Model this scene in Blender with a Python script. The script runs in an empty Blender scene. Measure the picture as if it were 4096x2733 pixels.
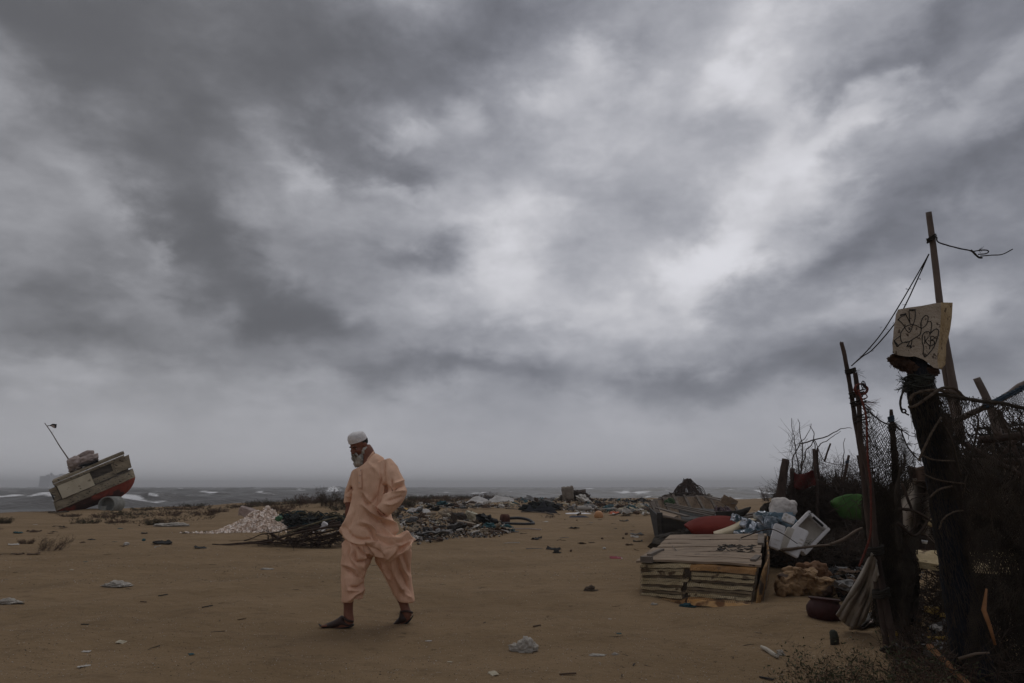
import bpy, bmesh, math, random
import numpy as np
from mathutils import Vector, Matrix, Euler, noise as mn

# ------------------------------------------------------------------ camera
SC = bpy.context.scene
COL = SC.collection
F_PX, CX, CY = 2731.0, 2048.0, 1366.5
PITCH = math.atan((1945 - CY) / F_PX)
CAM_H = 1.2
cam = bpy.data.cameras.new('camera')
cam.sensor_width = 36.0
cam.lens = 36.0 * F_PX / 4096.0
cam.clip_start = 0.05
cam.clip_end = 12000
cam_o = bpy.data.objects.new('camera', cam)
COL.objects.link(cam_o)
cam_o.location = (0, 0, CAM_H)
cam_o.rotation_euler = (math.pi / 2 + PITCH, 0, 0)
SC.camera = cam_o
SC.view_settings.view_transform = 'Standard'
SC.view_settings.look = 'None'
SC.view_settings.exposure = 0.0
SC.view_settings.gamma = 1.0

def ray(px, py):
    c, s = math.cos(PITCH), math.sin(PITCH)
    u = (px - CX) / F_PX
    v = (CY - py) / F_PX
    return Vector((u, c - s * v, s + c * v))

# ------------------------------------------------------------------ sky
def azel(fx, fy):
    d = ray(fx * 4096 / 2350.0, fy * 4096 / 2350.0).normalized()
    return math.atan2(d.x, d.y), math.asin(d.z)

def build_world():
    w = bpy.data.worlds.new('World')
    SC.world = w
    w.use_nodes = True
    nt = w.node_tree
    N, L = nt.nodes, nt.links
    N.clear()
    def nd(t, **k):
        n = N.new(t)
        for a, b in k.items():
            setattr(n, a, b)
        return n
    def mth(op, a, b=None, c=None):
        n = nd('ShaderNodeMath', operation=op)
        for i, v in enumerate((a, b, c)):
            if v is None: continue
            if isinstance(v, (int, float)): n.inputs[i].default_value = v
            else: L.new(v, n.inputs[i])
        return n.outputs[0]
    def noise(vec, scale, detail=4.0, rough=0.5, dist=0.0):
        n = nd('ShaderNodeTexNoise')
        L.new(vec, n.inputs['Vector'])
        n.inputs['Scale'].default_value = scale
        n.inputs['Detail'].default_value = detail
        n.inputs['Roughness'].default_value = rough
        n.inputs['Distortion'].default_value = dist
        return n
    tc = nd('ShaderNodeTexCoord')
    sep = nd('ShaderNodeSeparateXYZ'); L.new(tc.outputs['Generated'], sep.inputs[0])
    x, y, z = sep.outputs
    az = mth('ARCTAN2', x, y)
    el = mth('ARCSINE', mth('MINIMUM', mth('MAXIMUM', z, -1.0), 1.0))
    zc = mth('ADD', mth('MAXIMUM', z, 0.0), 0.16)
    cb = nd('ShaderNodeCombineXYZ')
    L.new(mth('DIVIDE', x, zc), cb.inputs[0]); L.new(mth('DIVIDE', y, zc), cb.inputs[1])
    plane = cb.outputs[0]
    # ragged edges: the blob coordinates are warped by two noises
    w1 = noise(tc.outputs['Generated'], 4.5, 4, 0.55)
    st2 = nd('ShaderNodeMapping'); L.new(tc.outputs['Generated'], st2.inputs[0]); st2.inputs['Scale'].default_value = (1, 1, 1.7)
    sv = st2.outputs[0]
    w2 = noise(sv, 11, 5, 0.58, 0.2)
    def centred(n, amp):
        a = nd('ShaderNodeVectorMath', operation='SUBTRACT'); L.new(n.outputs['Color'], a.inputs[0]); a.inputs[1].default_value = (0.5, 0.5, 0.5)
        b = nd('ShaderNodeVectorMath', operation='MULTIPLY'); L.new(a.outputs[0], b.inputs[0]); b.inputs[1].default_value = amp
        return b.outputs[0]
    base = nd('ShaderNodeCombineXYZ'); L.new(az, base.inputs[0]); L.new(el, base.inputs[1])
    a1 = nd('ShaderNodeVectorMath', operation='ADD'); L.new(base.outputs[0], a1.inputs[0]); L.new(centred(w1, (0.20, 0.16, 0)), a1.inputs[1])
    a2 = nd('ShaderNodeVectorMath', operation='ADD'); L.new(a1.outputs[0], a2.inputs[0]); L.new(centred(w2, (0.13, 0.085, 0)), a2.inputs[1])
    co = a2.outputs[0]
    # (fx, fy, rx, ry, rotation deg, amplitude) in photograph units, turned into directions
    blobs = SKY_BLOBS
    tot = None
    for fx, fy, rx, ry, rot, amp in blobs:
        A, E = azel(fx, fy)
        mp = nd('ShaderNodeMapping', vector_type='TEXTURE')
        mp.inputs['Location'].default_value = (A, E, 0)
        mp.inputs['Rotation'].default_value = (0, 0, math.radians(rot))
        mp.inputs['Scale'].default_value = (rx / 1567.0 * 1.5, ry / 1567.0 * 1.5, 1)
        L.new(co, mp.inputs['Vector'])
        g = nd('ShaderNodeTexGradient', gradient_type='SPHERICAL'); L.new(mp.outputs[0], g.inputs[0])
        mr = nd('ShaderNodeMapRange', interpolation_type='SMOOTHERSTEP' if amp > 0 else 'SMOOTHSTEP')
        L.new(g.outputs['Fac'], mr.inputs[0]); mr.inputs[4].default_value = amp
        tot = mr.outputs[0] if tot is None else mth('ADD', tot, mr.outputs[0])
    # height dependent detail
    n1 = noise(sv, 3.2, 5, 0.55, 0.3)
    n2 = noise(plane, 2.2, 5, 0.55, 0.3)
    n3 = noise(sv, 8.5, 8, 0.60, 0.15)
    vw = nd('ShaderNodeVectorMath', operation='ADD'); L.new(sv, vw.inputs[0]); L.new(centred(w2, (0.22, 0.22, 0.22)), vw.inputs[1])
    vo = nd('ShaderNodeTexVoronoi', feature='SMOOTH_F1'); L.new(vw.outputs[0], vo.inputs['Vector']); vo.inputs['Scale'].default_value = 6.5; vo.inputs['Smoothness'].default_value = 0.45; vo.inputs['Detail'].default_value = 0.0
    elf = nd('ShaderNodeMapRange', interpolation_type='SMOOTHSTEP'); L.new(el, elf.inputs[0])
    elf.inputs[1].default_value = 0.0; elf.inputs[2].default_value = 0.20
    det = mth('ADD', mth('MULTIPLY', mth('SUBTRACT', n1.outputs['Fac'], 0.5), 44.0),
              mth('ADD', mth('MULTIPLY', mth('SUBTRACT', n2.outputs['Fac'], 0.5), 22.0),
                  mth('MULTIPLY', mth('SUBTRACT', n3.outputs['Fac'], 0.5), 62.0)))
    det = mth('ADD', det, mth('MULTIPLY', mth('SUBTRACT', 0.42, vo.outputs['Distance']), 32.0))
    det = mth('MULTIPLY', det, elf.outputs[0])
    lowf = mth('MULTIPLY', mth('SUBTRACT', 1.0, elf.outputs[0]), 0.65)
    det = mth('ADD', det, mth('MULTIPLY', mth('SUBTRACT', 1.0, elf.outputs[0]), 23.0))
    V = mth('ADD', mth('ADD', mth('MULTIPLY', tot, mth('SUBTRACT', 1.0, lowf)), det), SKY_BASE)
    V = mth('SMOOTH_MIN', mth('SMOOTH_MAX', V, 98.0, 30.0), 222.0, 30.0)
    lin = mth('POWER', mth('DIVIDE', V, 255.0), 2.2)
    # tint: warmer grey in the dark mass at the upper left, bluer elsewhere
    tf = nd('ShaderNodeMapRange', interpolation_type='SMOOTHSTEP'); L.new(az, tf.inputs[0])
    tf.inputs[1].default_value = -0.55; tf.inputs[2].default_value = 0.10
    mixc = nd('ShaderNodeMix', data_type='RGBA'); L.new(tf.outputs[0], mixc.inputs[0])
    mixc.inputs[6].default_value = (0.975, 0.985, 1.06, 1)
    mixc.inputs[7].default_value = (0.945, 0.98, 1.13, 1)
    mixn = nd('ShaderNodeMix', data_type='RGBA')      # bright gaps are neutral
    br = nd('ShaderNodeMapRange'); L.new(V, br.inputs[0]); br.inputs[1].default_value = 120; br.inputs[2].default_value = 200
    L.new(br.outputs[0], mixn.inputs[0]); L.new(mixc.outputs[2], mixn.inputs[6]); mixn.inputs[7].default_value = (0.99, 0.99, 1.05, 1)
    colr = nd('ShaderNodeVectorMath', operation='SCALE'); L.new(mixn.outputs[2], colr.inputs[0]); L.new(lin, colr.inputs['Scale'])
    bg = nd('ShaderNodeBackground'); L.new(colr.outputs[0], bg.inputs[0]); bg.inputs[1].default_value = 1.0
    sky = nd('ShaderNodeTexSky', sky_type='NISHITA'); sky.sun_disc = False
    sky.sun_elevation = math.radians(SUN_EL); sky.sun_rotation = math.radians(SUN_AZ)
    bg2 = nd('ShaderNodeBackground'); L.new(sky.outputs[0], bg2.inputs[0]); bg2.inputs[1].default_value = 0.05
    mx = nd('ShaderNodeMixShader'); mx.inputs[0].default_value = 0.97      # a closed cloud deck in front of the blue sky
    L.new(bg2.outputs[0], mx.inputs[1]); L.new(bg.outputs[0], mx.inputs[2])
    out = nd('ShaderNodeOutputWorld'); L.new(mx.outputs[0], out.inputs['Surface'])
    try:
        w.cycles.sampling_method = 'MANUAL'; w.cycles.sample_map_resolution = 512
    except Exception: pass

HAZE_D = 0.0007
SUN_EL, SUN_AZ = 58.0, 20.0
SKY_BASE = 150.0
SKY_BLOBS = [
    # dark masses: (x, y, rx, ry, rotation, amplitude)
    (60, 620, 520, 300, 0, -14), (1850, 80, 60, 50, 0, -4),
    (300, 40, 620, 200, 0, -40), (860, 110, 400, 150, -4, -34), (330, 370, 380, 105, -34, -30), (1180, 60, 260, 120, 0, -12),
    (540, 640, 300, 100, -34, -30), (471, 275, 160, 60, -20, -10), (869, 377, 170, 75, -12, -30), (978, 565, 160, 40, 4, -34),
    (690, 724, 260, 60, -14, -26), (942, 869, 320, 50, 0, -32), (1356, 406, 130, 60, 10, -14), (1537, 869, 380, 50, 0, -26),
    (1320, 782, 200, 36, 0, -10), (2008, 145, 150, 60, 22, -34), (2250, 40, 220, 110, 20, -22), (2170, 390, 260, 90, 20, -34), (2340, 480, 160, 140, 0, -22),
    (1900, 616, 200, 55, 10, -36), (1972, 833, 400, 70, 0, -24), (2290, 850, 200, 90, 0, -14), (120, 780, 280, 60, 0, -22), (100, 640, 160, 50, -10, -14), (1530, 250, 60, 110, -30, -6),
    # bright gaps
    (1450, 450, 620, 420, 0, 24), (1740, 94, 150, 130, 0, 38), (1690, 150, 80, 60, 20, 26), (1790, 230, 100, 100, -20, 28), (1740, 413, 120, 120, 0, 26), (1690, 510, 90, 80, 30, 24), (1630, 590, 110, 80, 30, 30),
    (1320, 195, 130, 70, 20, 28), (1200, 165, 100, 60, 10, 14), (1050, 268, 110, 55, -10, 30), (1233, 507, 120, 90, 0, 18), (1190, 620, 140, 90, -10, 30), (1110, 520, 120, 120, -20, 22), (1537, 660, 340, 120, 4, 30), (1450, 300, 260, 110, 24, 26),
    (1972, 261, 170, 40, 25, 34), (2220, 190, 160, 46, 22, 26), (2270, 260, 120, 40, 10, 18), (1850, 330, 110, 120, -40, 20), (2189, 690, 220, 46, 6, 24), (1980, 700, 160, 40, 0, 14),
    (703, 384, 80, 40, -30, 26), (601, 297, 80, 40, -30, 8), (640, 460, 240, 60, -22, 2), (920, 319, 90, 26, -14, 22), (898, 449, 100, 24, -8, 20), (1020, 430, 90, 40, 0, 10),
    (60, 400, 130, 60, -30, 6), (230, 500, 170, 42, -34, 12), (300, 530, 50, 24, -34, 16), (87, 895, 160, 34, 0, 14), (620, 880, 240, 40, 0, 12), (870, 760, 160, 40, -10, 6), (1100, 700, 300, 40, 0, 14), (1600, 950, 500, 40, 0, 6),
]
build_world()

sun = bpy.data.lights.new('sun', 'SUN')
sun.energy = 0.5
# soft cloud light
sun.angle = math.radians(35)
sun.color = (1.0, 0.96, 0.9)
sun_o = bpy.data.objects.new('sun', sun)
COL.objects.link(sun_o)
_d = Vector((math.sin(math.radians(SUN_AZ)) * math.cos(math.radians(SUN_EL)), math.cos(math.radians(SUN_AZ)) * math.cos(math.radians(SUN_EL)), math.sin(math.radians(SUN_EL))))
sun_o.rotation_euler = _d.to_track_quat('Z', 'Y').to_euler()
sun_o.location = (0, 0, 30)

# ------------------------------------------------------------------ tags
def tag(o, label=None, cat=None, group=None, kind=None):
    if label: o['label'] = label
    if cat: o['category'] = cat
    if group: o['group'] = group
    if kind: o['kind'] = kind
    return o

def thing(name, loc, label, cat, group=None):
    o = bpy.data.objects.new(name, None)
    COL.objects.link(o)
    o.location = loc
    o.empty_display_size = 0.2
    return tag(o, label, cat, group)

def root_of(o):
    p = Vector((0, 0, 0))
    while o is not None:
        p += o.location
        o = o.parent
    return p

# ------------------------------------------------------------------ materials
def S2L(c):
    return tuple(((v / 255.0) ** 2.2) for v in c)

def mat(name, c1, c2=None, scale=6.0, rough=0.85, bump=0.25, bscale=40.0, stretch=(1, 1, 1), metal=0.0, c3=None, spec=0.3, lo=0.35, hi=0.65, speck=None, alpha=1.0, trans=0.0, bdist=0.01, sss=0):
    m = bpy.data.materials.new(name)
    m.use_nodes = True
    nt = m.node_tree
    N, L = nt.nodes, nt.links
    b = N['Principled BSDF']
    b.inputs['Roughness'].default_value = rough
    b.inputs['Metallic'].default_value = metal
    b.inputs['Specular IOR Level'].default_value = spec
    b.inputs['Alpha'].default_value = alpha
    b.inputs['Transmission Weight'].default_value = trans
    tc = N.new('ShaderNodeTexCoord')
    mp = N.new('ShaderNodeMapping'); mp.inputs['Scale'].default_value = stretch
    L.new(tc.outputs['Object'], mp.inputs['Vector'])
    n = N.new('ShaderNodeTexNoise'); n.inputs['Scale'].default_value = scale; n.inputs['Detail'].default_value = 6; n.inputs['Roughness'].default_value = 0.62
    L.new(mp.outputs[0], n.inputs['Vector'])
    cr = N.new('ShaderNodeValToRGB')
    cr.color_ramp.elements[0].position = lo; cr.color_ramp.elements[1].position = hi
    cr.color_ramp.elements[0].color = (*c1, 1)
    cr.color_ramp.elements[1].color = (*(c2 or c1), 1)
    if c3:
        e = cr.color_ramp.elements.new((lo + hi) / 2); e.color = (*c3, 1)
    L.new(n.outputs['Fac'], cr.inputs[0])
    src = cr.outputs[0]
    if speck:
        sc_, col_, th = speck
        v = N.new('ShaderNodeTexNoise'); v.inputs['Scale'].default_value = sc_; v.inputs['Detail'].default_value = 2
        L.new(mp.outputs[0], v.inputs['Vector'])
        r2 = N.new('ShaderNodeMapRange'); r2.inputs[1].default_value = th; r2.inputs[2].default_value = th + 0.06
        L.new(v.outputs['Fac'], r2.inputs[0])
        mx = N.new('ShaderNodeMix'); mx.data_type = 'RGBA'
        L.new(r2.outputs[0], mx.inputs[0]); L.new(src, mx.inputs[6]); mx.inputs[7].default_value = (*col_, 1)
        src = mx.outputs[2]
    L.new(src, b.inputs['Base Color'])
    if bump:
        n2 = N.new('ShaderNodeTexNoise'); n2.inputs['Scale'].default_value = bscale; n2.inputs['Detail'].default_value = 4
        L.new(mp.outputs[0], n2.inputs['Vector'])
        bp = N.new('ShaderNodeBump'); bp.inputs['Strength'].default_value = bump; bp.inputs['Distance'].default_value = bdist
        L.new(n2.outputs['Fac'], bp.inputs['Height']); L.new(bp.outputs[0], b.inputs['Normal'])
    return m

# ------------------------------------------------------------------ mesh builder (world coordinates in, one mesh out)
def spl(pts, n=6):
    """Catmull-Rom through points (tuples of any length)."""
    P = [np.array(p, float) for p in pts]
    if len(P) < 3: return [tuple(P[0] + (P[-1] - P[0]) * i / n) for i in range(n + 1)]
    P = [2 * P[0] - P[1]] + P + [2 * P[-1] - P[-2]]
    out = []
    for i in range(1, len(P) - 2):
        a, b, c, d = P[i - 1], P[i], P[i + 1], P[i + 2]
        for k in range(n):
            t = k / n
            out.append(tuple(0.5 * ((2 * b) + (c - a) * t + (2 * a - 5 * b + 4 * c - d) * t * t + (3 * b - a - 3 * c + d) * t ** 3)))
    out.append(tuple(P[-2]))
    return out

_ico = {}
def ico(sub):
    if sub not in _ico:
        bm = bmesh.new()
        bmesh.ops.create_icosphere(bm, subdivisions=sub, radius=1.0)
        _ico[sub] = ([v.co.copy() for v in bm.verts], [tuple(v.index for v in f.verts) for f in bm.faces])
        bm.free()
    return _ico[sub]

class MB:
    def __init__(s): s.v = []; s.f = []; s.np = []
    def add(s, vs, fs):
        o = len(s.v)
        s.v.extend([Vector(p) for p in vs]); s.f.extend([tuple(i + o for i in f) for f in fs])
        return s
    def box(s, c, size, R=None, jit=0.0):
        hx, hy, hz = size[0] / 2, size[1] / 2, size[2] / 2
        vs = [Vector((sx * hx, sy * hy, sz * hz)) for sz in (-1, 1) for sy in (-1, 1) for sx in (-1, 1)]
        if jit: vs = [v + Vector((random.uniform(-jit, jit), random.uniform(-jit, jit), random.uniform(-jit, jit))) for v in vs]
        if R is not None: vs = [R @ v for v in vs]
        c = Vector(c)
        return s.add([v + c for v in vs], [(0, 2, 3, 1), (4, 5, 7, 6), (0, 1, 5, 4), (2, 6, 7, 3), (0, 4, 6, 2), (1, 3, 7, 5)])
    def rbox(s, c, size, R=None, b=0.01, amp=0.0, seed=0, n=3):
        """box with chamfered edges and slight unevenness"""
        bm = bmesh.new(); bmesh.ops.create_cube(bm, size=1.0)
        for v in bm.verts: v.co = Vector((v.co.x * size[0], v.co.y * size[1], v.co.z * size[2]))
        if amp: bmesh.ops.subdivide_edges(bm, edges=bm.edges[:], cuts=n, use_grid_fill=True)
        else: bmesh.ops.bevel(bm, geom=bm.edges[:], offset=b, segments=2, affect='EDGES')
        vs = []
        for v in bm.verts:
            p = v.co.copy()
            if amp: p += mn.noise_vector(p * (3.0 / max(size)) * 2 + Vector((seed, 0, 0))) * amp
            vs.append((R @ p if R is not None else p) + Vector(c))
        fs = [tuple(v.index for v in f.verts) for f in bm.faces]
        bm.free()
        return s.add(vs, fs)
    def beam(s, a, b, w, h, up=(0, 0, 1), jit=0.0, seg=1, sag=0.0):
        a, b = Vector(a), Vector(b)
        d = (b - a).normalized(); up = Vector(up)
        r = d.cross(up).normalized(); u = r.cross(d).normalized()
        vs = []
        for k in range(seg + 1):
            t = k / seg; c = a.lerp(b, t) - Vector((0, 0, sag * 4 * t * (1 - t)))
            j = [random.uniform(-jit, jit) for _ in range(4)]
            vs += [c + r * (w / 2 + j[0]) + u * (h / 2), c - r * (w / 2 + j[1]) + u * (h / 2), c - r * (w / 2 + j[2]) - u * (h / 2), c + r * (w / 2 + j[3]) - u * (h / 2)]
        fs = []
        for k in range(seg):
            o = k * 4
            for i in range(4): fs.append((o + i, o + (i + 1) % 4, o + 4 + (i + 1) % 4, o + 4 + i))
        fs += [(3, 2, 1, 0), (seg * 4, seg * 4 + 1, seg * 4 + 2, seg * 4 + 3)]
        return s.add(vs, fs)
    def tube(s, pts, r, n=8, amp=0.0, seed=0.0, caps=True):
        P = [Vector(p[:3]) for p in pts]
        R = r if isinstance(r, (list, tuple)) else [r] * len(P)
        if len(R) == 2 and len(P) != 2: R = [R[0] + (R[1] - R[0]) * i / (len(P) - 1) for i in range(len(P))]
        vs, fs = [], []
        prev = None
        for i, p in enumerate(P):
            d = (P[min(i + 1, len(P) - 1)] - P[max(i - 1, 0)])
            if d.length < 1e-9: d = Vector((0, 0, 1))
            d.normalize()
            if prev is None:
                a = d.cross(Vector((0, 0, 1)) if abs(d.z) < 0.9 else Vector((0, 1, 0))).normalized()
            else:
                a = (prev - d * prev.dot(d))
                a = a.normalized() if a.length > 1e-6 else d.orthogonal().normalized()
            prev = a; b = d.cross(a)
            for k in range(n):
                th = 2 * math.pi * k / n
                rr = R[i]
                o = a * math.cos(th) + b * math.sin(th)
                if amp: rr *= 1 + amp * mn.noise((p + o * R[i]) * (0.8 / max(R[i], 1e-4)) + Vector((seed, seed, 0)))
                vs.append(p + o * rr)
        m = len(P)
        for i in range(m - 1):
            for k in range(n):
                fs.append((i * n + k, i * n + (k + 1) % n, (i + 1) * n + (k + 1) % n, (i + 1) * n + k))
        if caps: fs += [tuple(reversed(range(n))), tuple((m - 1) * n + k for k in range(n))]
        return s.add(vs, fs)
    def blob(s, c, r, amp=0.15, freq=2.0, sub=3, R=None, seed=0.0, flat=None, rid=0.0):
        if not isinstance(r, (tuple, list)): r = (r, r, r)
        vs0, fs = ico(sub)
        vs = []
        for v in vs0:
            k = 1 + amp * mn.noise(v * freq + Vector((seed, seed * 1.7, 0))) + amp * 0.5 * mn.noise(v * freq * 2.7 + Vector((0, seed, 5)))
            if rid: k += rid * (0.5 - abs(mn.noise(v * freq * 1.6 + Vector((seed + 9, 0, seed))))) 
            p = Vector((v.x * r[0] * k, v.y * r[1] * k, v.z * r[2] * k))
            if flat is not None and p.z < flat * r[2]: p.z = flat * r[2] + (p.z - flat * r[2]) * 0.1
            vs.append((R @ p if R is not None else p) + Vector(c))
        return s.add(vs, fs)
    def grid(s, fn, nu, nv, thick=0.0, closed_u=False):
        vs = [fn(i / nu, j / nv) for j in range(nv + 1) for i in range(nu + 1)]
        vs = [Vector(v) for v in vs]
        W = nu + 1
        fs = [(j * W + i, j * W + i + 1, (j + 1) * W + i + 1, (j + 1) * W + i) for j in range(nv) for i in range(nu)]
        if not thick: return s.add(vs, fs)
        nr = [Vector((0, 0, 0)) for _ in vs]
        for f in fs:
            n = (vs[f[1]] - vs[f[0]]).cross(vs[f[3]] - vs[f[0]])
            for i in f: nr[i] += n
        bk = [v - (n.normalized() if n.length > 0 else Vector((0, 0, 1))) * thick for v, n in zip(vs, nr)]
        o = len(vs)
        allf = list(fs) + [tuple(i + o for i in reversed(f)) for f in fs]
        rim = [i for i in range(W)] + [j * W + nu for j in range(1, nv + 1)] + [nv * W + i for i in range(nu - 1, -1, -1)] + [j * W for j in range(nv - 1, 0, -1)]
        for a, b in zip(rim, rim[1:] + rim[:1]): allf.append((b, a, a + o, b + o))
        return s.add(vs + bk, allf)
    def prism(s, poly, off):
        off = Vector(off); n = len(poly); P = [Vector(p) for p in poly]
        fs = [tuple(range(n)), tuple(reversed(range(n, 2 * n)))] + [(i, (i + 1) % n, n + (i + 1) % n, n + i)[::-1] for i in range(n)]
        return s.add(P + [p + off for p in P], fs)
    def loft(s, rings, n=20, caps=True):
        """rings: (centre, half axis a, half axis b)"""
        vs, fs = [], []
        for c, a, b in rings:
            for k in range(n):
                th = 2 * math.pi * k / n
                vs.append(c + a * math.cos(th) + b * math.sin(th))
        for i in range(len(rings) - 1):
            for k in range(n): fs.append((i * n + k, i * n + (k + 1) % n, (i + 1) * n + (k + 1) % n, (i + 1) * n + k))
        if caps: fs += [tuple(reversed(range(n))), tuple((len(rings) - 1) * n + k for k in range(n))]
        return s.add(vs, fs)
    def sticks(s, A, B, r):
        """many thin three-sided prisms, numpy arrays (n,3); r scalar or (n,)"""
        s.np.append((np.asarray(A, float), np.asarray(B, float), np.broadcast_to(np.asarray(r, float), (len(A),)).copy()))
        return s
    def _flush(s):
        V = [np.array([tuple(v) for v in s.v], float).reshape(-1, 3)]
        Fq = []
        base = len(s.v)
        for A, B, r in s.np:
            d = B - A; ln = np.linalg.norm(d, axis=1, keepdims=True); ln[ln < 1e-9] = 1; d = d / ln
            ref = np.where(np.abs(d[:, 2:3]) < 0.9, np.array([[0, 0, 1.0]]), np.array([[0, 1.0, 0]]))
            a = np.cross(d, ref); a /= np.linalg.norm(a, axis=1, keepdims=True); b = np.cross(d, a)
            n = len(A); ring = []
            for k in range(3):
                th = 2 * math.pi * k / 3
                o = (a * math.cos(th) + b * math.sin(th)) * r[:, None]
                ring += [A + o, B + o]
            pts = np.stack(ring, 1).reshape(-1, 3)      # per stick a0 b0 a1 b1 a2 b2
            V.append(pts)
            idx = base + np.arange(n)[:, None] * 6
            for q in ((0, 1, 3, 2), (2, 3, 5, 4), (4, 5, 1, 0)):
                Fq.append(idx + np.array([q]))
            base += n * 6
        s.np = []
        return np.concatenate(V), (np.concatenate(Fq) if Fq else None)
    def mesh(s, name, origin):
        me = bpy.data.meshes.new(name)
        if s.np:
            V, Fq = s._flush()
            V = V - np.array(tuple(origin))
            fs = list(s.f) 
            loops = [i for f in fs for i in f]; tot = [len(f) for f in fs]
            li = np.concatenate([np.array(loops, dtype=np.int32), Fq.reshape(-1).astype(np.int32)])
            lt = np.concatenate([np.array(tot, dtype=np.int32), np.full(len(Fq), 4, np.int32)])
            me.vertices.add(len(V)); me.vertices.foreach_set('co', V.astype(np.float32).reshape(-1))
            me.loops.add(len(li)); me.loops.foreach_set('vertex_index', li)
            me.polygons.add(len(lt))
            me.polygons.foreach_set('loop_start', np.concatenate([[0], np.cumsum(lt)[:-1]]).astype(np.int32))
            me.update(calc_edges=True); me.validate()
        else:
            o = Vector(origin)
            me.from_pydata([tuple(v - o) for v in s.v], [], s.f)
            me.update()
        return me
    def base(s):
        if s.v:
            xs = [v.x for v in s.v]; ys = [v.y for v in s.v]; zs = [v.z for v in s.v]
            return Vector(((min(xs) + max(xs)) / 2, (min(ys) + max(ys)) / 2, min(zs)))
        A = np.concatenate([a for a, _, _ in s.np])
        return Vector(((A[:, 0].min() + A[:, 0].max()) / 2, (A[:, 1].min() + A[:, 1].max()) / 2, A[:, 2].min()))
    def build(s, name, m, parent=None, smooth=False):
        if parent is None:
            org = s.base(); loc = org
        else:
            org = root_of(parent); loc = Vector((0, 0, 0))
        me = s.mesh(name, org)
        me.materials.append(m)
        if smooth: me.polygons.foreach_set('use_smooth', [True] * len(me.polygons))
        o = bpy.data.objects.new(name, me)
        COL.objects.link(o)
        o.location = loc
        if parent is not None: o.parent = parent
        return o

def remesh(mb, voxel, smooth_it=2, disp=None):
    """voxel union of everything in mb, smoothed, returns a new MB"""
    me = bpy.data.meshes.new('tmp'); me.from_pydata([tuple(v) for v in mb.v], [], mb.f); me.update()
    o = bpy.data.objects.new('tmp', me); COL.objects.link(o)
    md = o.modifiers.new('r', 'REMESH'); md.mode = 'VOXEL'; md.voxel_size = voxel; md.use_smooth_shade = True
    if smooth_it:
        sm = o.modifiers.new('s', 'SMOOTH'); sm.iterations = smooth_it; sm.factor = 0.5
    dg = bpy.context.evaluated_depsgraph_get()
    dg.update()
    ev = o.evaluated_get(dg); m2 = ev.to_mesh()
    out = MB()
    vs = [v.co.copy() for v in m2.vertices]; ns = [v.normal.copy() for v in m2.vertices]
    fs = [tuple(p.vertices) for p in m2.polygons]
    ev.to_mesh_clear()
    bpy.data.objects.remove(o); bpy.data.meshes.remove(me)
    if disp: vs = [v + n * disp(v, n) for v, n in zip(vs, ns)]
    out.add(vs, fs)
    return out

# ------------------------------------------------------------------ pixel of the photograph -> world point
def P(px, py, Y):
    d = ray(px, py)
    return Vector((0, 0, CAM_H)) + d * (Y / d.y)

EDGE = [(-3000, 2052), (-400, 2054), (0, 2052), (250, 2044), (600, 2030), (900, 2020), (1200, 2006), (1500, 1998), (2000, 1995), (3000, 1995), (9000, 1995)]
_et = []
for _px, _py in EDGE:
    _r = ray(_px, _py); _k = CAM_H / -_r.z
    _et.append((math.atan2(_r.x, _r.y), math.hypot(_r.x, _r.y) * _k))
ET = np.array([e[0] for e in _et]); ER = np.array([e[1] for e in _et])

_rs = np.random.RandomState(4)
def _waves(n, l0, l1):
    out = []
    for k in range(n):
        l = l0 * (l1 / l0) ** (k / max(n - 1, 1)); a = _rs.uniform(0, 2 * math.pi)
        out.append((2 * math.pi / l * math.cos(a), 2 * math.pi / l * math.sin(a), _rs.uniform(0, 6.28), l))
    return out
W_BIG = _waves(9, 2.5, 14.0)
W_SM = _waves(14, 0.35, 1.8)

def hgt(x, y):
    """sand height, works on scalars and arrays"""
    x = np.asarray(x, float); y = np.asarray(y, float)
    r = np.hypot(x, y); az = np.arctan2(x, y)
    h = np.zeros_like(r)
    for kx, ky, ph, l in W_BIG: h = h + 0.0045 * np.sqrt(l) * np.sin(kx * x + ky * y + ph)
    near = np.clip(1.6 - r / 14.0, 0, 1)
    for kx, ky, ph, l in W_SM: h = h + 0.0050 * l * near * np.sin(kx * x + ky * y + ph + 0.7 * np.sin(0.9 * x + ph))
    h = h * np.clip((r - 1.0) / 3.0, 0, 1)
    re = np.interp(az, ET, ER)
    # low dune crest with scrub in the middle distance
    h = h + 0.42 * np.exp(-((r - 36) / 7.0) ** 2) * np.exp(-((az + 0.235) / 0.13) ** 2)
    h = h + 0.28 * np.exp(-((r - 52) / 9.0) ** 2) * np.exp(-((az - 0.02) / 0.2) ** 2)
    h = h + 0.05 * np.exp(-((r - 6.6) / 2.2) ** 2) * np.exp(-((az - 0.50) / 0.12) ** 2)
    h = h + 0.03 * np.exp(-((x - 2.2) / 1.1) ** 2) * np.exp(-((y - 8.6) / 1.2) ** 2)
    # small hummocks right at the edge
    h = h + 0.10 * np.exp(-((r - re + 3) / 3.0) ** 2) * np.sin(az * 55) * np.sin(az * 23 + 1)
    t = np.clip((r - re) / 9.0, 0, 1)
    t = t * t * (3 - 2 * t)
    front = (np.abs(az) < 1.45)
    h = np.where(front, h * (1 - t) - 3.2 * t, h)
    return h

def H(x, y): return float(hgt(x, y))

def G(px, py):
    d = ray(px, py)
    k = CAM_H / -d.z
    p = Vector((0, 0, CAM_H)) + d * k
    for _ in range(6):
        k = (CAM_H - H(p.x, p.y)) / -d.z
        p = Vector((0, 0, CAM_H)) + d * k
    return Vector((p.x, p.y, H(p.x, p.y)))

def onground(p, dz=0.0): return Vector((p[0], p[1], H(p[0], p[1]) + dz))
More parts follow.
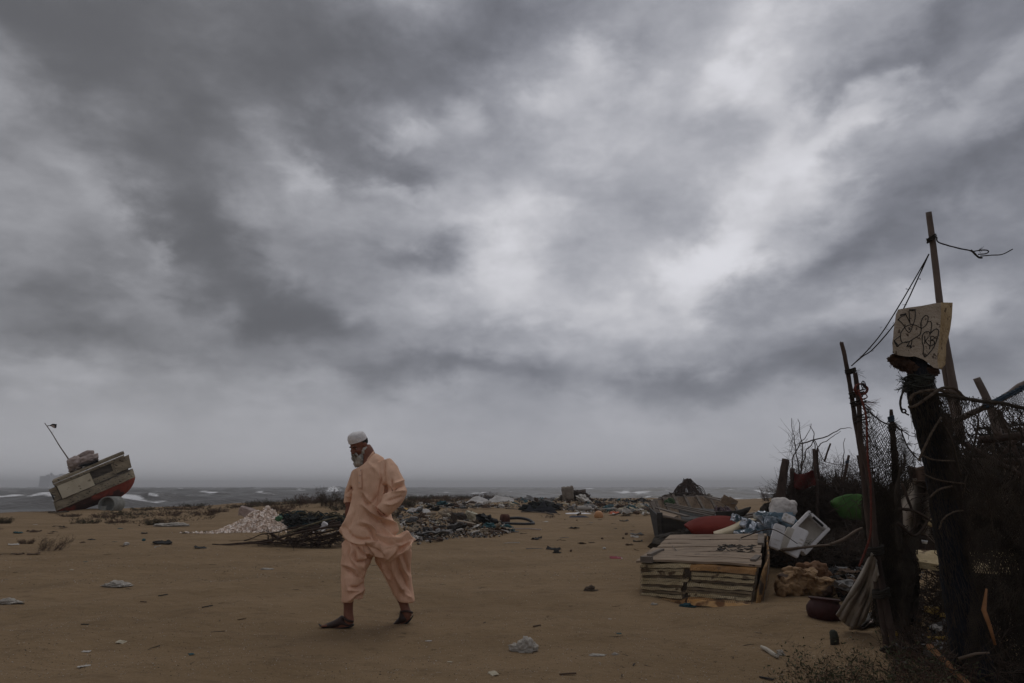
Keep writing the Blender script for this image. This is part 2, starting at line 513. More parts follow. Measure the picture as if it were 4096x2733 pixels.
# ================================================================== SETTING: sand, sea
def polar_mesh(name, radii, angs, hf, closed=False):
    R, A = np.meshgrid(radii, angs, indexing='ij')
    X = R * np.sin(A); Y = R * np.cos(A)
    Z, attr = hf(X, Y, R, A)
    nr, na = R.shape
    V = np.stack([X, Y, Z], -1).reshape(-1, 3)
    i = np.arange(nr - 1)[:, None] * na + np.arange(na - (0 if closed else 1))[None, :]
    j = i + 1
    if closed: j = np.where((np.arange(na)[None, :] == na - 1), i - (na - 1), i + 1)
    F = np.stack([i, i + na, j + na, j], -1).reshape(-1, 4)
    me = bpy.data.meshes.new(name)
    me.vertices.add(len(V)); me.vertices.foreach_set('co', V.astype(np.float32).reshape(-1))
    me.loops.add(F.size); me.loops.foreach_set('vertex_index', F.reshape(-1).astype(np.int32))
    me.polygons.add(len(F)); me.polygons.foreach_set('loop_start', (np.arange(len(F)) * 4).astype(np.int32))
    me.update(calc_edges=True)
    me.polygons.foreach_set('use_smooth', np.ones(len(F), bool))
    if attr is not None:
        a = me.attributes.new('foam', 'FLOAT', 'POINT'); a.data.foreach_set('value', attr.reshape(-1).astype(np.float32))
    o = bpy.data.objects.new(name, me); COL.objects.link(o)
    return o

def sand_material():
    m = bpy.data.materials.new('sand'); m.use_nodes = True
    N, L = m.node_tree.nodes, m.node_tree.links
    b = N['Principled BSDF']; b.inputs['Roughness'].default_value = 0.95; b.inputs['Specular IOR Level'].default_value = 0.15
    tc = N.new('ShaderNodeTexCoord')
    def noise(sc, det=5, st=(1, 1, 1), rough=.6):
        mp = N.new('ShaderNodeMapping'); mp.inputs['Scale'].default_value = st; L.new(tc.outputs['Object'], mp.inputs[0])
        n = N.new('ShaderNodeTexNoise'); n.inputs['Scale'].default_value = sc; n.inputs['Detail'].default_value = det; n.inputs['Roughness'].default_value = rough
        L.new(mp.outputs[0], n.inputs['Vector']); return n
    def mix(f, a, c, mode='MIX'):
        n = N.new('ShaderNodeMix'); n.data_type = 'RGBA'; n.blend_type = mode
        if isinstance(f, float): n.inputs[0].default_value = f
        else: L.new(f, n.inputs[0])
        for k, v in ((6, a), (7, c)):
            if isinstance(v, tuple): n.inputs[k].default_value = (*v, 1)
            else: L.new(v, n.inputs[k])
        return n.outputs[2]
    def rng(src, a, c, lo=0.0, hi=1.0):
        r = N.new('ShaderNodeMapRange'); r.interpolation_type = 'SMOOTHSTEP'; L.new(src, r.inputs[0]); r.inputs[1].default_value = a; r.inputs[2].default_value = c
        r.inputs[3].default_value = lo; r.inputs[4].default_value = hi; return r.outputs[0]
    big = noise(0.5, 6, (1, 1.5, 1)); mid = noise(5.5, 7, (0.8, 1.3, 1), .7); fine = noise(55, 4)
    c = mix(rng(big.outputs['Fac'], .3, .7), SAND_A, SAND_B)
    c = mix(rng(mid.outputs['Fac'], .50, .70, 0, .55), c, SAND_D)
    md2 = noise(1.3, 8, (0.9, 1.5, 1), .72); c = mix(rng(md2.outputs['Fac'], .52, .70, 0, .5), c, SAND_D)
    c = mix(rng(fine.outputs['Fac'], .3, .7, 0, .35), c, SAND_B)
    sp = noise(130, 1); c = mix(rng(sp.outputs['Fac'], .70, .75, 0, .7), c, (0.5, 0.45, 0.38))
    sp2 = noise(95, 1, (1, 1.3, 1)); c = mix(rng(sp2.outputs['Fac'], .70, .74, 0, .75), c, (0.045, 0.034, 0.026))
    L.new(c, b.inputs['Base Color'])
    wv = N.new('ShaderNodeVectorMath'); wv.operation = 'MULTIPLY_ADD'; wn = noise(4, 3); L.new(wn.outputs['Color'], wv.inputs[0]); wv.inputs[1].default_value = (.35, .35, .35); L.new(tc.outputs['Object'], wv.inputs[2])
    vo = N.new('ShaderNodeTexVoronoi'); vo.feature = 'SMOOTH_F1'; vo.inputs['Scale'].default_value = 3.4; vo.inputs['Smoothness'].default_value = .6; L.new(wv.outputs[0], vo.inputs['Vector'])
    h1 = noise(6, 8, (0.8, 1.2, 1), .68); h2 = noise(60, 4)
    ad = N.new('ShaderNodeMath'); ad.operation = 'MULTIPLY_ADD'; L.new(h2.outputs['Fac'], ad.inputs[0]); ad.inputs[1].default_value = 0.16; L.new(h1.outputs['Fac'], ad.inputs[2])
    bp = N.new('ShaderNodeBump'); bp.inputs['Strength'].default_value = 0.9; bp.inputs['Distance'].default_value = 0.07
    a3 = N.new('ShaderNodeMath'); a3.operation = 'MULTIPLY_ADD'; L.new(vo.outputs['Distance'], a3.inputs[0]); a3.inputs[1].default_value = .7; L.new(ad.outputs[0], a3.inputs[2]); L.new(a3.outputs[0], bp.inputs['Height']); L.new(bp.outputs[0], b.inputs['Normal'])
    return m

SAND_A, SAND_B, SAND_D = (0.200, 0.134, 0.071), (0.270, 0.185, 0.104), (0.115, 0.074, 0.040)
radii = np.concatenate([[0.02], 0.4 * 1.0145 ** np.arange(0, 400), np.geomspace(135, 4600, 30)])
front = np.linspace(-0.82, 0.82, 620)
rest = np.linspace(0.82, 2 * math.pi - 0.82, 140)[1:-1]
ground = polar_mesh('beach', radii, np.concatenate([front, rest]), lambda X, Y, R, A: (hgt(X, Y), None), closed=True)
tag(ground, kind='structure'); ground.data.materials.append(sand_material())

SEA_Z = -1.25
rs = np.random.RandomState(11)
SEAW = []
for k in range(26):
    l = 5.0 * (34.0 / 5.0) ** (k / 25.0)
    a = math.radians(rs.normal(-8, 22))
    SEAW.append((l, math.sin(a), math.cos(a), rs.uniform(0, 6.28)))
# breaking crests: (px, py, half width px, foam half height px)
BREAK = [(70, 1948, 42, 6, .3), (185, 1944, 30, 3, .2), (380, 1975, 60, 3, .1), (100, 1998, 150, 9, .35), (60, 2018, 130, 9, .3), (180, 2032, 100, 10, .3),
         (560, 2012, 120, 10, .3), (640, 1945, 24, 4, .25), (715, 1957, 16, 3, .15), (760, 1966, 24, 5, .3), (850, 1978, 62, 7, .4), (900, 2004, 120, 6, .2),
         (1150, 1955, 30, 4, .25), (1110, 1975, 26, 3, .2), (1200, 1980, 60, 4, .2), (1330, 1970, 60, 7, .4), (1240, 1952, 45, 4, .3),
         (1640, 1952, 40, 4, .3), (1760, 1975, 60, 6, .3), (1950, 1962, 60, 5, .3), (2030, 1972, 120, 6, .2), (2265, 1947, 14, 3, .3),
         (2480, 1972, 60, 8, .45), (2520, 1980, 110, 6, .3), (2515, 1957, 20, 3, .2), (2640, 1968, 34, 8, .4), (2700, 1977, 70, 6, .3), (2900, 1975, 90, 4, .2), (3020, 1984, 120, 5, .2), (440, 1992, 60, 3, .1)]
_rb = np.random.RandomState(5)
for _k in range(130):
    _py = 1949 + 75 * _rb.rand() ** 2.0
    BREAK.append((_rb.uniform(-300, 3300), _py, _rb.uniform(7, 34) * (1 + (_py - 1949) / 40), _rb.uniform(1.2, 3.5), _rb.uniform(.1, .3)))
def seaf(X, Y, R, A):
    Z = np.zeros_like(X); 
    damp = np.clip(1.3 - R / 1500.0, 0.15, 1)
    for l, sx, cy, ph in SEAW:
        k = 2 * math.pi / l
        arg = k * (X * sx + Y * cy) + ph + 0.9 * np.sin(0.11 * X + ph * 3) 
        Z += 0.0085 * l * (1 - np.abs(np.sin(arg / 2)) * 2 + 0.27) * np.where(R > l * 60, 0.3, 1.0)
    Z *= damp
    crest = np.clip((Z - 0.16) / 0.35, 0, 1)
    foam = crest * 0.45
    for px, py, w, hh, amp in BREAK:
        py = max(py, 1951)
        d = ray(px, py); k = (CAM_H - SEA_Z) / -d.z
        az0 = math.atan2(d.x, d.y); r0 = math.hypot(d.x, d.y) * k
        dr = r0 * hh / max(py - 1945, 2.0) * 0.6
        wa = w / F_PX
        prof = np.exp(-((A - az0) / wa) ** 4)
        rr = (R - r0) + 0.25 * dr * np.sin((A - az0) * 90) 
        ridge = np.where(rr < 0, np.exp(-(rr / (dr * 0.35)) ** 2), np.exp(-(rr / (dr * 1.0)) ** 2))
        Z += prof * ridge * amp * 1.3
        foam = np.maximum(foam, prof * np.exp(-((rr + dr * .3) / (dr * 0.38)) ** 2) * 0.69)
    # surf close to the shore
    re = np.interp(A, ET, ER)
    s = np.exp(-((R - re - 9) / 5.0) ** 2) * 0.55 + np.exp(-((R - re - 22) / 6.0) ** 2) * 0.3 * (0.5 + 0.5 * np.sin(A * 9 + 1))
    foam = np.clip(np.maximum(foam, s), 0, 1)
    return SEA_Z + Z, foam
def sea_material():
    m = bpy.data.materials.new('sea_water'); m.use_nodes = True
    N, L = m.node_tree.nodes, m.node_tree.links
    b = N['Principled BSDF']
    at = N.new('ShaderNodeAttribute'); at.attribute_name = 'foam'
    tc = N.new('ShaderNodeTexCoord')
    mp = N.new('ShaderNodeMapping'); mp.inputs['Scale'].default_value = (0.5, 1, 1); L.new(tc.outputs['Object'], mp.inputs[0])
    n = N.new('ShaderNodeTexNoise'); n.inputs['Scale'].default_value = 0.33; n.inputs['Detail'].default_value = 9; n.inputs['Roughness'].default_value = .75; L.new(mp.outputs[0], n.inputs['Vector'])
    a = N.new('ShaderNodeMath'); a.operation = 'ADD'; L.new(at.outputs['Fac'], a.inputs[0]); L.new(n.outputs['Fac'], a.inputs[1])
    r = N.new('ShaderNodeMapRange'); r.interpolation_type = 'SMOOTHSTEP'; r.inputs[1].default_value = 0.99; r.inputs[2].default_value = 1.20; L.new(a.outputs[0], r.inputs[0])
    n2 = N.new('ShaderNodeTexNoise'); n2.inputs['Scale'].default_value = 0.12; n2.inputs['Detail'].default_value = 4; L.new(mp.outputs[0], n2.inputs['Vector'])
    wc = N.new('ShaderNodeMix'); wc.data_type = 'RGBA'; L.new(n2.outputs['Fac'], wc.inputs[0]); wc.inputs[6].default_value = (0.070, 0.066, 0.062, 1); wc.inputs[7].default_value = (0.120, 0.112, 0.105, 1)
    mx = N.new('ShaderNodeMix'); mx.data_type = 'RGBA'; L.new(r.outputs[0], mx.inputs[0]); L.new(wc.outputs[2], mx.inputs[6]); mx.inputs[7].default_value = (0.80, 0.80, 0.80, 1)
    L.new(mx.outputs[2], b.inputs['Base Color'])
    rr = N.new('ShaderNodeMapRange'); rr.inputs[3].default_value = 0.38; rr.inputs[4].default_value = 0.95; L.new(r.outputs[0], rr.inputs[0]); L.new(rr.outputs[0], b.inputs['Roughness'])
    b.inputs['Specular IOR Level'].default_value = 0.35
    n3 = N.new('ShaderNodeTexNoise'); n3.inputs['Scale'].default_value = 2.2; n3.inputs['Detail'].default_value = 6; L.new(mp.outputs[0], n3.inputs['Vector'])
    bp = N.new('ShaderNodeBump'); bp.inputs['Strength'].default_value = 0.7; bp.inputs['Distance'].default_value = 0.25; L.new(n3.outputs['Fac'], bp.inputs['Height']); L.new(bp.outputs[0], b.inputs['Normal'])
    return m
sr = np.concatenate([np.arange(26, 130, 0.5), 130 * 1.0055 ** np.arange(0, 645)])
sea = polar_mesh('sea', sr, np.linspace(-1.0, 1.0, 760), seaf)
tag(sea, kind='structure'); sea.data.materials.append(sea_material())

# haze: even air over beach and sea
hz = MB().box((0, 1800, 11.0), (8400, 6200, 32)).build('haze', bpy.data.materials.new('haze_air'))
hz.data.materials[0].use_nodes = True
_n = hz.data.materials[0].node_tree; _n.nodes.clear()
_v = _n.nodes.new('ShaderNodeVolumePrincipled'); _v.inputs['Density'].default_value = HAZE_D; _v.inputs['Color'].default_value = (0.99, 0.992, 1.0, 1); _v.inputs['Anisotropy'].default_value = 0.0
_o = _n.nodes.new('ShaderNodeOutputMaterial'); _n.links.new(_v.outputs[0], _o.inputs['Volume'])
tag(hz, kind='stuff', label='thin grey sea haze lying over beach and water', cat='haze')
# ================================================================== PERSON
SKIN = mat('dark_brown_skin', (0.155, 0.060, 0.036), (0.22, 0.088, 0.054), scale=14, rough=0.6, bump=0.15, bscale=120, spec=0.35)
FABRIC = mat('salmon_cotton', (0.60, 0.365, 0.245), (0.80, 0.52, 0.365), scale=3.5, lo=.3, hi=.6, rough=0.9, bump=0.8, bscale=22, spec=0.12, bdist=0.012, stretch=(1.3, 1.3, .8))
FABRIC_T = mat('salmon_cotton_trousers', (0.56, 0.335, 0.22), (0.77, 0.48, 0.335), scale=3.5, lo=.3, hi=.6, rough=0.9, bump=0.8, bscale=22, spec=0.12, bdist=0.012, stretch=(1.5, 1.5, .7))
SEAM = mat('salmon_seam', (0.42, 0.18, 0.11), (0.5, 0.23, 0.15), scale=9, rough=0.9, bump=0.1)
BEARD = mat('grey_beard', (0.14, 0.135, 0.12), (0.50, 0.48, 0.43), scale=20, rough=0.95, bump=0.6, bscale=160, lo=.35, hi=.6, stretch=(1, 1, .45), bdist=.01)
HAIRM = mat('short_dark_hair', (0.018, 0.014, 0.012), (0.04, 0.033, 0.028), scale=60, rough=0.9, bump=0.7, bscale=200)
CAPM = mat('white_knit_cap', (0.66, 0.63, 0.62), (0.84, 0.81, 0.79), scale=60, rough=0.95, bump=0.8, bscale=260, bdist=.004)
LEATH = mat('dark_brown_leather', (0.022, 0.012, 0.009), (0.045, 0.022, 0.015), scale=20, rough=0.6, bump=0.3, bscale=80, spec=0.4)
SOLE = mat('black_rubber_sole', (0.012, 0.012, 0.012), (0.022, 0.021, 0.02), scale=20, rough=0.75)
DARK = mat('near_black', (0.01, 0.009, 0.008), (0.016, 0.014, 0.012), scale=20, rough=0.8)
PEARL = mat('pearl_button', (0.5, 0.36, 0.30), (0.6, 0.44, 0.36), scale=30, rough=0.4)

YF = G(1355, 2506).y; YR = G(1625, 2499).y
YP = (YF + YR) / 2
def q(cx, cy, dY=0.0):                       # crop of the figure: 1200 + .574 x, 1650 + .574 y
    return P(1200 + cx * 0.5741, 1650 + cy * 0.574, YP + dY)
MPX = 0.574 / F_PX * (YP / math.cos(PITCH)) * 1.0   # metres per crop pixel (about)

person = thing('person', onground((q(480, 1490).x, YP)), 'bearded man in a salmon tunic and loose trousers, white cap, walking across the sand', 'person')

def ring(cxL, cxR, cy, rd, dY=0.0, cyR=None):
    cyR = cy if cyR is None else cyR
    a, b = q(cxL, cy, dY), q(cxR, cyR, dY)
    return ((a + b) / 2, (b - a) / 2, Vector((0, rd, 0)))

# ---- body: one continuous surface
def px_tube(mb, pts, n=14):
    S_ = spl(pts, 5)
    mb.tube([q(a, b, d) for a, b, r, d in S_], [max(r, 2) * MPX for a, b, r, d in S_], n=n)
body = MB()
body.loft([ring(450, 525, 385, .05, .0, 340), ring(415, 580, 420, .07, 0, 370), ring(395, 600, 480, .09), ring(395, 595, 600, .10), ring(390, 600, 720, .11), ring(380, 610, 850, .12), ring(400, 600, 930, .11)], n=20)
px_tube(body, [(452, 232, 34, .01), (462, 262, 44, .01), (478, 302, 47, .01), (490, 345, 56, .01), (500, 390, 70, .0)])          # neck
px_tube(body, [(420, 900, 62, -.02), (370, 1040, 52, -.08), (350, 1150, 42, -.10), (342, 1230, 44, -.11), (337, 1330, 31, -.11), (337, 1400, 30, -.11), (341, 1440, 31, -.11), (344, 1474, 27, -.11)])
px_tube(body, [(570, 900, 62, .02), (610, 1030, 54, .06), (650, 1150, 44, .09), (690, 1240, 42, .11), (718, 1320, 31, .12), (733, 1370, 30, .12), (748, 1405, 30, .12), (762, 1428, 22, .12)])
# feet
def foot(mb, heel, ball, toe, d, heelr):
    px_tube(mb, [(heel[0], heel[1], heelr, d), ((heel[0] * .6 + ball[0] * .4), (heel[1] * .6 + ball[1] * .4) - 8, heelr + 4, d), (ball[0], ball[1], 20, d), (toe[0], toe[1], 10, d)], n=12)
foot(body, (350, 1478), (230, 1487), (165, 1490), -.11, 25)
foot(body, (768, 1428), (700, 1462), (655, 1478), .12, 22)
for k in range(5):      # toes
    dd = (k - 2) * .017
    px_tube(body, [(185 + abs(k - 1) * 7, 1486, 8, -.11 + dd), (158 + k * 6, 1490, 7, -.11 + dd), (146 + k * 8, 1493, 6, -.11 + dd)], n=8)
# arms
px_tube(body, [(580, 390, 40, -.02), (625, 440, 42, -.06), (668, 540, 34, -.11), (650, 600, 32, -.15), (608, 660, 26, -.13), (585, 700, 21, -.07)])
px_tube(body, [(425, 430, 30, .08), (380, 500, 28, .12), (352, 575, 27, .12), (336, 622, 24, .10), (340, 655, 21, .09)])
def hand(mb, wx, wy, d, dx, dy, sgn):
    """palm and five separately bent fingers, running from the wrist along (dx, dy)"""
    L_ = math.hypot(dx, dy); ux, uy = dx / L_, dy / L_; nx, ny = -uy, ux
    px_tube(mb, [(wx, wy, 20, d), (wx + ux * 30, wy + uy * 30, 27, d), (wx + ux * 58, wy + uy * 58, 25, d)])
    for k, (ln, off) in enumerate(((52, -19), (60, -7), (56, 6), (44, 18))):
        bx, by = wx + ux * 60 + nx * off, wy + uy * 60 + ny * off
        px_tube(mb, [(bx, by, 8, d), (bx + ux * ln * .45, by + uy * ln * .45, 7.5, d - .008), (bx + ux * ln * .8 + nx * 4, by + uy * ln * .8 + ny * 4, 7, d - .020), (bx + ux * ln + nx * 5, by + uy * ln + ny * 5, 6, d - .032)], n=8)
    px_tube(mb, [(wx + ux * 14 + nx * 18 * sgn, wy + uy * 14 + ny * 18 * sgn, 11, d), (wx + ux * 36 + nx * 34 * sgn, wy + uy * 36 + ny * 34 * sgn, 9.5, d), (wx + ux * 60 + nx * 36 * sgn, wy + uy * 60 + ny * 36 * sgn, 7.5, d)], n=8)
hand(body, 340, 655, .09, 22, 60, 1)
hand(body, 578, 706, -.055, -30, 44, -1)
# head, in its own frame: face towards -Y, then turned to the left and bowed
def hpt(hx, hy): return 1350 + hx / 7.467, 1690 + hy / 7.467
_c = hpt(640, 690)
HC = P(_c[0], _c[1], YP - .01)
HS = (P(_c[0] + 82, _c[1], YP).x - P(_c[0], _c[1], YP).x) / 0.212
HR = Matrix.Rotation(math.radians(-36), 3, 'Z') @ Matrix.Rotation(math.radians(29), 3, 'X')
def hd(x, y, z): return HC + HR @ (Vector((x, y, z)) * HS)
def hblob(mb, c, r, amp=0.0, sub=3, freq=2, seed=0, rid=0.0):
    mb.blob(hd(*c), tuple(v * HS for v in r), amp=amp, sub=sub, R=HR, freq=freq, seed=seed, rid=rid)
hblob(body, (0, .012, .035), (.077, .098, .088))
hblob(body, (0, -.026, -.03), (.064, .066, .085))
hblob(body, (0, -.046, -.085), (.044, .044, .034))
hblob(body, (0, -.080, .020), (.052, .017, .012))
for s_ in (-1, 1):
    hblob(body, (.038 * s_, -.066, -.026), (.026, .026, .026))
    hblob(body, (.080 * s_, .010, -.010), (.011, .021, .034))
    hblob(body, (.084 * s_, .020, -.006), (.008, .018, .028))
    hblob(body, (.013 * s_, -.104, -.034), (.011, .014, .009))
body.tube([hd(0, -.082, .012), hd(0, -.098, -.010), hd(0, -.112, -.030)], [.010 * HS, .012 * HS, .014 * HS], n=10)
hblob(body, (0, -.114, -.032), (.014, .014, .012))
hblob(body, (0, -.088, -.058), (.026, .012, .006)); hblob(body, (0, -.086, -.069), (.023, .012, .007))
body = remesh(body, 0.0065, 2)
body_o = body.build('body', SKIN, person, smooth=True)
# eyes, brows, hair, beard, cap
for s_ in (-1, 1):
    e = MB().blob(hd(.031 * s_, -.070, .000), .0125 * HS, amp=0, sub=2); eo = e.build('eye', mat('eye_white' if s_ < 0 else 'eye_white_b', (0.25, 0.2, 0.17), rough=.3, bump=0), person, True)
    MB().blob(hd(.031 * s_, -.080, -.003), (.006 * HS,) * 3, amp=0, sub=2).build('iris', DARK, eo, True)
    MB().tube([hd(.012 * s_, -.094, .020), hd(.032 * s_, -.092, .027), hd(.056 * s_, -.076, .020)], [.004 * HS, .0065 * HS, .003 * HS], n=6, amp=.3).build('eyebrow', HAIRM, person, True)
hair = MB()
hblob(hair, (0, .022, .028), (.081, .095, .074), amp=.03, sub=4)
hair.v = [v for v in hair.v]
_inv = HR.inverted()
def carve(mb, keep):
    ok = [keep(_inv @ ((v - HC) / HS)) for v in mb.v]
    mb.f = [f for f in mb.f if all(ok[i] for i in f)]
carve(hair, lambda p: p.y > 0.012 - .02 * (p.z > .02) and p.z > -.045)
hair.build('hair', HAIRM, person, True)
beard = MB()
random.seed(3)
for k in range(80):
    t = k / 79.0
    side = -1 if k % 2 else 1
    u = random.random()
    if u < .45:   # jaw line
        a = random.random(); c = (side * (.070 - .028 * a), .014 - .070 * a, -.026 - .085 * a); r = .025
    elif u < .8:  # chin mass
        c = (random.uniform(-.040, .040), random.uniform(-.085, -.020), random.uniform(-.178, -.090)); r = .031
    else:         # moustache
        c = (side * random.uniform(.004, .034), -.098 + random.uniform(0, .008), -.050 - random.uniform(0, .012)); r = .011
    hblob(beard, c, (r, r * .9, r * 1.25), amp=.35, sub=2, seed=k, freq=3)
beard = remesh(beard, .0045, 1, disp=lambda v, n: 0.004 * mn.noise(v * 130) + 0.006 * mn.noise(v * 45))
A_, B_ = [], []
for v in random.sample(beard.v, min(1100, len(beard.v))):
    l = _inv @ ((v - HC) / HS)
    if l.z > -.04: continue
    dn = Vector((random.uniform(-.5, .5), -.1 + random.uniform(-.3, .3), -1)).normalized()
    A_.append(tuple(v)); B_.append(tuple(v + (HR @ dn) * HS * random.uniform(.004, .015)))
beard.sticks(A_, B_, .0009)
beard.build('beard', BEARD, person, False)
cap = MB()
def capf(u, v):
    th = 2 * math.pi * u
    ph = v
    r = [1.0, 1.0, .98, .94, .86, .74, .56, .32, .0]
    zz = [0, .020, .040, .057, .072, .083, .091, .095, .096]
    k = v * 8; i = min(int(k), 7); f = k - i
    rr = r[i] * (1 - f) + r[i + 1] * f; z = zz[i] * (1 - f) + zz[i + 1] * f
    rr *= 1 + .012 * math.sin(th * 26) * (1 if .12 < v < .55 else 0)
    return hd(.0835 * rr * math.cos(th), .008 + .103 * rr * math.sin(th), .052 + z - .010 * math.sin(th) - 0.004)
cap.grid(capf, 72, 20, thick=.004)
cap_o = cap.build('cap', CAPM, person, True)
bd = MB()
for v in (0.04, .30, .56): bd.tube([capf(i / 48, v) for i in range(49)], .0028, n=5, caps=False)
bd.build('knit_band', CAPM, cap_o, True)

# ---- cloth folds: polylines in crop pixels with height (m) and width (px)
def cpx(v):
    d = v - Vector((0, 0, CAM_H))
    c, s = math.cos(PITCH), math.sin(PITCH)
    f = d.y * c + d.z * s; u = d.x; w = -d.y * s + d.z * c
    return (CX + F_PX * u / f - 1200) / 0.5741, (CY - F_PX * w / f - 1650) / 0.574
def folds(lines, nz, seed=0.0, dirv=(1, 1, 1)):
    segs = []
    for pts, amp, w in lines:
        pts = spl(pts, 4)
        A = np.array(pts[:-1]); B = np.array(pts[1:])
        segs.append((A, B, amp, w))
    def disp(v, n):
        h = 0.0
        if n.y < 0.35:
            x, y = cpx(v); p = np.array([x, y])
            for A, B, amp, w in segs:
                AB = B - A; t = np.clip(((p - A) * AB).sum(1) / ((AB ** 2).sum(1) + 1e-6), 0, 1)
                d2 = ((A + AB * t[:, None] - p) ** 2).sum(1); i = int(d2.argmin())
                if d2[i] < (3 * w) ** 2:
                    tt = (i + t[i]) / len(A)
                    h += 1.6 * amp * math.exp(-(d2[i] / (w * w)) ** .72 * 1.3) * min(1, 4 * tt + .25, 4 * (1 - tt) + .25)
        q_ = Vector((v.x * dirv[0], v.y * dirv[1], v.z * dirv[2]))
        h += nz * (0.5 - abs(mn.noise(q_ * 5 + Vector((seed, 0, 0))))) + nz * .5 * mn.noise(q_ * 13 + Vector((0, seed, 0)))
        return h
    return disp

# ---- tunic
tun = MB()
tun.loft([ring(440, 524, 386, .066, .0, 288), ring(408, 580, 394, .095, 0, 314), ring(372, 632, 405, .12, 0, 375), ring(362, 640, 460, .135), ring(363, 630, 520, .14), ring(364, 622, 590, .14),
          ring(352, 628, 660, .15), ring(328, 634, 725, .155, 0, 735), ring(303, 650, 780, .16, 0, 830), ring(284, 655, 815, .16, 0, 905), ring(292, 650, 838, .155, 0, 965), ring(318, 632, 868, .14, 0, 1026)], n=36)
def sheet(u, v):
    up = spl([(560, 745), (650, 862), (700, 850), (748, 828), (774, 862), (800, 882)], 6)
    lo = spl([(470, 930), (560, 1000), (622, 1036), (690, 1000), (742, 972), (768, 930)], 6)
    k = u * (len(up) - 1); i = min(int(k), len(up) - 2); f = k - i
    a = [up[i][j] * (1 - f) + up[i + 1][j] * f for j in (0, 1)]; b = [lo[i][j] * (1 - f) + lo[i + 1][j] * f for j in (0, 1)]
    x = a[0] * (1 - v) + b[0] * v; y = a[1] * (1 - v) + b[1] * v
    y += 10 * math.sin(v * 3.1) * u
    d = -.135 + .03 * math.sin(u * 7 + v * 5) + .05 * u * math.sin(v * 4 + 1) + .05 * (1 - v) * u - .035 * math.sin(math.pi * v) * u
    return q(x, y, d)
tun.grid(sheet, 30, 24, thick=.016)
# the corner gathered at the front hem
def tube_q(mb, pts, n=18):
    S_ = spl(pts, 5)
    mb.tube([q(a, b, d) for a, b, r, d in S_], [max(r, 2) * MPX for a, b, r, d in S_], n=n)
tube_q(tun, [(276, 822, 5, -.04), (296, 826, 20, -.05), (320, 830, 34, -.05)])
# sleeves
tube_q(tun, [(578, 362, 66, -.01), (622, 430, 66, -.05), (660, 495, 62, -.09), (676, 550, 60, -.12), (655, 600, 58, -.15), (612, 650, 52, -.175), (572, 692, 45, -.18)])
tube_q(tun, [(405, 430, 44, .06), (372, 500, 40, .11), (350, 560, 38, .12), (335, 612, 30, .11), (331, 634, 27, .105)])
for e in ([(531, 655), (560, 695), (606, 722)],):
    pass
T_F = [([(430, 640), (500, 700), (570, 742), (632, 775), (652, 830), (668, 868)], .030, 15), ([(440, 662), (500, 724), (565, 765), (618, 800)], -.020, 14),
       ([(545, 560), (520, 610), (480, 640), (440, 600), (425, 545)], -.012, 12), ([(415, 540), (460, 590), (520, 655), (540, 700)], .016, 13),
       ([(420, 760), (490, 782), (524, 820), (535, 858), (610, 888), (690, 886), (745, 838)], .024, 13), ([(400, 790), (480, 810), (505, 850), (540, 890), (620, 915), (700, 908)], -.020, 13),
       ([(284, 802), (336, 868), (398, 905), (470, 912), (548, 898)], .020, 11), ([(318, 800), (370, 868), (430, 888), (520, 878)], -.014, 12),
       ([(400, 915), (470, 962), (540, 992), (606, 1012)], .014, 11), ([(545, 905), (570, 950), (600, 1000)], .014, 9), ([(455, 925), (520, 950), (575, 985)], -.013, 10),
       ([(598, 320), (588, 420), (596, 520), (606, 560)], -.016, 9), ([(572, 440), (556, 540), (545, 640)], -.010, 8), ([(590, 440), (578, 540), (566, 610)], .010, 7),
       ([(608, 515), (636, 542), (690, 512), (732, 508)], -.030, 12), ([(640, 465), (641, 530)], -.022, 8), ([(650, 500), (690, 490), (724, 470)], .012, 10), ([(628, 555), (680, 552), (735, 545)], .014, 9),
       ([(600, 620), (660, 600), (715, 585)], -.014, 11), ([(588, 640), (640, 640), (690, 612)], .012, 10), ([(560, 612), (620, 560)], .012, 9),
       ([(533, 670), (562, 708), (604, 728)], -.018, 7), ([(400, 400), (404, 470), (402, 530)], .006, 7), ([(430, 400), (422, 470), (428, 545), (450, 600)], -.008, 7),
       ([(475, 350), (540, 420), (560, 480)], .010, 16), ([(440, 540), (450, 600), (480, 650)], -.010, 9), ([(350, 700), (330, 760), (300, 800)], .012, 10), ([(380, 690), (355, 760), (335, 812)], -.010, 11),
       ([(340, 520), (372, 545)], -.014, 9), ([(320, 585), (360, 590)], .010, 8), ([(326, 560), (366, 520)], -.012, 7),
       ([(600, 1030), (640, 985), (668, 950)], .012, 10), ([(690, 985), (730, 930), (765, 900)], -.018, 14), ([(640, 900), (700, 925), (790, 888)], .016, 9), ([(590, 960), (660, 930), (660, 905)], -.012, 11)]
tunic = remesh(tun, .0075, 3, disp=folds(T_F, .014, 3.0, (1, 1, .8)))
tunic_o = tunic.build('tunic', FABRIC, person, True)
# cuffs, collar, placket, buttons
S_ = [q(a, b, d) for a, b, d in spl([(528, 655, -.255), (545, 685, -.262), (572, 712, -.262), (608, 724, -.235)], 5)]
MB().tube(S_, .0045, n=6).build('cuff_seam', SEAM, tunic_o, True)
col_ = MB()
cr = [ring(442, 520, 390, .060, .0, 286), ring(444, 516, 376, .058, .0, 270)]
def colf(u, v):
    th = 2 * math.pi * u
    c, a, b = cr[0]; c2, a2, b2 = cr[1]
    c = c.lerp(c2, v); a = a.lerp(a2, v); b = b.lerp(b2, v)
    return c + a * math.cos(th) + b * math.sin(th)
col_.grid(colf, 40, 3, thick=.007)
col_.build('collar', FABRIC, tunic_o, True)
pl = MB().grid(lambda u, v: q(403 + 26 * u, 398 + 132 * v, -.146 + .035 * (1 - v) ** 2), 3, 12, thick=-.006)
pl.build('placket', FABRIC, tunic_o, True)
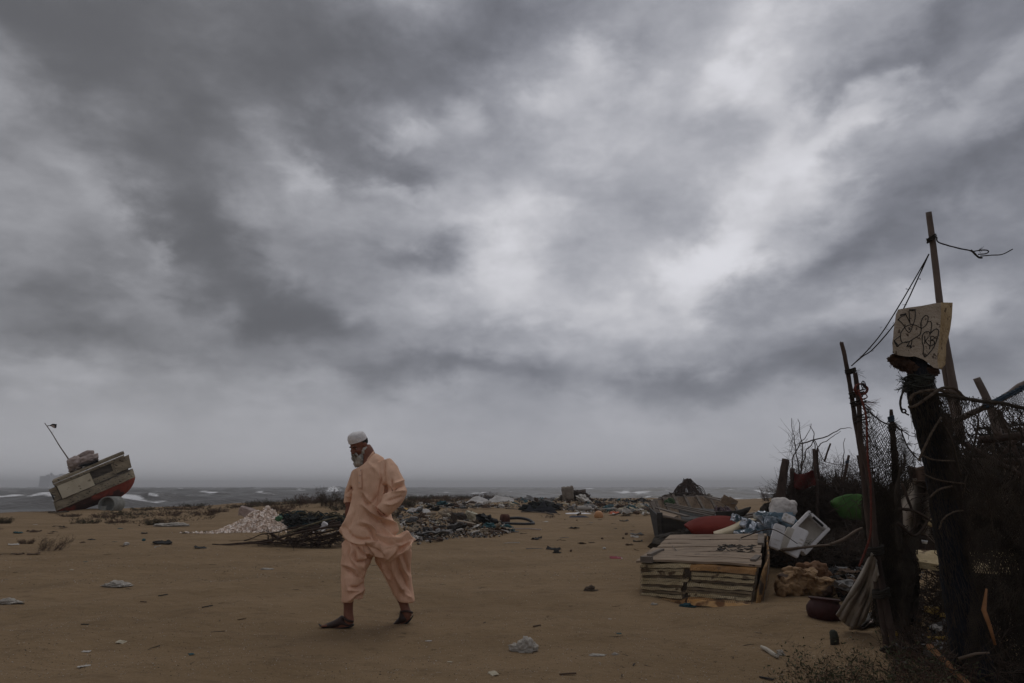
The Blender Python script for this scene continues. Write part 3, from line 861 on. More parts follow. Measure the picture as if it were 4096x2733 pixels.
for bx, by, dd in ((422, 402, -.125), (417, 440, -.140), (412, 490, -.150)):
    MB().blob(q(bx, by, dd), (.006, .003, .006), amp=0, sub=2).build('button', PEARL, tunic_o, True)

# ---- trousers
tr = MB()
tr.loft([ring(340, 590, 840, .12, 0), ring(318, 640, 900, .13, 0), ring(306, 690, 950, .12, 0), ring(330, 640, 1000, .10, 0)], n=30)
tr.loft([ring(312, 560, 890, .12, -.02), ring(300, 540, 950, .12, -.04), ring(293, 500, 1030, .115, -.07), ring(289, 462, 1090, .105, -.09), ring(290, 444, 1150, .10, -.11), ring(296, 442, 1210, .10, -.11), ring(299, 440, 1265, .095, -.11), ring(300, 430, 1322, .085, -.11, 1296)], n=28)
tr.loft([ring(440, 756, 900, .12, .02), ring(490, 772, 970, .12, .03), ring(540, 770, 1050, .11, .05), ring(585, 770, 1120, .10, .08), ring(620, 776, 1190, .095, .10), ring(652, 786, 1260, .085, .12), ring(684, 792, 1308, .075, .12, 1318)], n=28)
R_F = [([(348, 880), (366, 960), (352, 1010), (372, 1060)], .020, 11), ([(340, 940), (345, 1010), (380, 1075), (440, 1150)], -.016, 11), ([(380, 955), (384, 1020), (420, 1042), (510, 1020)], -.028, 13),
       ([(300, 1080), (340, 1100), (400, 1140), (430, 1158)], -.020, 12), ([(296, 1060), (350, 1075), (410, 1110)], .014, 11), ([(350, 1215), (400, 1220), (444, 1190)], -.020, 10), ([(340, 1235), (400, 1240), (440, 1225)], .014, 10),
       ([(345, 1315), (380, 1270), (432, 1240)], .022, 11), ([(370, 1320), (405, 1290), (436, 1268)], -.018, 9), ([(400, 900), (420, 960), (470, 1000), (520, 1005)], -.022, 13), ([(430, 930), (450, 980), (500, 985)], .020, 9),
       ([(430, 1060), (436, 1110), (430, 1160)], .018, 9), ([(470, 960), (455, 1020), (440, 1090)], .014, 9), ([(575, 1050), (600, 1110), (640, 1170)], .016, 10),
       ([(640, 1030), (655, 1110), (700, 1200), (735, 1240)], .020, 11), ([(670, 1020), (690, 1090), (730, 1160), (770, 1250)], -.020, 11), ([(690, 1000), (715, 1080), (755, 1160)], .018, 10), ([(720, 990), (745, 1060), (768, 1130)], -.014, 9),
       ([(600, 1060), (640, 1140), (690, 1240), (720, 1290)], -.014, 12), ([(700, 1200), (730, 1260), (775, 1300)], .012, 10), ([(305, 900), (312, 1000)], .010, 9), ([(320, 1130), (330, 1200), (350, 1260)], .010, 12)]
trousers = remesh(tr, .0075, 3, disp=folds(R_F, .015, 8.0, (1.2, 1, .7)))
trousers.build('trousers', FABRIC_T, person, True)

# ---- sandals
def sandal(soleL, rings_, d, strap):
    so = MB()
    S_ = spl(soleL, 5)
    so.loft([(q(a, b, d), Vector((0, 0, t * MPX)), Vector((0, w, 0))) for a, b, t, w in S_], n=12)
    o = so.build('sandal', SOLE, person, True)
    up = MB()
    R_ = spl(rings_, 4)
    up.loft([(q(x, (y0 + y1) / 2, d), q(x, y0, d) * .5 - q(x, y1, d) * .5, Vector((0, w, 0))) for x, y0, y1, w in R_], n=16)
    up.build('upper', LEATH, o, True)
    st = MB().tube([q(a, b, d + e) for a, b, e in spl(strap, 5)], 7 * MPX, n=8); st.build('strap', LEATH, o, True)
    return o
s1 = sandal([(130, 1474, 2, .010), (150, 1490, 5, .022), (190, 1504, 7, .040), (240, 1506, 8, .046), (300, 1499, 8, .038), (350, 1490, 8, .036), (374, 1482, 6, .024)],
       [(160, 1484, 1496, .02), (190, 1468, 1502, .040), (230, 1452, 1502, .046), (265, 1432, 1500, .044), (292, 1414, 1498, .042), (312, 1438, 1494, .041), (340, 1462, 1490, .040), (368, 1472, 1486, .032)], -.11,
       [(300, 1425, -.045), (330, 1450, -.048), (372, 1458, -.02)])
s2 = sandal([(636, 1478, 4, .018), (660, 1484, 8, .034), (700, 1483, 8, .044), (740, 1468, 8, .040), (768, 1445, 8, .034), (788, 1416, 6, .022)],
       [(650, 1472, 1482, .024), (672, 1446, 1480, .040), (692, 1420, 1478, .045), (700, 1376, 1476, .044), (720, 1392, 1470, .042), (745, 1420, 1456, .036)], .12,
       [(700, 1390, -.05), (745, 1385, -.05), (784, 1396, -.02)])
# ================================================================== BOAT ON THE LEFT, PIPE, FAR BUILDINGS
WOODP = mat('weathered_olive_paint', (0.18, 0.146, 0.096), (0.33, 0.275, 0.19), scale=1.6, rough=0.85, bump=0.4, bscale=12, stretch=(1, 1, 2.5), speck=(7, (0.05, 0.04, 0.03), .60))
WOODD = mat('dark_weathered_wood', (0.055, 0.045, 0.035), (0.12, 0.10, 0.08), scale=2.5, rough=0.9, bump=0.5, bscale=20, stretch=(.6, 1, 3))
HULLR = mat('red_antifouling', (0.16, 0.024, 0.012), (0.34, 0.062, 0.025), scale=1.3, rough=0.75, bump=0.3, bscale=15, c3=(0.24, 0.04, 0.018), speck=(1.2, (0.06, 0.022, 0.014), .52))  # large dark blotches put the hull's shading into the red paint
PANELW = mat('cream_board', (0.46, 0.40, 0.29), (0.56, 0.50, 0.37), scale=1.5, rough=0.8, bump=0.2, speck=(4, (0.22, 0.18, 0.12), .66))
SACKC = mat('dusty_sackcloth', (0.26, 0.20, 0.175), (0.42, 0.345, 0.31), scale=4, rough=0.95, bump=0.6, bscale=30)
CONC = mat('stained_concrete', (0.17, 0.17, 0.15), (0.27, 0.27, 0.245), scale=4, rough=0.9, bump=0.4, bscale=30)
BLACKCL = mat('black_cloth', (0.012, 0.013, 0.016), (0.03, 0.03, 0.034), scale=6, rough=0.9)
PALECL = mat('pale_pink_cloth', (0.36, 0.29, 0.26), (0.46, 0.38, 0.34), scale=6, rough=0.9)
BAMBOO = mat('grey_bamboo', (0.10, 0.078, 0.066), (0.18, 0.142, 0.122), scale=3, rough=0.7, bump=0.3, bscale=25, stretch=(2, 2, .6))

YB = 34.0
bp0 = P(150 + 800 / 3.733, 1680 + 1000 / 3.733, YB)
BM = (P(1000, 1900, YB).x - P(900, 1900, YB).x) / 373.3 * 1.0     # metres per unit
def bo(x, y, z):
    """boat frame in sketch units (x along, y away from the camera, z up), nose tipped up"""
    a = math.radians(23.6)
    s_ = x * math.cos(a) - z * math.sin(a)
    return bp0 + Vector((.857 * .857 * s_ - .515 * y, .515 * .857 * s_ + .857 * y, x * math.sin(a) + z * math.cos(a))) * BM
def bR(): return Matrix.Rotation(math.radians(31), 3, 'Z') @ Matrix.Rotation(-math.radians(26.5), 3, 'Y')
boat_loc = bo(-350, 300, -230); boat_loc.z = H(boat_loc.x, boat_loc.y)
boat = thing('fishing_boat', boat_loc, 'beached cabin boat with orange red bottom, tipped nose up beside the surf at left', 'boat')
# hull stations: x, half beam, keel z
ST = [(-552, 170, -100), (-530, 200, -190), (-400, 235, -235), (-200, 260, -262), (0, 268, -280), (200, 262, -305), (330, 245, -322), (450, 210, -300), (540, 160, -262), (610, 100, -205), (648, 50, -150), (662, 18, -120)]
S2 = spl(ST, 3)
YC = 262   # centre line distance behind the near side
def hullpt(st, t):
    x, b, k = st     # t 0 gunwale-near .. 1 keel .. 2 gunwale-far
    s = 1 if t <= 1 else -1; u = t if t <= 1 else 2 - t
    z = -118 * 1.0 + (k + 118) * math.sin(u * math.pi / 2) ** 1.5
    y = b * (math.cos(u * math.pi / 2) ** .62 if u < 1 else 0)
    return bo(x, YC - s * y, z)
h = MB()
h.grid(lambda u, v: hullpt(S2[min(int(round(u * (len(S2) - 1))), len(S2) - 1)], v * 2), len(S2) - 1, 22, thick=.05)
h.grid(lambda u, v: hullpt(S2[0], 1 + (v - .5) * 2 * 1.0 * (1 - 0.0)).lerp(hullpt(S2[0], 1 - (v - .5) * 2), u), 2, 10, thick=.03)
h.build('hull', HULLR, boat, True)
tp = MB()
def topside(s, z0, z1, out):
    def f(u, v):
        x, b, k = S2[min(int(round(u * (len(S2) - 1))), len(S2) - 1)]
        zz = z0 + (z1 - z0) * v
        bulge = out + 8 * math.sin(v * math.pi)
        zz += 6 * math.sin(x * .02)
        return bo(x + (14 if x > 600 else (-14 if x < -540 else 0)), YC - s * (b + bulge), zz)
    return f
for s_ in (1, -1):
    tp.grid(topside(s_, -128, 4, 12), len(S2) - 1, 6, thick=.05 * s_)
tp.prism([bo(-560, 60, -120), bo(-560, 460, -120), bo(-566, 470, 5), bo(-566, 50, 5)], bo(12, 0, 0) - bo(0, 0, 0))
tp.prism([bo(655, 235, -125), bo(655, 290, -125), bo(662, 295, 6), bo(662, 230, 6)], bo(12, 0, 0) - bo(0, 0, 0))
tp.build('topside', WOODP, boat, True)
for s_ in (1, -1):
    rr = MB().tube([bo(x, YC - s_ * (b + 22), -122) for x, b, k in S2], .035, n=6, amp=.3); rr.build('rubbing_strake', WOODP, boat, True)
    rr = MB().tube([bo(x, YC - s_ * (b + 16), 6) for x, b, k in S2], .028, n=6, amp=.3); rr.build('gunwale', WOODD, boat, True)
dk = MB().prism([bo(x, YC - b, -12) for x, b, k in S2] + [bo(x, YC + b, -12) for x, b, k in reversed(S2)], bo(0, 0, -10) - bo(0, 0, 0))
dk.build('deck', WOODD, boat)
# cabin: recessed wall, posts, forward bulwark, stern planks
cw = MB()
cw.prism([bo(-480, 55, 0), bo(600, 75, 0), bo(600, 75, 235), bo(-480, 55, 235)], bo(0, 6, 0) - bo(0, 0, 0))
cw.prism([bo(-480, 455, 0), bo(600, 450, 0), bo(600, 450, 235), bo(-480, 455, 235)], bo(0, 6, 0) - bo(0, 0, 0))
cw.prism([bo(-482, 55, 0), bo(-482, 455, 0), bo(-482, 455, 235), bo(-482, 55, 235)], bo(-6, 0, 0) - bo(0, 0, 0))
cw.build('cabin_wall', WOODD, boat)
lw = MB().prism([bo(50, 44, 5), bo(400, 52, 5), bo(400, 52, 98), bo(50, 44, 98)], bo(0, 8, 0) - bo(0, 0, 0)); lw.build('cabin_panel', WOODP, boat)
lw = MB().prism([bo(410, 40, 40), bo(655, 46, 36), bo(668, 46, 238), bo(410, 40, 232)], bo(0, 10, 0) - bo(0, 0, 0)); lw.build('bulwark', WOODP, boat)
lw = MB().prism([bo(655, 48, 34), bo(670, 48, 240), bo(670, 470, 240), bo(655, 470, 34)], bo(-8, 0, 0) - bo(0, 0, 0)); lw.build('bulwark', WOODP, boat)
lw = MB().prism([bo(-580, 30, 209), bo(-470, 30, 212), bo(-440, 34, 5), bo(-560, 34, 5), bo(-528, 30, 80)], bo(0, 10, 0) - bo(0, 0, 0)); lw.build('stern_panel', WOODP, boat)
lw = MB().prism([bo(-575, 40, 205), bo(-550, 40, 5), bo(-550, 470, 5), bo(-575, 470, 205)], bo(6, 0, 0) - bo(0, 0, 0)); lw.build('stern_panel', WOODD, boat)
for x in (385, 402):
    MB().beam(bo(x, 36, 0), bo(x - 8, 36, 236), .035, .035).build('cabin_post', WOODP, boat)
bx = MB().rbox((bo(-436, 0, 212) + bo(45, 0, -6)) / 2 + bo(0, -6, 0) - bo(0, 0, 0), (430 * BM, .22, 200 * BM), R=bR(), b=.012)
bx.build('side_panel', PANELW, boat)
MB().rbox((bo(-436, 0, 212) + bo(45, 0, -6)) / 2 + bo(0, 18, 0) - bo(0, 0, 0), (438 * BM, .10, 210 * BM), R=bR(), b=.01).build('panel_frame', WOODP, boat)
rf = MB()
rf.prism([bo(-498, -8, 262), bo(608, 10, 268), bo(602, 500, 300), bo(-495, 505, 300)], bo(0, 0, 40) - bo(0, 0, 0))
rf.prism([bo(-490, -14, 236), bo(592, 4, 236), bo(600, 4, 262), bo(-498, -14, 258)], bo(0, 12, 0) - bo(0, 0, 0))
rf.prism([bo(-470, -4, 214), bo(585, 10, 222), bo(585, 10, 236), bo(-470, -4, 236)], bo(0, 12, 0) - bo(0, 0, 0))
rf.build('cabin_roof', WOODP, boat)
MB().beam(bo(300, -4, 312), bo(608, 0, 318), .03, .025, jit=.006, seg=5).build('roof_plank', WOODD, boat)
# flag pole on the roof
def bq(x, y, Y=YB): return P(150 + x / 3.733, 1680 + y / 3.733, Y)
fp = MB().tube(spl([bq(520, 700, 34.5), bq(465, 595, 34.4), bq(432, 540, 34.4), bq(330, 390, 34.4), (bq(205, 185, 34.4)), bq(108, 48, 34.4)], 3), [.036, .018], n=7, amp=.15)
fpo = fp.build('flagpole', BAMBOO, boat, True)
fl = MB().grid(lambda u, v: bq(148 + 128 * u * (1 - .12 * v) + 12 * v * u, 82 - 24 * u + v * (4 + 60 * u) + 8 * math.sin(u * 7 + v * 2), 34.4 + .08 * math.sin(u * 6)), 12, 8, thick=.008)
fl.build('flag', PALECL, fpo, True)
f2 = MB().grid(lambda u, v: bq(152 + 132 * u, 80 - 26 * u + v * (3 + (26 if u < .8 else 50) * u) + 7 * math.sin(u * 8), 34.36 + .08 * math.sin(u * 6)), 14, 6, thick=.008)
f2.build('flag_stripe', BLACKCL, fpo, True)
f3 = MB(); f3.blob(bq(275, 75, 34.33), (.05, .015, .04), amp=.6, sub=2); f3.tube([bq(275, 75, 34.33), bq(272, 100, 34.33), bq(268, 122, 34.33)], [.03, .02, .03], n=6, amp=.5); f3.build('flag_tatter', BLACKCL, fpo)
MB().tube([bq(236, 162, 34.4), bq(232, 190, 34.4), bq(212, 186, 34.4)], .006, n=4).build('flag_cord', PALECL, fpo)
# bundles on the roof
k_ = MB(); k_.blob(bq(566, 635, 34.3), (.34, .34, .30), amp=.25, sub=4, freq=1.6, seed=2, rid=.10); k_.blob(bq(520, 715, 34.3), (.17, .2, .22), amp=.5, sub=3, freq=2.5, seed=6); k_.blob(bq(600, 690, 34.3), (.2, .2, .16), amp=.4, sub=3, seed=9)
tag(k_.build('sack', SACKC, None, True), 'round stuffed sack at the foot of the flagpole on the boat roof', 'sack')
k_ = MB(); k_.blob(bq(765, 592, 34.5), (.46, .36, .24), amp=.35, sub=4, freq=1.8, seed=3, rid=.16, R=Matrix.Rotation(-.25, 3, 'Y'))
tag(k_.build('sack', SACKC, None, True), 'wrinkled bundle of cloth behind the round sack on the boat roof', 'sack')
k_ = MB(); k_.tube([bq(600, 560, 34.75), bq(680, 530, 34.7), bq(760, 500, 34.7), bq(828, 492, 34.7)], [.10, .17, .16, .13], n=14, amp=.25)
tag(k_.build('cloth_roll', SACKC, None, True), 'rolled tarpaulin lying topmost among the bundles on the boat roof', 'roll')
k_ = MB().grid(lambda u, v: bq(610 + 300 * u, 690 - 95 * u - 8 * math.sin(u * 9) + 30 * v, 34.05 + .5 * v), 14, 5, thick=.03)
tag(k_.build('tarpaulin', BLACKCL, None), 'dark tarpaulin edge sticking out under the bundles on the boat roof', 'tarpaulin')
# concrete ring propping the hull
pc = bq(1030, 1268, YB - .4); 
ax = Vector((-.10, .9, .0)).normalized(); sd = Vector((ax.y, -ax.x, 0)); upv = Vector((0, 0, 1))
ro, ri, ln = .385, .335, 1.1
pm = MB()
ringp = []
for c, r in ((pc, ro), (pc + ax * ln, ro), (pc + ax * ln, ri), (pc, ri)):
    ringp.append([c + sd * (r * math.cos(t)) + upv * (r * math.sin(t)) for t in [2 * math.pi * k / 40 for k in range(40)]])
vs = [p for r_ in ringp for p in r_]
fs = [(a * 40 + k, a * 40 + (k + 1) % 40, ((a + 1) % 4) * 40 + (k + 1) % 40, ((a + 1) % 4) * 40 + k) for a in range(4) for k in range(40)]
pm.add(vs, fs)
pm.add([pc + ax * .45 + sd * (ri * 1.02 * math.cos(t)) + upv * (ri * 1.02 * math.sin(t)) for t in [2 * math.pi * k / 40 for k in range(40)]], [tuple(range(40))])
tag(pm.build('concrete_pipe', CONC, None, True), 'short round concrete pipe wedged under the red boat', 'pipe')
k_ = MB().rbox(bq(985, 1320, YB - .6), (.22, .1, .2), b=.01); tag(k_.build('concrete_block', CONC), 'small pale block standing in the mouth of the concrete pipe', 'block')
k_ = MB().beam(onground((bq(190, 1370, 32).x, 32.2), .05), onground((bq(395, 1370, 32).x, 32.0), .06), .5, .06, jit=.03, seg=6)
tag(k_.build('timber', WOODD), 'flat dark timber lying on the sand under the stern of the beached boat', 'timber')

# far buildings fading in the haze on the horizon at left
FARB = mat('far_concrete_wall', (0.30, 0.30, 0.31), (0.40, 0.40, 0.41), scale=.05, rough=0.9, bump=0)
def far_building(px0, px1, top, Y, lab):
    a, b = P(px0, 1945, Y), P(px1, 1945, Y); t = P((px0 + px1) / 2, top, Y)
    r = thing('apartment_block', Vector(((a.x + b.x) / 2, Y, SEA_Z)), lab, 'building', 'buildings far off in the haze')
    w = b.x - a.x; h_ = t.z - SEA_Z
    MB().box(((a.x + b.x) / 2, Y, SEA_Z + h_ / 2), (w, w * .6, h_)).build('wall', FARB, r)
    MB().box(((a.x + b.x) / 2 + w * .1, Y, SEA_Z + h_ + h_ * .06), (w * .3, w * .3, h_ * .12)).build('roof_house', FARB, r)
    n = max(2, int(w / 9))
    for fl_ in range(3):
        MB().box(((a.x + b.x) / 2, Y - w * .3 - .6, SEA_Z + h_ * (.25 + .25 * fl_)), (w * .86, 1.0, h_ * .05)).build('balcony', FARB, r)
far_building(163, 205, 1905, 1500, 'hazy block leftmost on the horizon beyond the surf')
far_building(188, 206, 1898, 1520, 'narrow taller hazy block second from left on the horizon')
far_building(212, 262, 1902, 1560, 'hazy block on the horizon just left of the beached boat')
far_building(262, 330, 1908, 1650, 'faint hazy block on the horizon partly behind the beached boat')
# ================================================================== WRECKED ROWING BOAT
DRIFT = mat('grey_driftwood', (0.10, 0.082, 0.066), (0.20, 0.165, 0.135), scale=3, rough=0.9, bump=0.6, bscale=24, stretch=(.5, .5, 3))
PLANK = mat('sandy_planks', (0.185, 0.135, 0.092), (0.30, 0.225, 0.158), scale=3.5, rough=0.9, bump=0.5, bscale=26, stretch=(.5, 3, 2), speck=(12, (0.07, 0.05, 0.04), .63))
HULLD = mat('black_tarred_hull', (0.020, 0.018, 0.016), (0.045, 0.04, 0.034), scale=3, rough=0.8, bump=0.6, bscale=14, stretch=(.5, .5, 4))
def w5(cx, cy, Y): return P(2480 + cx / 2.412, 1850 + cy / 2.412, Y)
wb = thing('rowing_boat', G(2760, 2150), 'broken old wooden rowing boat with exposed ribs behind the plank stack', 'boat')
A0, A1 = w5(405, 790, 14.6), w5(385, 520, 14.6)          # near stem corner
B0, B1 = w5(352, 735, 15.6), w5(288, 430, 16.6)          # left flare
C1 = [w5(288, 430, 16.6), w5(312, 392, 17.4), w5(352, 366, 18.4), w5(480, 345, 19.4), w5(640, 336, 20.2), w5(820, 332, 20.8), w5(980, 360, 21), w5(1115, 402, 21)]
C0 = [B0] + [onground(p, -.05) + Vector((0, -.5 * (i > 0), 0)) for i, p in enumerate(C1)][1:]
D1 = [A1, w5(520, 545, 14.5), w5(660, 575, 14.4), w5(820, 590, 14.6), w5(1000, 590, 15.2), w5(1130, 560, 16.5)]
D0 = [A0] + [onground(p, -.05) + Vector((0, .25, 0)) for p in D1[1:]]
def wall(mb, lo, hi, n=24, m=5, thick=.03, bul=0.0):
    lo = spl([tuple(p) for p in lo], 6); hi = spl([tuple(p) for p in hi], 6)
    def f(u, v):
        k = u * (len(lo) - 1); i = min(int(k), len(lo) - 2); t = k - i
        a = Vector(lo[i]).lerp(Vector(lo[i + 1]), t); b = Vector(hi[i]).lerp(Vector(hi[i + 1]), t)
        p = a.lerp(b, v); p.y += bul * math.sin(v * math.pi)
        p.z += .012 * mn.noise(Vector((u * 14, 0, 3))) * v
        return p
    mb.grid(f, n, m, thick=thick)
wall_n = MB(); wall(wall_n, D0, D1, bul=-.04, thick=.03); wall_n.build('hull_side', HULLD, wb)
wall_f = MB(); wall(wall_f, C0, C1, bul=.06, thick=-.03, n=30); wall_f.build('hull_side', PLANK, wb)
tr_ = MB(); wall(tr_, [A0, B0], [A1, B1], n=8, thick=.03); tr_.build('transom', HULLD, wb)
MB().beam(A0 - Vector((0, 0, .05)), w5(380, 485, 14.55), .09, .09, jit=.01, seg=4).build('stem_post', HULLD, wb)
for lo, nm in ((C1, 'gunwale'), (D1, 'gunwale')):
    MB().tube([Vector(p) + Vector((0, 0, .01)) for p in spl([tuple(p) for p in lo], 4)], .026, n=5, amp=.4).build(nm, DRIFT, wb)
cs = spl([tuple(p) for p in C1], 6)
random.seed(5)
for k in range(10):
    i = int((k + .6) / 10 * (len(cs) - 1)); p = Vector(cs[i])
    MB().beam(p + Vector((.0, -.08, .05 + random.uniform(-.02, .04))), p + Vector((.10, -.50 - random.random() * .1, -.42)), .07, .05, jit=.008, seg=3).build('rib', DRIFT, wb)
for a, b, w in (((440, 395, 17.5), (920, 488, 15.4), .045), ((450, 410, 17.3), (905, 503, 15.2), .045), ((436, 420, 17.0), (880, 520, 15.0), .05), ((355, 440, 16.4), (650, 520, 14.9), .10), ((830, 335, 19.6), (1115, 400, 18.5), .12)):
    MB().beam(w5(*a), w5(*b), w, .03, jit=.006, seg=4).build('plank', DRIFT, wb)
MB().prism([w5(375, 445, 16.3), w5(560, 510, 15.2), w5(480, 548, 14.8), w5(395, 500, 14.9)], (0, 0, -.03)).build('thwart', PLANK, wb)
MB().prism([w5(560, 430, 17.5), w5(900, 450, 16.5), w5(950, 520, 15.2), w5(600, 560, 14.9)], (0, 0, -.03)).build('bottom_boards', HULLD, wb)
def loose(name, m, a, b, w, h_, lab, cat, jit=.008, seg=4, grp=None):
    o = MB().beam(a, b, w, h_, jit=jit, seg=seg).build(name, m)
    return tag(o, lab, cat, grp)
loose('plank', DRIFT, w5(1080, 530, 14.6), w5(1460, 465, 15.2), .14, .04, 'long weathered plank reaching from the broken boat towards the white sack', 'plank')
loose('plank', DRIFT, w5(1140, 545, 14.2), w5(1440, 500, 14.4), .10, .05, 'shorter dark plank lying below the long plank beside the white sack', 'plank')
loose('log', HULLD, w5(930, 500, 14.6), w5(1150, 490, 14.4), .12, .10, 'black crooked timber lying across the broken rowing boat', 'log')
o = MB().tube([w5(1130, 505, 14.4), w5(1190, 480, 14.3), w5(1230, 455, 14.2), w5(1262, 432, 14.2)], [.09, .07, .045, .012], n=8, amp=.3).build('broken_oar', HULLD); tag(o, 'pointed black broken spar rising above the red sheet', 'spar')
k_ = MB()
for i in range(14): k_.tube([w5(900 + 10 * i + random.uniform(-20, 20), 460 + random.uniform(-25, 20), 15.2), w5(930 + 9 * i, 430 + random.uniform(-10, 40), 15.3), w5(930 + 12 * i, 470 + random.uniform(-15, 20), 15.1)], .014, n=5)
tag(k_.build('rope_coil', mat('mauve_rope', (.08, .055, .06), (.13, .09, .10), rough=.9)), 'tangled mauve rope heaped in the middle of the broken rowing boat', 'rope')
for a, b, lab in (((1000, 335), (1050, 400), 'broken crate board leaning upright at the far end of the rowing boat'), ((1050, 372), (1110, 400), 'small tilted board at the far right end of the rowing boat')):
    k_ = MB().rbox(w5((a[0] + b[0]) / 2, (a[1] + b[1]) / 2, 18.6), (.26, .06, .22), R=Euler((.3, .5, .2)).to_matrix(), b=.008)
    tag(k_.build('board', PLANK), lab, 'board')
k_ = MB().blob(w5(482, 385, 18), (.12, .08, .10), amp=.5, sub=3, rid=.3); tag(k_.build('net_bag', mat('moss_green_net', (.04, .07, .035), (.07, .11, .05), rough=.9, bump=.8)), 'small green net bundle caught on the ribs of the rowing boat', 'net')

# ================================================================== STACK OF FOAM SLABS UNDER PLANKS
FOAM = mat('yellowed_foam', (0.44, 0.33, 0.17), (0.62, 0.50, 0.31), scale=4, rough=0.8, bump=0.9, bscale=45, speck=(8, (0.12, 0.07, 0.03), .58), bdist=.02)
FOAMO = mat('orange_stained_foam', (0.36, 0.17, 0.05), (0.48, 0.31, 0.15), scale=3, rough=0.7, bump=0.7, bscale=45, c3=(.40, .20, .06), speck=(6, (0.14, 0.06, 0.02), .60))
FOAMD = mat('dirty_foam', (0.20, 0.14, 0.075), (0.34, 0.255, 0.15), scale=4, rough=0.85, bump=0.8, bscale=45)
WIRE = mat('rusty_wire', (0.10, 0.075, 0.055), (0.17, 0.135, 0.10), scale=20, rough=0.6, metal=0.3)
FLt, FRt = w5(188, 978, 7.95), w5(1362, 1022, 7.45)
BRt, BLt = w5(1420, 705, 9.7), w5(512, 722, 9.9)
FLb, FRb = G(2557, 2374), G(3012, 2418)
FRb = Vector((FRb.x, min(FRb.y, 7.6), H(FRb.x, FRb.y) - .03)); FRb.z -= .03; FLb = FLb - Vector((0, 0, .06))
BRb, BLb = Vector((BRt.x + .12, 10.2, -.05)), Vector((BLt.x, 10.0, -.05))
stack = thing('foam_raft', (FLb + FRb) / 2, 'stack of yellowed foam slabs bound in wire mesh under grey planks', 'raft')
def sp(u, w_, v):
    """u left-right, w_ front-back, v bottom-top inside the stack"""
    t = (FLt.lerp(FRt, u)).lerp(BLt.lerp(BRt, u), w_)
    b = (FLb.lerp(FRb, u)).lerp(BLb.lerp(BRb, u), w_)
    p = b.lerp(t, v)
    p.z += .020 * math.sin(u * math.pi) * v * (1 - w_)
    return p
random.seed(21)
def slab(u0, u1, w0, w1, v0, v1, m, proud=0.0, mess=.006, n=16):
    c0, c1 = sp(u0, w0, 0) - sp(u0, min(w0 + .1, 1), 0), Vector((0, 0, 0))
    fwd = c0.normalized() * proud
    mb = MB(); sd_ = random.random() * 50
    rings = []
    for i in range(n + 1):
        u = u0 + (u1 - u0) * i / n
        jj = lambda s: mess * mn.noise(Vector((u * 14, s, sd_))) * 2.2
        f0 = sp(u, w0, v0) + fwd; f1 = sp(u, w0, v1) + fwd
        k0 = sp(u, w1, v0); k1 = sp(u, w1, v1)
        e = .16 * (f1 - f0)
        pts = [f0 + e + fwd * .3 + Vector((0, jj(1), jj(2))), f1 - e + fwd * .3 + Vector((0, jj(3), jj(4))), f1 - (f1 - k1) * .04 + Vector((0, 0, jj(5))), k1, k0, f0 - (f0 - k0) * .04 + Vector((0, 0, jj(6)))]
        rings.append(pts)
    vs = [p for r_ in rings for p in r_]; m6 = 6
    fs = [(i * m6 + k, i * m6 + (k + 1) % m6, (i + 1) * m6 + (k + 1) % m6, (i + 1) * m6 + k) for i in range(n) for k in range(m6)]
    fs += [tuple(reversed(range(m6))), tuple(n * m6 + k for k in range(m6))]
    mb.add(vs, fs)
    return mb.build('foam_slab', m, stack, False)
rowsL = [(.01, .10, FOAMO, .02), (.13, .20, FOAM, .01), (.235, .27, FOAMD, -.02), (.295, .37, FOAM, .0), (.395, .43, FOAMD, -.02), (.45, .53, FOAM, .01), (.55, .60, FOAM, -.01), (.635, .68, FOAMD, -.03), (.70, .775, FOAM, .01), (.80, .85, FOAM, .0), (.875, .985, FOAM, .01)]
for v0, v1, m_, pr in rowsL: slab(.01 + random.uniform(0, .008), .40 + random.uniform(-.03, .045), 0, .5, v0 - .008, v1 + .012, m_, pr)
rowsR = [(.005, .17, FOAMO, .045), (.20, .27, FOAM, -.01), (.29, .34, FOAMD, -.03), (.36, .41, FOAMD, -.01), (.43, .52, FOAM, .0), (.55, .60, FOAMD, -.03), (.61, .69, FOAM, .01), (.715, .79, FOAM, .015), (.82, .985, FOAMO, .02)]
for v0, v1, m_, pr in rowsR: slab(.44 + random.uniform(-.03, .03), .965, 0, .5, v0 - .008, v1 + .012, m_, pr)
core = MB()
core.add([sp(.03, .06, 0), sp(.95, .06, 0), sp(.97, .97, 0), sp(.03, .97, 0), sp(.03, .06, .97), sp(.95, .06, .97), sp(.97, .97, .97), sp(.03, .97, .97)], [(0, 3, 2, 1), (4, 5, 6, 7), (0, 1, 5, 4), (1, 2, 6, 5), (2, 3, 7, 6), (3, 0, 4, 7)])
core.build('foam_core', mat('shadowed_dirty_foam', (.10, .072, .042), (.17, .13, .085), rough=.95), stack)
# bulging edge slab standing along the right side
sb = MB(); 
sb.loft([(sp(1.0 + .02 * math.sin(t * 5), t, .50) + Vector((.03, 0, 0)), Vector((.030 + .008 * math.sin(t * 17), .01, 0)), (sp(1, t, .97) - sp(1, t, 0)) * (.53 + .03 * math.sin(t * 11 + 1))) for t in [k / 14 for k in range(15)]], n=18)
sbo = sb.build('side_slab', mat('brown_stained_foam', (.12, .065, .025), (.34, .19, .07), scale=5, rough=.85, bump=.9, bscale=40, speck=(7, (.06, .04, .025), .52)), stack, True)
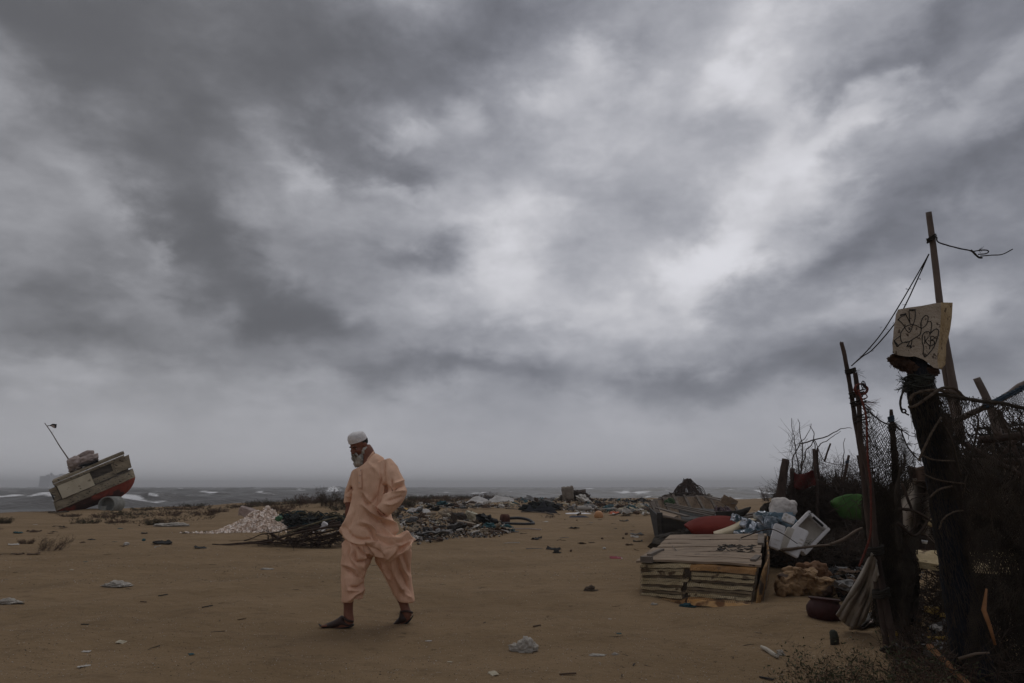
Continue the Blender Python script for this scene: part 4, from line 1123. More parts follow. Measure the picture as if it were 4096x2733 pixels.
# planks across
pw = [(0.0, .13), (.145, .30), (.31, .46), (.475, .60), (.61, .76), (.775, .90), (.915, 1.0)]
random.seed(8)
for k, (a, b) in enumerate(pw):
    mb = MB(); n = 18; sd_ = k * 3.1
    x0, x1 = (-.02 + random.uniform(-.02, .02) + (.0 if k < 4 else .0), .985 + random.uniform(-.02, .015))
    vs = []
    for i in range(n + 1):
        u = x0 + (x1 - x0) * i / n
        for w_, dz in ((a, .034), (b, .034), (b, .010), (a, .010)):
            p = sp(u, w_, 1.0) + Vector((0, 0, dz + .016 * mn.noise(Vector((u * 3, sd_, 0)))))
            if w_ == b and k == 6: p.y += .03 * mn.noise(Vector((u * 30, 2, 0)))
            vs.append(p + Vector((0, .006 * mn.noise(Vector((u * 9, sd_, w_ * 9))), 0)))
    fs = [(i * 4 + q_, i * 4 + (q_ + 1) % 4, (i + 1) * 4 + (q_ + 1) % 4, (i + 1) * 4 + q_) for i in range(n) for q_ in range(4)] + [(3, 2, 1, 0), (n * 4, n * 4 + 1, n * 4 + 2, n * 4 + 3)]
    mb.add(vs, fs); mb.build('plank', PLANK, stack)
def cleat(a, b, w, h_, lab=None):
    o = MB().beam(a, b, w, h_, jit=.004, seg=3).build('cleat', DRIFT, stack); return o
cleat(w5(200, 935, 7.9), w5(315, 938, 7.85), .06, .065); cleat(w5(280, 905, 8.1), w5(408, 850, 8.6), .045, .05)
cleat(w5(1285, 960, 7.65), w5(1335, 915, 7.95), .06, .055); cleat(w5(1358, 795, 8.7), w5(1362, 705, 9.6), .075, .05)
cr_ = MB(); random.seed(4)
for k in range(60): 
    p = w5(1030 + random.random() * 340, 850 + random.random() * 80, 8.35); p = sp(.60 + .32 * random.random(), .30 + .22 * random.random(), 1.0) + Vector((0, 0, .042))
    cr_.box(p, (random.uniform(.02, .09), random.uniform(.008, .02), .006), R=Euler((random.uniform(-.3, .3), random.uniform(-.3, .3), random.uniform(-.5, .5))).to_matrix())
tag(cr_.build('bark_debris', HULLD, stack), kind='stuff')
# mesh over the front and right side
wm = MB(); Aa, Bb = [], []
def lattice(fn, nu, nv):
    g = [[fn((i + (.5 if j % 2 else 0)) / nu, j / nv) for i in range(nu + 1)] for j in range(nv + 1)]
    for j in range(nv):
        for i in range(nu + 1):
            Aa.append(tuple(g[j][i])); Bb.append(tuple(g[j + 1][i]))
            i2 = i + (1 if j % 2 else -1)
            if 0 <= i2 <= nu: Aa.append(tuple(g[j][i])); Bb.append(tuple(g[j + 1][i2]))
lattice(lambda u, v: sp(min(u, 1) * .97 - .005, 0, v) + Vector((0, -.055 - .012 * math.sin(v * 20 + u * 13), 0)), 62, 18)
lattice(lambda u, v: sp(1.0, u * .9, v) + Vector((.075, -.02, 0)) - Vector((u * .1, 0, 0)), 40, 14)
wm.sticks(Aa, Bb, .0016); wm.build('wire_mesh', WIRE, stack)
for pts in ([(505, 820, 8.75), (560, 880, 8.4), (628, 930, 8.15), (590, 985, 7.85), (575, 1020, 7.75)], [(1185, 725, 9.5), (1130, 820, 8.8), (1050, 920, 8.2), (985, 985, 7.75), (962, 1100, 7.55)]):
    mb = MB().tube([w5(*p) + Vector((0, 0, .02)) for p in spl(pts, 5)], .0055, n=5); mb.build('rope', WIRE, stack)

# ================================================================== RED SHEET, CREAM SHEET, FOIL BAGS, FOAM BOXES, SACKS
REDP = mat('faded_red_plastic', (0.115, 0.017, 0.012), (0.16, 0.026, 0.018), scale=2, rough=0.85, spec=.08, bump=0.15, bscale=40)
CREAM = mat('cream_sheet', (0.42, 0.34, 0.22), (0.52, 0.44, 0.31), scale=4, rough=0.7, bump=0.3)
STYRO = mat('white_foam_box', (0.60, 0.58, 0.57), (0.72, 0.70, 0.69), scale=5, rough=0.7, bump=0.25, bscale=90, speck=(7, (0.36, 0.31, 0.26), .66))
STYRI = mat('stained_white_foam', (0.46, 0.42, 0.36), (0.60, 0.56, 0.50), scale=5, rough=0.7, bump=0.25, bscale=90, speck=(9, (0.22, 0.15, 0.09), .66))
WSACK = mat('pale_woven_sack', (0.46, 0.42, 0.39), (0.58, 0.54, 0.50), scale=3, rough=0.9, bump=0.6, bscale=60)
FOIL = mat('silver_foil', (0.40, 0.43, 0.47), (0.62, 0.65, 0.70), scale=6, rough=0.35, bump=0.4, metal=0.55, bscale=25)
BLUEN = mat('blue_grey_net', (0.10, 0.16, 0.20), (0.17, 0.23, 0.27), scale=8, rough=0.8, bump=0.8)
def leaf(top, bot, Yf, n=24, m=8, thick=.02, bow=.1):
    T, B_2 = spl(top, 6), spl(bot, 6)
    def at_(L_, u):
        k = u * (len(L_) - 1); i = min(int(k), len(L_) - 2); f = k - i
        return [L_[i][j] * (1 - f) + L_[i + 1][j] * f for j in (0, 1)]
    def f(u, v):
        a, b = at_(T, u), at_(B_2, u)
        return w5(a[0] * (1 - v) + b[0] * v, a[1] * (1 - v) + b[1] * v, Yf(u, v) - bow * math.sin(math.pi * v) * math.sin(math.pi * min(max(u, .03), .97)))
    return MB().grid(f, n, m, thick=thick)
tag(leaf([(622, 610), (690, 570), (800, 535), (1000, 525), (1130, 548), (1178, 572)], [(624, 616), (670, 660), (720, 696), (900, 700), (1050, 680), (1176, 578)], lambda u, v: 11.6 - .5 * v, bow=.18).build('plastic_sheet', REDP, None, True), 'curved dull red plastic sheet behind the plank stack', 'sheet')
tag(leaf([(905, 680), (1000, 650), (1100, 610), (1200, 558), (1320, 552)], [(905, 700), (1000, 700), (1080, 690), (1160, 630), (1318, 560)], lambda u, v: 10.9 - .2 * v, bow=.1).build('cloth_sheet', CREAM, None, True), 'cream leaf shaped sheet draped over the red sheet', 'sheet')
def foil_pack(cx, cy, Y, s, rot, lab, seed):
    r = thing('foil_pack', w5(cx, cy, Y) - Vector((0, 0, s[2] / 2)), lab, 'package', 'silver packages in net')
    R = Euler(rot).to_matrix(); c = w5(cx, cy, Y)
    MB().rbox(c, s, R=R, amp=.03, seed=seed, n=4).build('foil', FOIL, r)
    Aa_, Bb_ = [], []
    for sgn in (-1, 1):
        for k in range(13):
            t = -.5 + k / 12
            for a, b in (((t, -.5), (t, .5)), ((-.5, t), (.5, t))):
                for (q0, q1, sc) in (((a[0], sgn * .535, a[1]), (b[0], sgn * .535, b[1]), 0), ((a[0], a[1], .535), (b[0], b[1], .535), 0)):
                    Aa_.append(tuple(c + R @ Vector((q0[0] * s[0], q0[1] * s[1], q0[2] * s[2])))); Bb_.append(tuple(c + R @ Vector((q1[0] * s[0], q1[1] * s[1], q1[2] * s[2]))))
    MB().sticks(Aa_, Bb_, .0028).build('net', BLUEN, r)
foil_pack(1255, 605, 10.5, (.22, .16, .14), (.2, .35, .3), 'small silver package in net at the left of the silver heap', 1)
foil_pack(1375, 560, 10.8, (.16, .16, .22), (.1, -.3, .5), 'crumpled silver package in net, topmost of the silver heap', 2)
foil_pack(1455, 620, 10.5, (.17, .16, .28), (-.1, .15, -.3), 'tall silver package in net beside the narrow foam box', 3)
foil_pack(1240, 688, 10.2, (.34, .18, .10), (.1, -.12, .1), 'flat silver package in net just behind the plank stack', 4)
foil_pack(1335, 655, 10.3, (.22, .16, .16), (.2, .5, .2), 'silver package in net in the middle of the silver heap', 5)
foil_pack(1130, 545, 11.0, (.14, .12, .10), (.1, .4, .2), 'small silver package in net behind the red sheet', 6)
k_ = MB().blob(w5(1545, 565, 10.9), (.22, .15, .13), amp=.5, sub=4, freq=2.5, rid=.35, seed=3)
k_.blob(w5(1600, 600, 10.8), (.08, .1, .13), amp=.5, sub=3, freq=2.5, rid=.35, seed=5)
tag(k_.build('net_bundle', BLUEN, None, True), 'crumpled blue grey net bundle under the white sack', 'net')
k_ = MB().blob(w5(1570, 440, 11.0), (.19, .16, .15), amp=.22, sub=4, freq=1.4, seed=4, rid=.06)
k_.blob(w5(1515, 500, 10.95), (.12, .12, .14), amp=.3, sub=3, freq=1.8, seed=8); k_.blob(w5(1492, 372, 11.0), (.05, .06, .05), amp=.4, sub=3); k_.blob(w5(1650, 400, 11.0), (.09, .1, .06), amp=.3, sub=3)
k_ = remesh(k_, .012, 3, disp=lambda v, n: .012 * (0.5 - abs(mn.noise(v * 7))) + .004 * mn.noise(v * 25))
tag(k_.build('sack', WSACK, None, True), 'full pale woven sack standing above the foam boxes', 'sack')

def c7(cx, cy, Y): return P(2950 + cx / 3.136, 1850 + cy / 3.136, Y)
def box_frame(cx, cy, Y, W_, D_, Hh, R, wall_, lab, lid=False):
    """open foam box, opening towards local -Y"""
    c = c7(cx, cy, Y)
    r = thing('foam_box', Vector((c.x, c.y, c.z - Hh / 2)), lab, 'box')
    def lb(name, cc, s, m): return MB().rbox(c + R @ Vector(cc), s, R=R, b=.008).build(name, m, r)
    lb('box_base', (0, D_ / 2 - wall_ / 2, 0), (W_, wall_, Hh), STYRI)
    for s_ in (-1, 1):
        lb('box_side', (s_ * (W_ / 2 - wall_ / 2), -wall_ / 2 - .001, 0), (wall_, D_ - wall_, Hh), STYRO)
        lb('box_end', (0, -wall_ / 2 - .001, s_ * (Hh / 2 - wall_ / 2)), (W_ - wall_ * 2, D_ - wall_, wall_), STYRO)
    return r, c
Rb = Euler((0, 0, math.radians(-22))).to_matrix() @ Euler((math.radians(-14), math.radians(45), 0)).to_matrix()
rb_, cb_ = box_frame(860, 890, 9.9, .36, .24, .50, Rb, .045, 'big open white foam box lying on its side, rightmost of the foam boxes')
MB().rbox(cb_ + Rb @ Vector((0, -.135, .205)), (.17, .012, .035), R=Rb, b=.004).build('handle_slot', DARK, rb_)
for dx in (-.15, -.125, -.14):
    MB().blob(cb_ + Rb @ Vector((dx, -.125, .215 + .02 * (dx == -.14))), (.008, .006, .008), amp=0, sub=1).build('hole', DARK, rb_)
# leaning foam pieces
def solid_box(name, cx, cy, Y, s, R, lab, grooves=(), m=STYRO, cat='box'):
    c = c7(cx, cy, Y); r = thing(name, Vector((c.x, c.y, c.z - s[2] / 2)), lab, cat)
    MB().rbox(c, s, R=R, b=.012).build('box_body', m, r)
    for g in grooves: MB().rbox(c + R @ Vector((g[0], -s[1] / 2 - .001, g[1])), (g[2], .006, g[3]), R=R, b=.001).build('groove', STYRI, r)
    return r
R1 = Euler((math.radians(-12), math.radians(20), math.radians(-15))).to_matrix()
solid_box('foam_piece', 495, 935, 9.6, (.145, .10, .335), R1, 'narrow white foam box leaning between the silver heap and the other foam boxes', [(0, .10, .09, .006), (0, -.05, .09, .006), (0, -.11, .05, .006)])
R2 = Euler((math.radians(-20), math.radians(26), math.radians(-25))).to_matrix()
solid_box('foam_piece', 640, 980, 9.75, (.16, .09, .34), Euler((math.radians(-12), math.radians(28), math.radians(-15))).to_matrix(), 'stained foam slab squeezed behind a red tape between two foam boxes', [(0, .07, .15, .012)], m=STYRI, cat='slab')
solid_box('foam_slab', 745, 1000, 9.45, (.17, .05, .40), R2, 'broken white foam slab leaning inside the big open foam box', [(.04, .05, .05, .012), (.045, 0, .05, .012), (.05, -.05, .05, .012)], cat='slab')
solid_box('foam_box', 640, 710, 10.3, (.17, .12, .12), Euler((math.radians(-10), math.radians(25), math.radians(-20))).to_matrix(), 'small white foam box with square notches under the white sack', [(-.05, .03, .03, .03), (-.05, -.02, .03, .03), (0, .02, .03, .03)])
# ================================================================== FENCE OF POLES, NETS AND BRUSH ON THE RIGHT
KF = 4096 / 2350.0
def f(fx, fy, Y): return P(fx * KF, fy * KF, Y)
def gf(fx, fy): return G(fx * KF, fy * KF)
FM = lambda Y: KF / F_PX * Y * 1.0        # metres per full-view pixel at depth Y
BARK = mat('reddish_brown_bark', (0.036, 0.024, 0.019), (0.088, 0.060, 0.047), scale=5, rough=0.9, bump=0.8, bscale=30, stretch=(2, 2, .5))
TWIG = mat('dry_dark_twigs', (0.034, 0.023, 0.017), (0.08, 0.056, 0.041), scale=6, rough=0.95, bump=0)
TWIGL = mat('dry_light_twigs', (0.10, 0.072, 0.052), (0.17, 0.13, 0.10), scale=6, rough=0.95, bump=0)
NETB = mat('black_brown_net', (0.026, 0.020, 0.014), (0.070, 0.054, 0.040), scale=5, rough=0.95, bump=0)
NETN = mat('dark_navy_net', (0.008, 0.010, 0.016), (0.020, 0.021, 0.027), scale=4, rough=0.95, bump=1.0, bscale=60, stretch=(3, 3, .6), bdist=.03)
ROPEB = mat('old_brown_rope', (0.055, 0.040, 0.029), (0.12, 0.09, 0.066), scale=30, rough=0.95, bump=0.9, bscale=150)
ROPED = mat('dark_rope', (0.020, 0.017, 0.014), (0.045, 0.038, 0.030), scale=30, rough=0.95, bump=0.9, bscale=150)
ROPER = mat('faded_red_rope', (0.11, 0.030, 0.022), (0.18, 0.055, 0.04), scale=30, rough=0.95, bump=0.8, bscale=150)
ROPEBL = mat('dull_blue_rope', (0.03, 0.05, 0.075), (0.06, 0.09, 0.12), scale=30, rough=0.9, bump=0.8, bscale=150)
SIGNM = mat('worn_foam_board', (0.30, 0.245, 0.185), (0.47, 0.40, 0.32), scale=5, rough=0.9, bump=0.9, bscale=70, speck=(26, (0.10, 0.075, 0.055), .60), bdist=.012)
SIGNE = mat('yellowed_foam_edge', (0.34, 0.24, 0.12), (0.50, 0.38, 0.22), scale=7, rough=0.9, bump=1.0, bscale=70, speck=(22, (0.12, 0.08, 0.04), .60), bdist=.015)
CLOTHW = mat('greyed_white_cloth', (0.21, 0.185, 0.155), (0.32, 0.285, 0.245), scale=4, rough=0.95, bump=0.5, bscale=30, stretch=(3, 3, .8))

def rope(mb, pts, r, n=6, ns=5, tw=True):
    S_ = [Vector(p) for p in spl([tuple(p) for p in pts], ns)]
    mb.tube(S_, r * .8, n=n, amp=.25)
    if tw and len(S_) > 2:    # two laid strands
        L_ = sum((b - a).length for a, b in zip(S_, S_[1:])); m = min(int(L_ / (r * 1.2)), 160)
        if m < 4: return
        cum = [0]
        for a, b in zip(S_, S_[1:]): cum.append(cum[-1] + (b - a).length)
        for ph in (0, math.pi):
            out = []
            for k in range(m):
                d = cum[-1] * k / (m - 1); i = 0
                while i < len(cum) - 2 and cum[i + 1] < d: i += 1
                t = (d - cum[i]) / max(cum[i + 1] - cum[i], 1e-6); p = S_[i].lerp(S_[i + 1], min(t, 1)); dr = (S_[i + 1] - S_[i]).normalized()
                a = dr.cross(Vector((.2, 1, .1))).normalized(); b = dr.cross(a); th = k * .9 + ph
                out.append(p + (a * math.cos(th) + b * math.sin(th)) * r * .45)
            mb.tube(out, r * .55, n=4)
def fibres(mb, p, d, n, ln, sp, r=.0009):
    A, B = [], []
    for _ in range(n):
        v = (Vector(d).normalized() + Vector((random.uniform(-sp, sp), random.uniform(-sp, sp), random.uniform(-sp, sp)))).normalized() * ln * random.uniform(.4, 1)
        m = p + v * .5 + Vector((0, 0, random.uniform(-.1, .1) * ln)); A += [tuple(p), tuple(m)]; B += [tuple(m), tuple(p + v + Vector((0, 0, random.uniform(-.3, .2) * ln)))]
    mb.sticks(A, B, r)

def net(mb, top, bot, Yf, cu, cv, r, wob=.012, seed=0, v0=0.0, v1=1.0, holes=0.0, ragged=0.0, coord=f):
    """diamond mesh hung between two curves given in view pixels, at depth Yf(u, v)"""
    T, B_ = spl(top, 6), spl(bot, 6)
    def at_(L_, u):
        u = min(max(u, 0), 1); k = u * (len(L_) - 1); i = min(int(k), len(L_) - 2); t = k - i
        return [L_[i][j] * (1 - t) + L_[i + 1][j] * t for j in (0, 1)]
    g = {}
    for j in range(cv + 1):
        for i in range(cu + 1):
            u = (i + (.5 if j % 2 else 0)) / cu; v = v0 + (v1 - v0) * j / cv
            a, b = at_(T, u), at_(B_, u)
            p = coord(a[0] * (1 - v) + b[0] * v, a[1] * (1 - v) + b[1] * v, Yf(u, v))
            w = wob
            p += mn.noise_vector(p * 5 + Vector((seed, 0, 0))) * w * 4 + mn.noise_vector(p * 22 + Vector((0, seed, 0))) * w
            g[i, j] = p
    A, B = [], []
    for j in range(cv):
        for i in range(cu + 1):
            for i2 in (i, i + (1 if j % 2 else -1)):
                if (i2, j + 1) in g:
                    m = g[i, j]
                    if holes and mn.noise(m * 3.1 + Vector((seed + 3, 1, 2))) > holes: continue
                    if ragged and j > cv * (1 - ragged) + cv * ragged * (.5 + mn.noise(Vector((i * .35, seed, 0)))): continue
                    A.append(tuple(g[i, j])); B.append(tuple(g[i2, j + 1]))
    mb.sticks(A, B, r)
    return mb

# ---- pair of crooked poles at the front
YQ = gf(2045, 1482).y
def polepts(pts, Y0, Y1):
    ys = [p[1] for p in pts]; y0, y1 = max(ys), min(ys)
    return [f(x, y, Y0 + (Y1 - Y0) * (y0 - y) / (y0 - y1)) for x, y in pts]
def pole(name, pts, r0, r1, Y0, Y1, m, lab, amp=.18, cat='pole', n=10, grp=None, seed=0, extra=None):
    S_ = spl([tuple(p) for p in polepts(pts, Y0, Y1)], 5)
    L_ = len(S_); rad = [r0 + (r1 - r0) * i / (L_ - 1) for i in range(L_)]
    mb = MB().tube(S_, rad, n=n, amp=amp, seed=seed)
    if extra:
        for e in extra: mb.tube([f(*p) for p in e[0]], e[1], n=6, amp=.3)
    o = mb.build(name, m, None, True)
    return tag(o, lab, cat, grp)
pole('pole', [(2052, 1486), (2040, 1420), (2022, 1330), (2008, 1240), (2003, 1170), (1994, 1090), (1975, 1010), (1972, 940), (1965, 875), (1962, 856)], .025, .017, YQ, YQ + .1, BARK, 'crooked bark covered pole with a red rope tied round its upper end')
pole('pole', [(2035, 1484), (2022, 1400), (2005, 1300), (1990, 1180), (1978, 1060), (1962, 960), (1950, 880), (1938, 815), (1931, 786)], .023, .016, YQ + .05, YQ + .22, BARK, 'slim broken topped pole where two thin ropes are tied', seed=3,
     extra=[([(1931, 790, YQ + .22), (1929, 784, YQ + .22)], [.008, .004])])
random.seed(31)
rb = MB()
def wrap(mb, c, r, turns, h_, rr, tilt=.2, tw=False, squash=1.0):
    pts = []
    for k in range(int(turns * 10) + 1):
        a = 2 * math.pi * k / 10
        pts.append(c + Vector((math.cos(a) * r * random.uniform(.9, 1.15), math.sin(a) * r, h_ * (k / (turns * 10) - .5) + tilt * r * math.cos(a) + random.uniform(-.3, .3) * rr)))
    rope(mb, pts, rr, ns=2, tw=tw)
wrap(rb, f(1952, 852, YQ + .18), .036, 3, .035, .009); fibres(rb, f(1958, 853, YQ + .1), (1, 0, -.1), 14, .10, .5)
tag(rb.build('rope_lashing', ROPED, None, True), 'frayed dark rope tied high on the slim pole where two ropes start', 'rope'); rb = MB()
wrap(rb, f(1966, 905, YQ + .14), .052, 3, .05, .008); wrap(rb, f(1970, 925, YQ + .12), .055, 2, .05, .008); wrap(rb, f(1978, 960, YQ + .1), .055, 2, .08, .007)
tag(rb.build('rope_lashing', ROPED, None, True), 'dark rope wound round the upper crooked poles below the red knot', 'rope')
rb = MB(); wrap(rb, f(2022, 1362, YQ), .052, 4, .06, .012); tag(rb.build('rope_lashing', ROPED, None, True), 'lowest black lashing on the crooked poles near the sand', 'rope')
rb = MB(); wrap(rb, f(2008, 1265, YQ), .052, 4, .06, .012); fibres(rb, f(2000, 1262, YQ - .07), (-1, 0, -.2), 8, .06, .5)
tag(rb.build('rope_lashing', ROPED, None, True), 'black lashing round the crooked poles at the top of the draped cloth', 'rope')
rb = MB()
for k in range(9):
    a = random.uniform(0, 6.28); c = f(1971, 895, YQ + .05)
    rope(rb, [c + Vector((math.cos(a + j) * .05, -.03 + random.uniform(-.02, .02), math.sin(a + j) * .045)) for j in range(4)], .0075, ns=4, tw=False)
rope(rb, [f(1970, 895, YQ), f(1980, 925, YQ - .05), f(1988, 960, YQ - .06), f(1990, 1010, YQ - .07), f(1992, 1060, YQ - .08), f(1998, 1110, YQ - .08), f(1999, 1180, YQ - .08), f(1997, 1230, YQ - .08), f(1982, 1275, YQ - .06), f(1972, 1300, YQ - .05)], .0095)
rope(rb, [f(1974, 905, YQ), f(1984, 903, YQ - .04), f(1990, 912, YQ - .04), f(1978, 918, YQ - .03)], .006, tw=False)
fibres(rb, f(1980, 925, YQ - .04), (1, 0, -.3), 16, .16, .5, .0008)
tag(rb.build('red_rope', ROPER, None, True), 'faded red rope knotted at the pole tops and hanging down beside them', 'rope')
rb = MB(); rope(rb, [f(1983, 918, YQ), f(1995, 922, YQ - .03), f(2008, 925, YQ - .03)], .004, tw=False); fibres(rb, f(2008, 925, YQ - .03), (1, 0, 0), 5, .04, .6)
tag(rb.build('cord', ROPED), 'short frayed dark cord sticking out to the right of the red knot', 'cord')
wh = thing('spoked_wheel', f(1982, 885, YQ - .02) - Vector((0, 0, .03)), 'small dark spoked disc caught in the red rope on the pole tops', 'wheel')
cW = f(1982, 885, YQ - .02)
rim = [cW + Vector((.022 * math.cos(t), .01 * math.cos(t), .036 * math.sin(t))) for t in [2 * math.pi * k / 24 for k in range(25)]]
MB().tube(rim, .0035, n=5).build('rim', DARK, wh)
mb = MB()
for k in range(0, 24, 3): mb.tube([cW, rim[k]], .0028, n=4)
mb.build('spokes', DARK, wh)

# two thin ropes from the tall bamboo down to the slim pole
YS = 4.75
t0 = f(2132, 583, YS + .15)
for lab, mid in (('thin dark rope running straight down from the bamboo to the slim pole', [(2085, 665, .2), (2030, 755, .5), (1990, 805, .8)]), ('thin dark rope sagging lower from the bamboo to the slim pole', [(2106, 640, .15), (2078, 700, .25), (2052, 745, .45), (2005, 800, .7), (1980, 818, .85)])):
    mb = MB(); rope(mb, [t0] + [f(x, y, YS + .15 + (YQ - YS) * t) for x, y, t in mid] + [f(1954, 840, YQ + .18)], .0058, n=5, tw=False)
    for k in range(7): 
        m_ = mid[k % len(mid)]; fibres(mb, f(m_[0] + random.uniform(-12, 12), m_[1] + random.uniform(-2, 2) , YS + .15 + (YQ - YS) * m_[2]), (random.choice((-1, 1)), 0, .3), 2, .03, .5)
    tag(mb.build('rope', ROPED), lab, 'rope')

# ---- tall bamboo poles
o = pole('bamboo_pole', [(2205, 1000), (2190, 900), (2183, 860), (2176, 820), (2168, 775), (2157, 700), (2147, 610), (2139, 545), (2131, 487)], .030, .021, YS + .45, YS + .15, BAMBOO, 'tall grey bamboo pole rising behind the painted foam board', amp=.05, n=14)
pole('bamboo_pole', [(2205, 1010), (2178, 890), (2168, 830), (2160, 780), (2152, 720)], .030, .027, YS + .55, YS + .3, BAMBOO, 'thick grey bamboo pole whose top is hidden behind the foam board', amp=.05, n=14)
mb = MB(); c = f(2138, 548, YS + .17)
wrap(mb, c, .030, 3, .04, .007, tilt=.5); rope(mb, [c + Vector((.02, -.03, 0)), f(2152, 555, YS + .1), f(2170, 562, YS + .1), f(2200, 570, YS + .1), f(2228, 576, YS + .1), f(2240, 584, YS + .1)], .0065, tw=False)
rope(mb, [f(2228, 574, YS + .1), f(2245, 590, YS + .1), f(2254, 592, YS + .1)], .009, tw=False); rope(mb, [f(2230, 578, YS + .1), f(2255, 574, YS + .1), f(2268, 576, YS + .1), f(2264, 582, YS + .1), f(2245, 584, YS + .1)], .0055, tw=False)
rope(mb, [f(2250, 588, YS + .1), f(2275, 586, YS + .1), f(2300, 584, YS + .1), f(2324, 572, YS + .1)], .005, tw=False); fibres(mb, f(2245, 576, YS + .1), (1, 0, .35), 12, .07, .4); fibres(mb, f(2130, 550, YS + .1), (-1, 0, 0), 5, .03, .5)
tag(mb.build('rope', ROPED, None, True), 'dark rope tied near the bamboo top, its knotted tail blown right', 'rope')

# ---- foam board with the drawing
def sg(x, y, Y=4.45): return P(3500 + x * .2680, 1180 + y * .2680, Y)
sign = thing('foam_sign', sg(600, 940), 'worn foam board with a drawn bird and heart on top of the netted post', 'sign')
front = [(340, 215), (500, 193), (700, 160), (880, 128), (985, 112), (985, 300), (975, 480), (960, 620), (945, 760), (930, 900), (935, 1000), (950, 1100), (880, 1085), (820, 1040), (770, 1000), (720, 965), (650, 932), (590, 918), (520, 920), (450, 915), (380, 905), (300, 885), (258, 868), (262, 800), (258, 720), (272, 620), (275, 540), (290, 440), (300, 360), (308, 290)]
back = [(x + (26 if x > 900 else 6), y + 6) for x, y in front]
side = {4: (1160, 115), 5: (1148, 330), 6: (1125, 500), 7: (1100, 620), 8: (1062, 745), 9: (1062, 900), 10: (1050, 1040), 11: (990, 1115)}
random.seed(2)
fr = [sg(x + random.uniform(-4, 4), y + random.uniform(-4, 4), 4.40 + .035 * (x - 340) / 640) for x, y in front]
bk = []
for i, (x, y) in enumerate(front):
    if i in side: bk.append(sg(side[i][0], side[i][1], 4.56))
    else: bk.append(sg(x + 10, y + 3, 4.54))
n_ = len(fr)
bm_ = MB(); bm_.add(fr, [tuple(range(n_))]); bm_.build('board_face', SIGNM, sign)
be = MB(); be.add(fr + bk, [tuple(reversed(range(n_, 2 * n_)))] + [(i, (i + 1) % n_, n_ + (i + 1) % n_, n_ + i)[::-1] for i in range(n_)])
be.build('board_edge', SIGNE, sign)
INK = mat('black_paint_line', (0.008, 0.008, 0.008), (0.014, 0.014, 0.014), rough=0.7, bump=0)
def st(pts, r=.0034): 
    S_ = spl([(x, y) for x, y in pts], 5); 
    return [sg(x + 2.0 * mn.noise(Vector((x * .05, y * .05, 1))), y, 4.40 + .035 * (x - 340) / 640 - .002) for x, y in S_]
bird = [[(380, 620), (390, 560), (430, 500), (480, 460), (540, 445), (600, 450), (650, 475), (690, 500), (690, 530), (680, 580), (650, 610), (600, 640), (560, 665), (520, 690), (470, 705), (415, 712), (390, 680), (380, 620)],
        [(440, 470), (465, 520), (510, 560), (545, 510), (555, 470)], [(350, 370), (400, 420), (450, 478)], [(350, 365), (385, 330), (430, 310), (460, 290)], [(455, 280), (490, 350), (530, 430)],
        [(520, 425), (515, 340), (508, 240)], [(600, 210), (602, 320), (585, 400), (560, 465)], [(515, 235), (540, 230), (560, 238), (585, 228), (600, 232)], [(690, 500), (685, 430), (700, 370), (740, 315), (780, 308), (795, 345), (785, 400), (770, 440), (730, 480), (690, 500)],
        [(785, 400), (830, 395), (848, 440), (840, 500), (832, 560), (818, 600)], [(380, 612), (340, 640), (285, 685)], [(285, 690), (305, 730), (330, 770), (350, 765)], [(340, 770), (375, 735), (415, 715)],
        [(520, 690), (500, 730), (480, 765)], [(555, 665), (545, 730), (525, 800)], [(480, 745), (500, 780)], [(470, 770), (500, 755)], [(505, 765), (550, 775)], [(515, 745), (545, 790)], [(495, 500), (515, 490), (525, 510), (505, 520)]]
for k in range(10): bird.append([(380 + k * 9, 312 - k * 3), (384 + k * 9, 290 - k * 2 + 10 * (k % 2))])
for k in range(9): bird.append([(515 + k * 10, 232), (520 + k * 10, 212 + 12 * (k % 2))])
for k in range(8): bird.append([(282 + k * 8, 690 + k * 10), (298 + k * 8, 684 + k * 10 + 6 * (k % 2))])
mb = MB()
for s_ in bird: mb.tube(st(s_), .0026, n=5)
mb.blob(sg(760, 360, 4.42), .005, amp=0, sub=1)
mb.build('bird_drawing', INK, sign)
heart = [[(820, 600), (815, 560), (780, 545), (735, 565), (708, 620), (706, 700), (725, 770), (722, 860), (735, 920), (755, 925)], [(755, 925), (800, 880), (870, 790), (920, 680), (945, 590), (948, 530), (915, 508), (870, 530), (835, 570)]]
letters = [[(745, 610), (742, 730)], [(800, 625), (750, 690)], [(755, 690), (785, 730), (815, 760)], [(832, 620), (828, 720), (815, 810)], [(832, 615), (875, 620), (885, 650), (835, 675)], [(838, 678), (880, 690), (885, 730), (830, 765)], [(810, 690), (798, 680)]]
mb = MB()
for s_ in heart: mb.tube(st(s_), .0028, n=5)
mb.build('heart_drawing', INK, sign)
mb = MB()
for s_ in letters: mb.tube(st(s_), .0028, n=5)
mb.build('initials', INK, sign)

# ---- netted post
post = thing('netted_post', onground((f(2205, 1500, 4.35).x, 4.45)), 'thick post wrapped from top to bottom in old dark fishing net', 'post')
core = [(2104, 812, 22), (2106, 850, 23), (2110, 890, 28), (2120, 930, 33), (2128, 975, 30), (2138, 1020, 27), (2146, 1068, 25), (2154, 1110, 26), (2164, 1156, 29), (2174, 1210, 31), (2186, 1290, 30), (2204, 1370, 36), (2222, 1460, 40), (2236, 1560, 46), (2246, 1680, 50)]
S_ = spl(core, 4)
YPO = 4.5
mb = MB().tube([f(x, y, YPO) for x, y, r in S_], [r * FM(YPO) * .92 for x, y, r in S_], n=28, amp=.10)
mb.build('wrapped_net', NETN, post, True)
mb = MB().tube([f(2102, 792, YPO + .02), f(2106, 850, YPO + .02)], [.055, .058], n=12, amp=.1); mb.build('post_core', BARK, post, True)
random.seed(77)
A, B = [], []
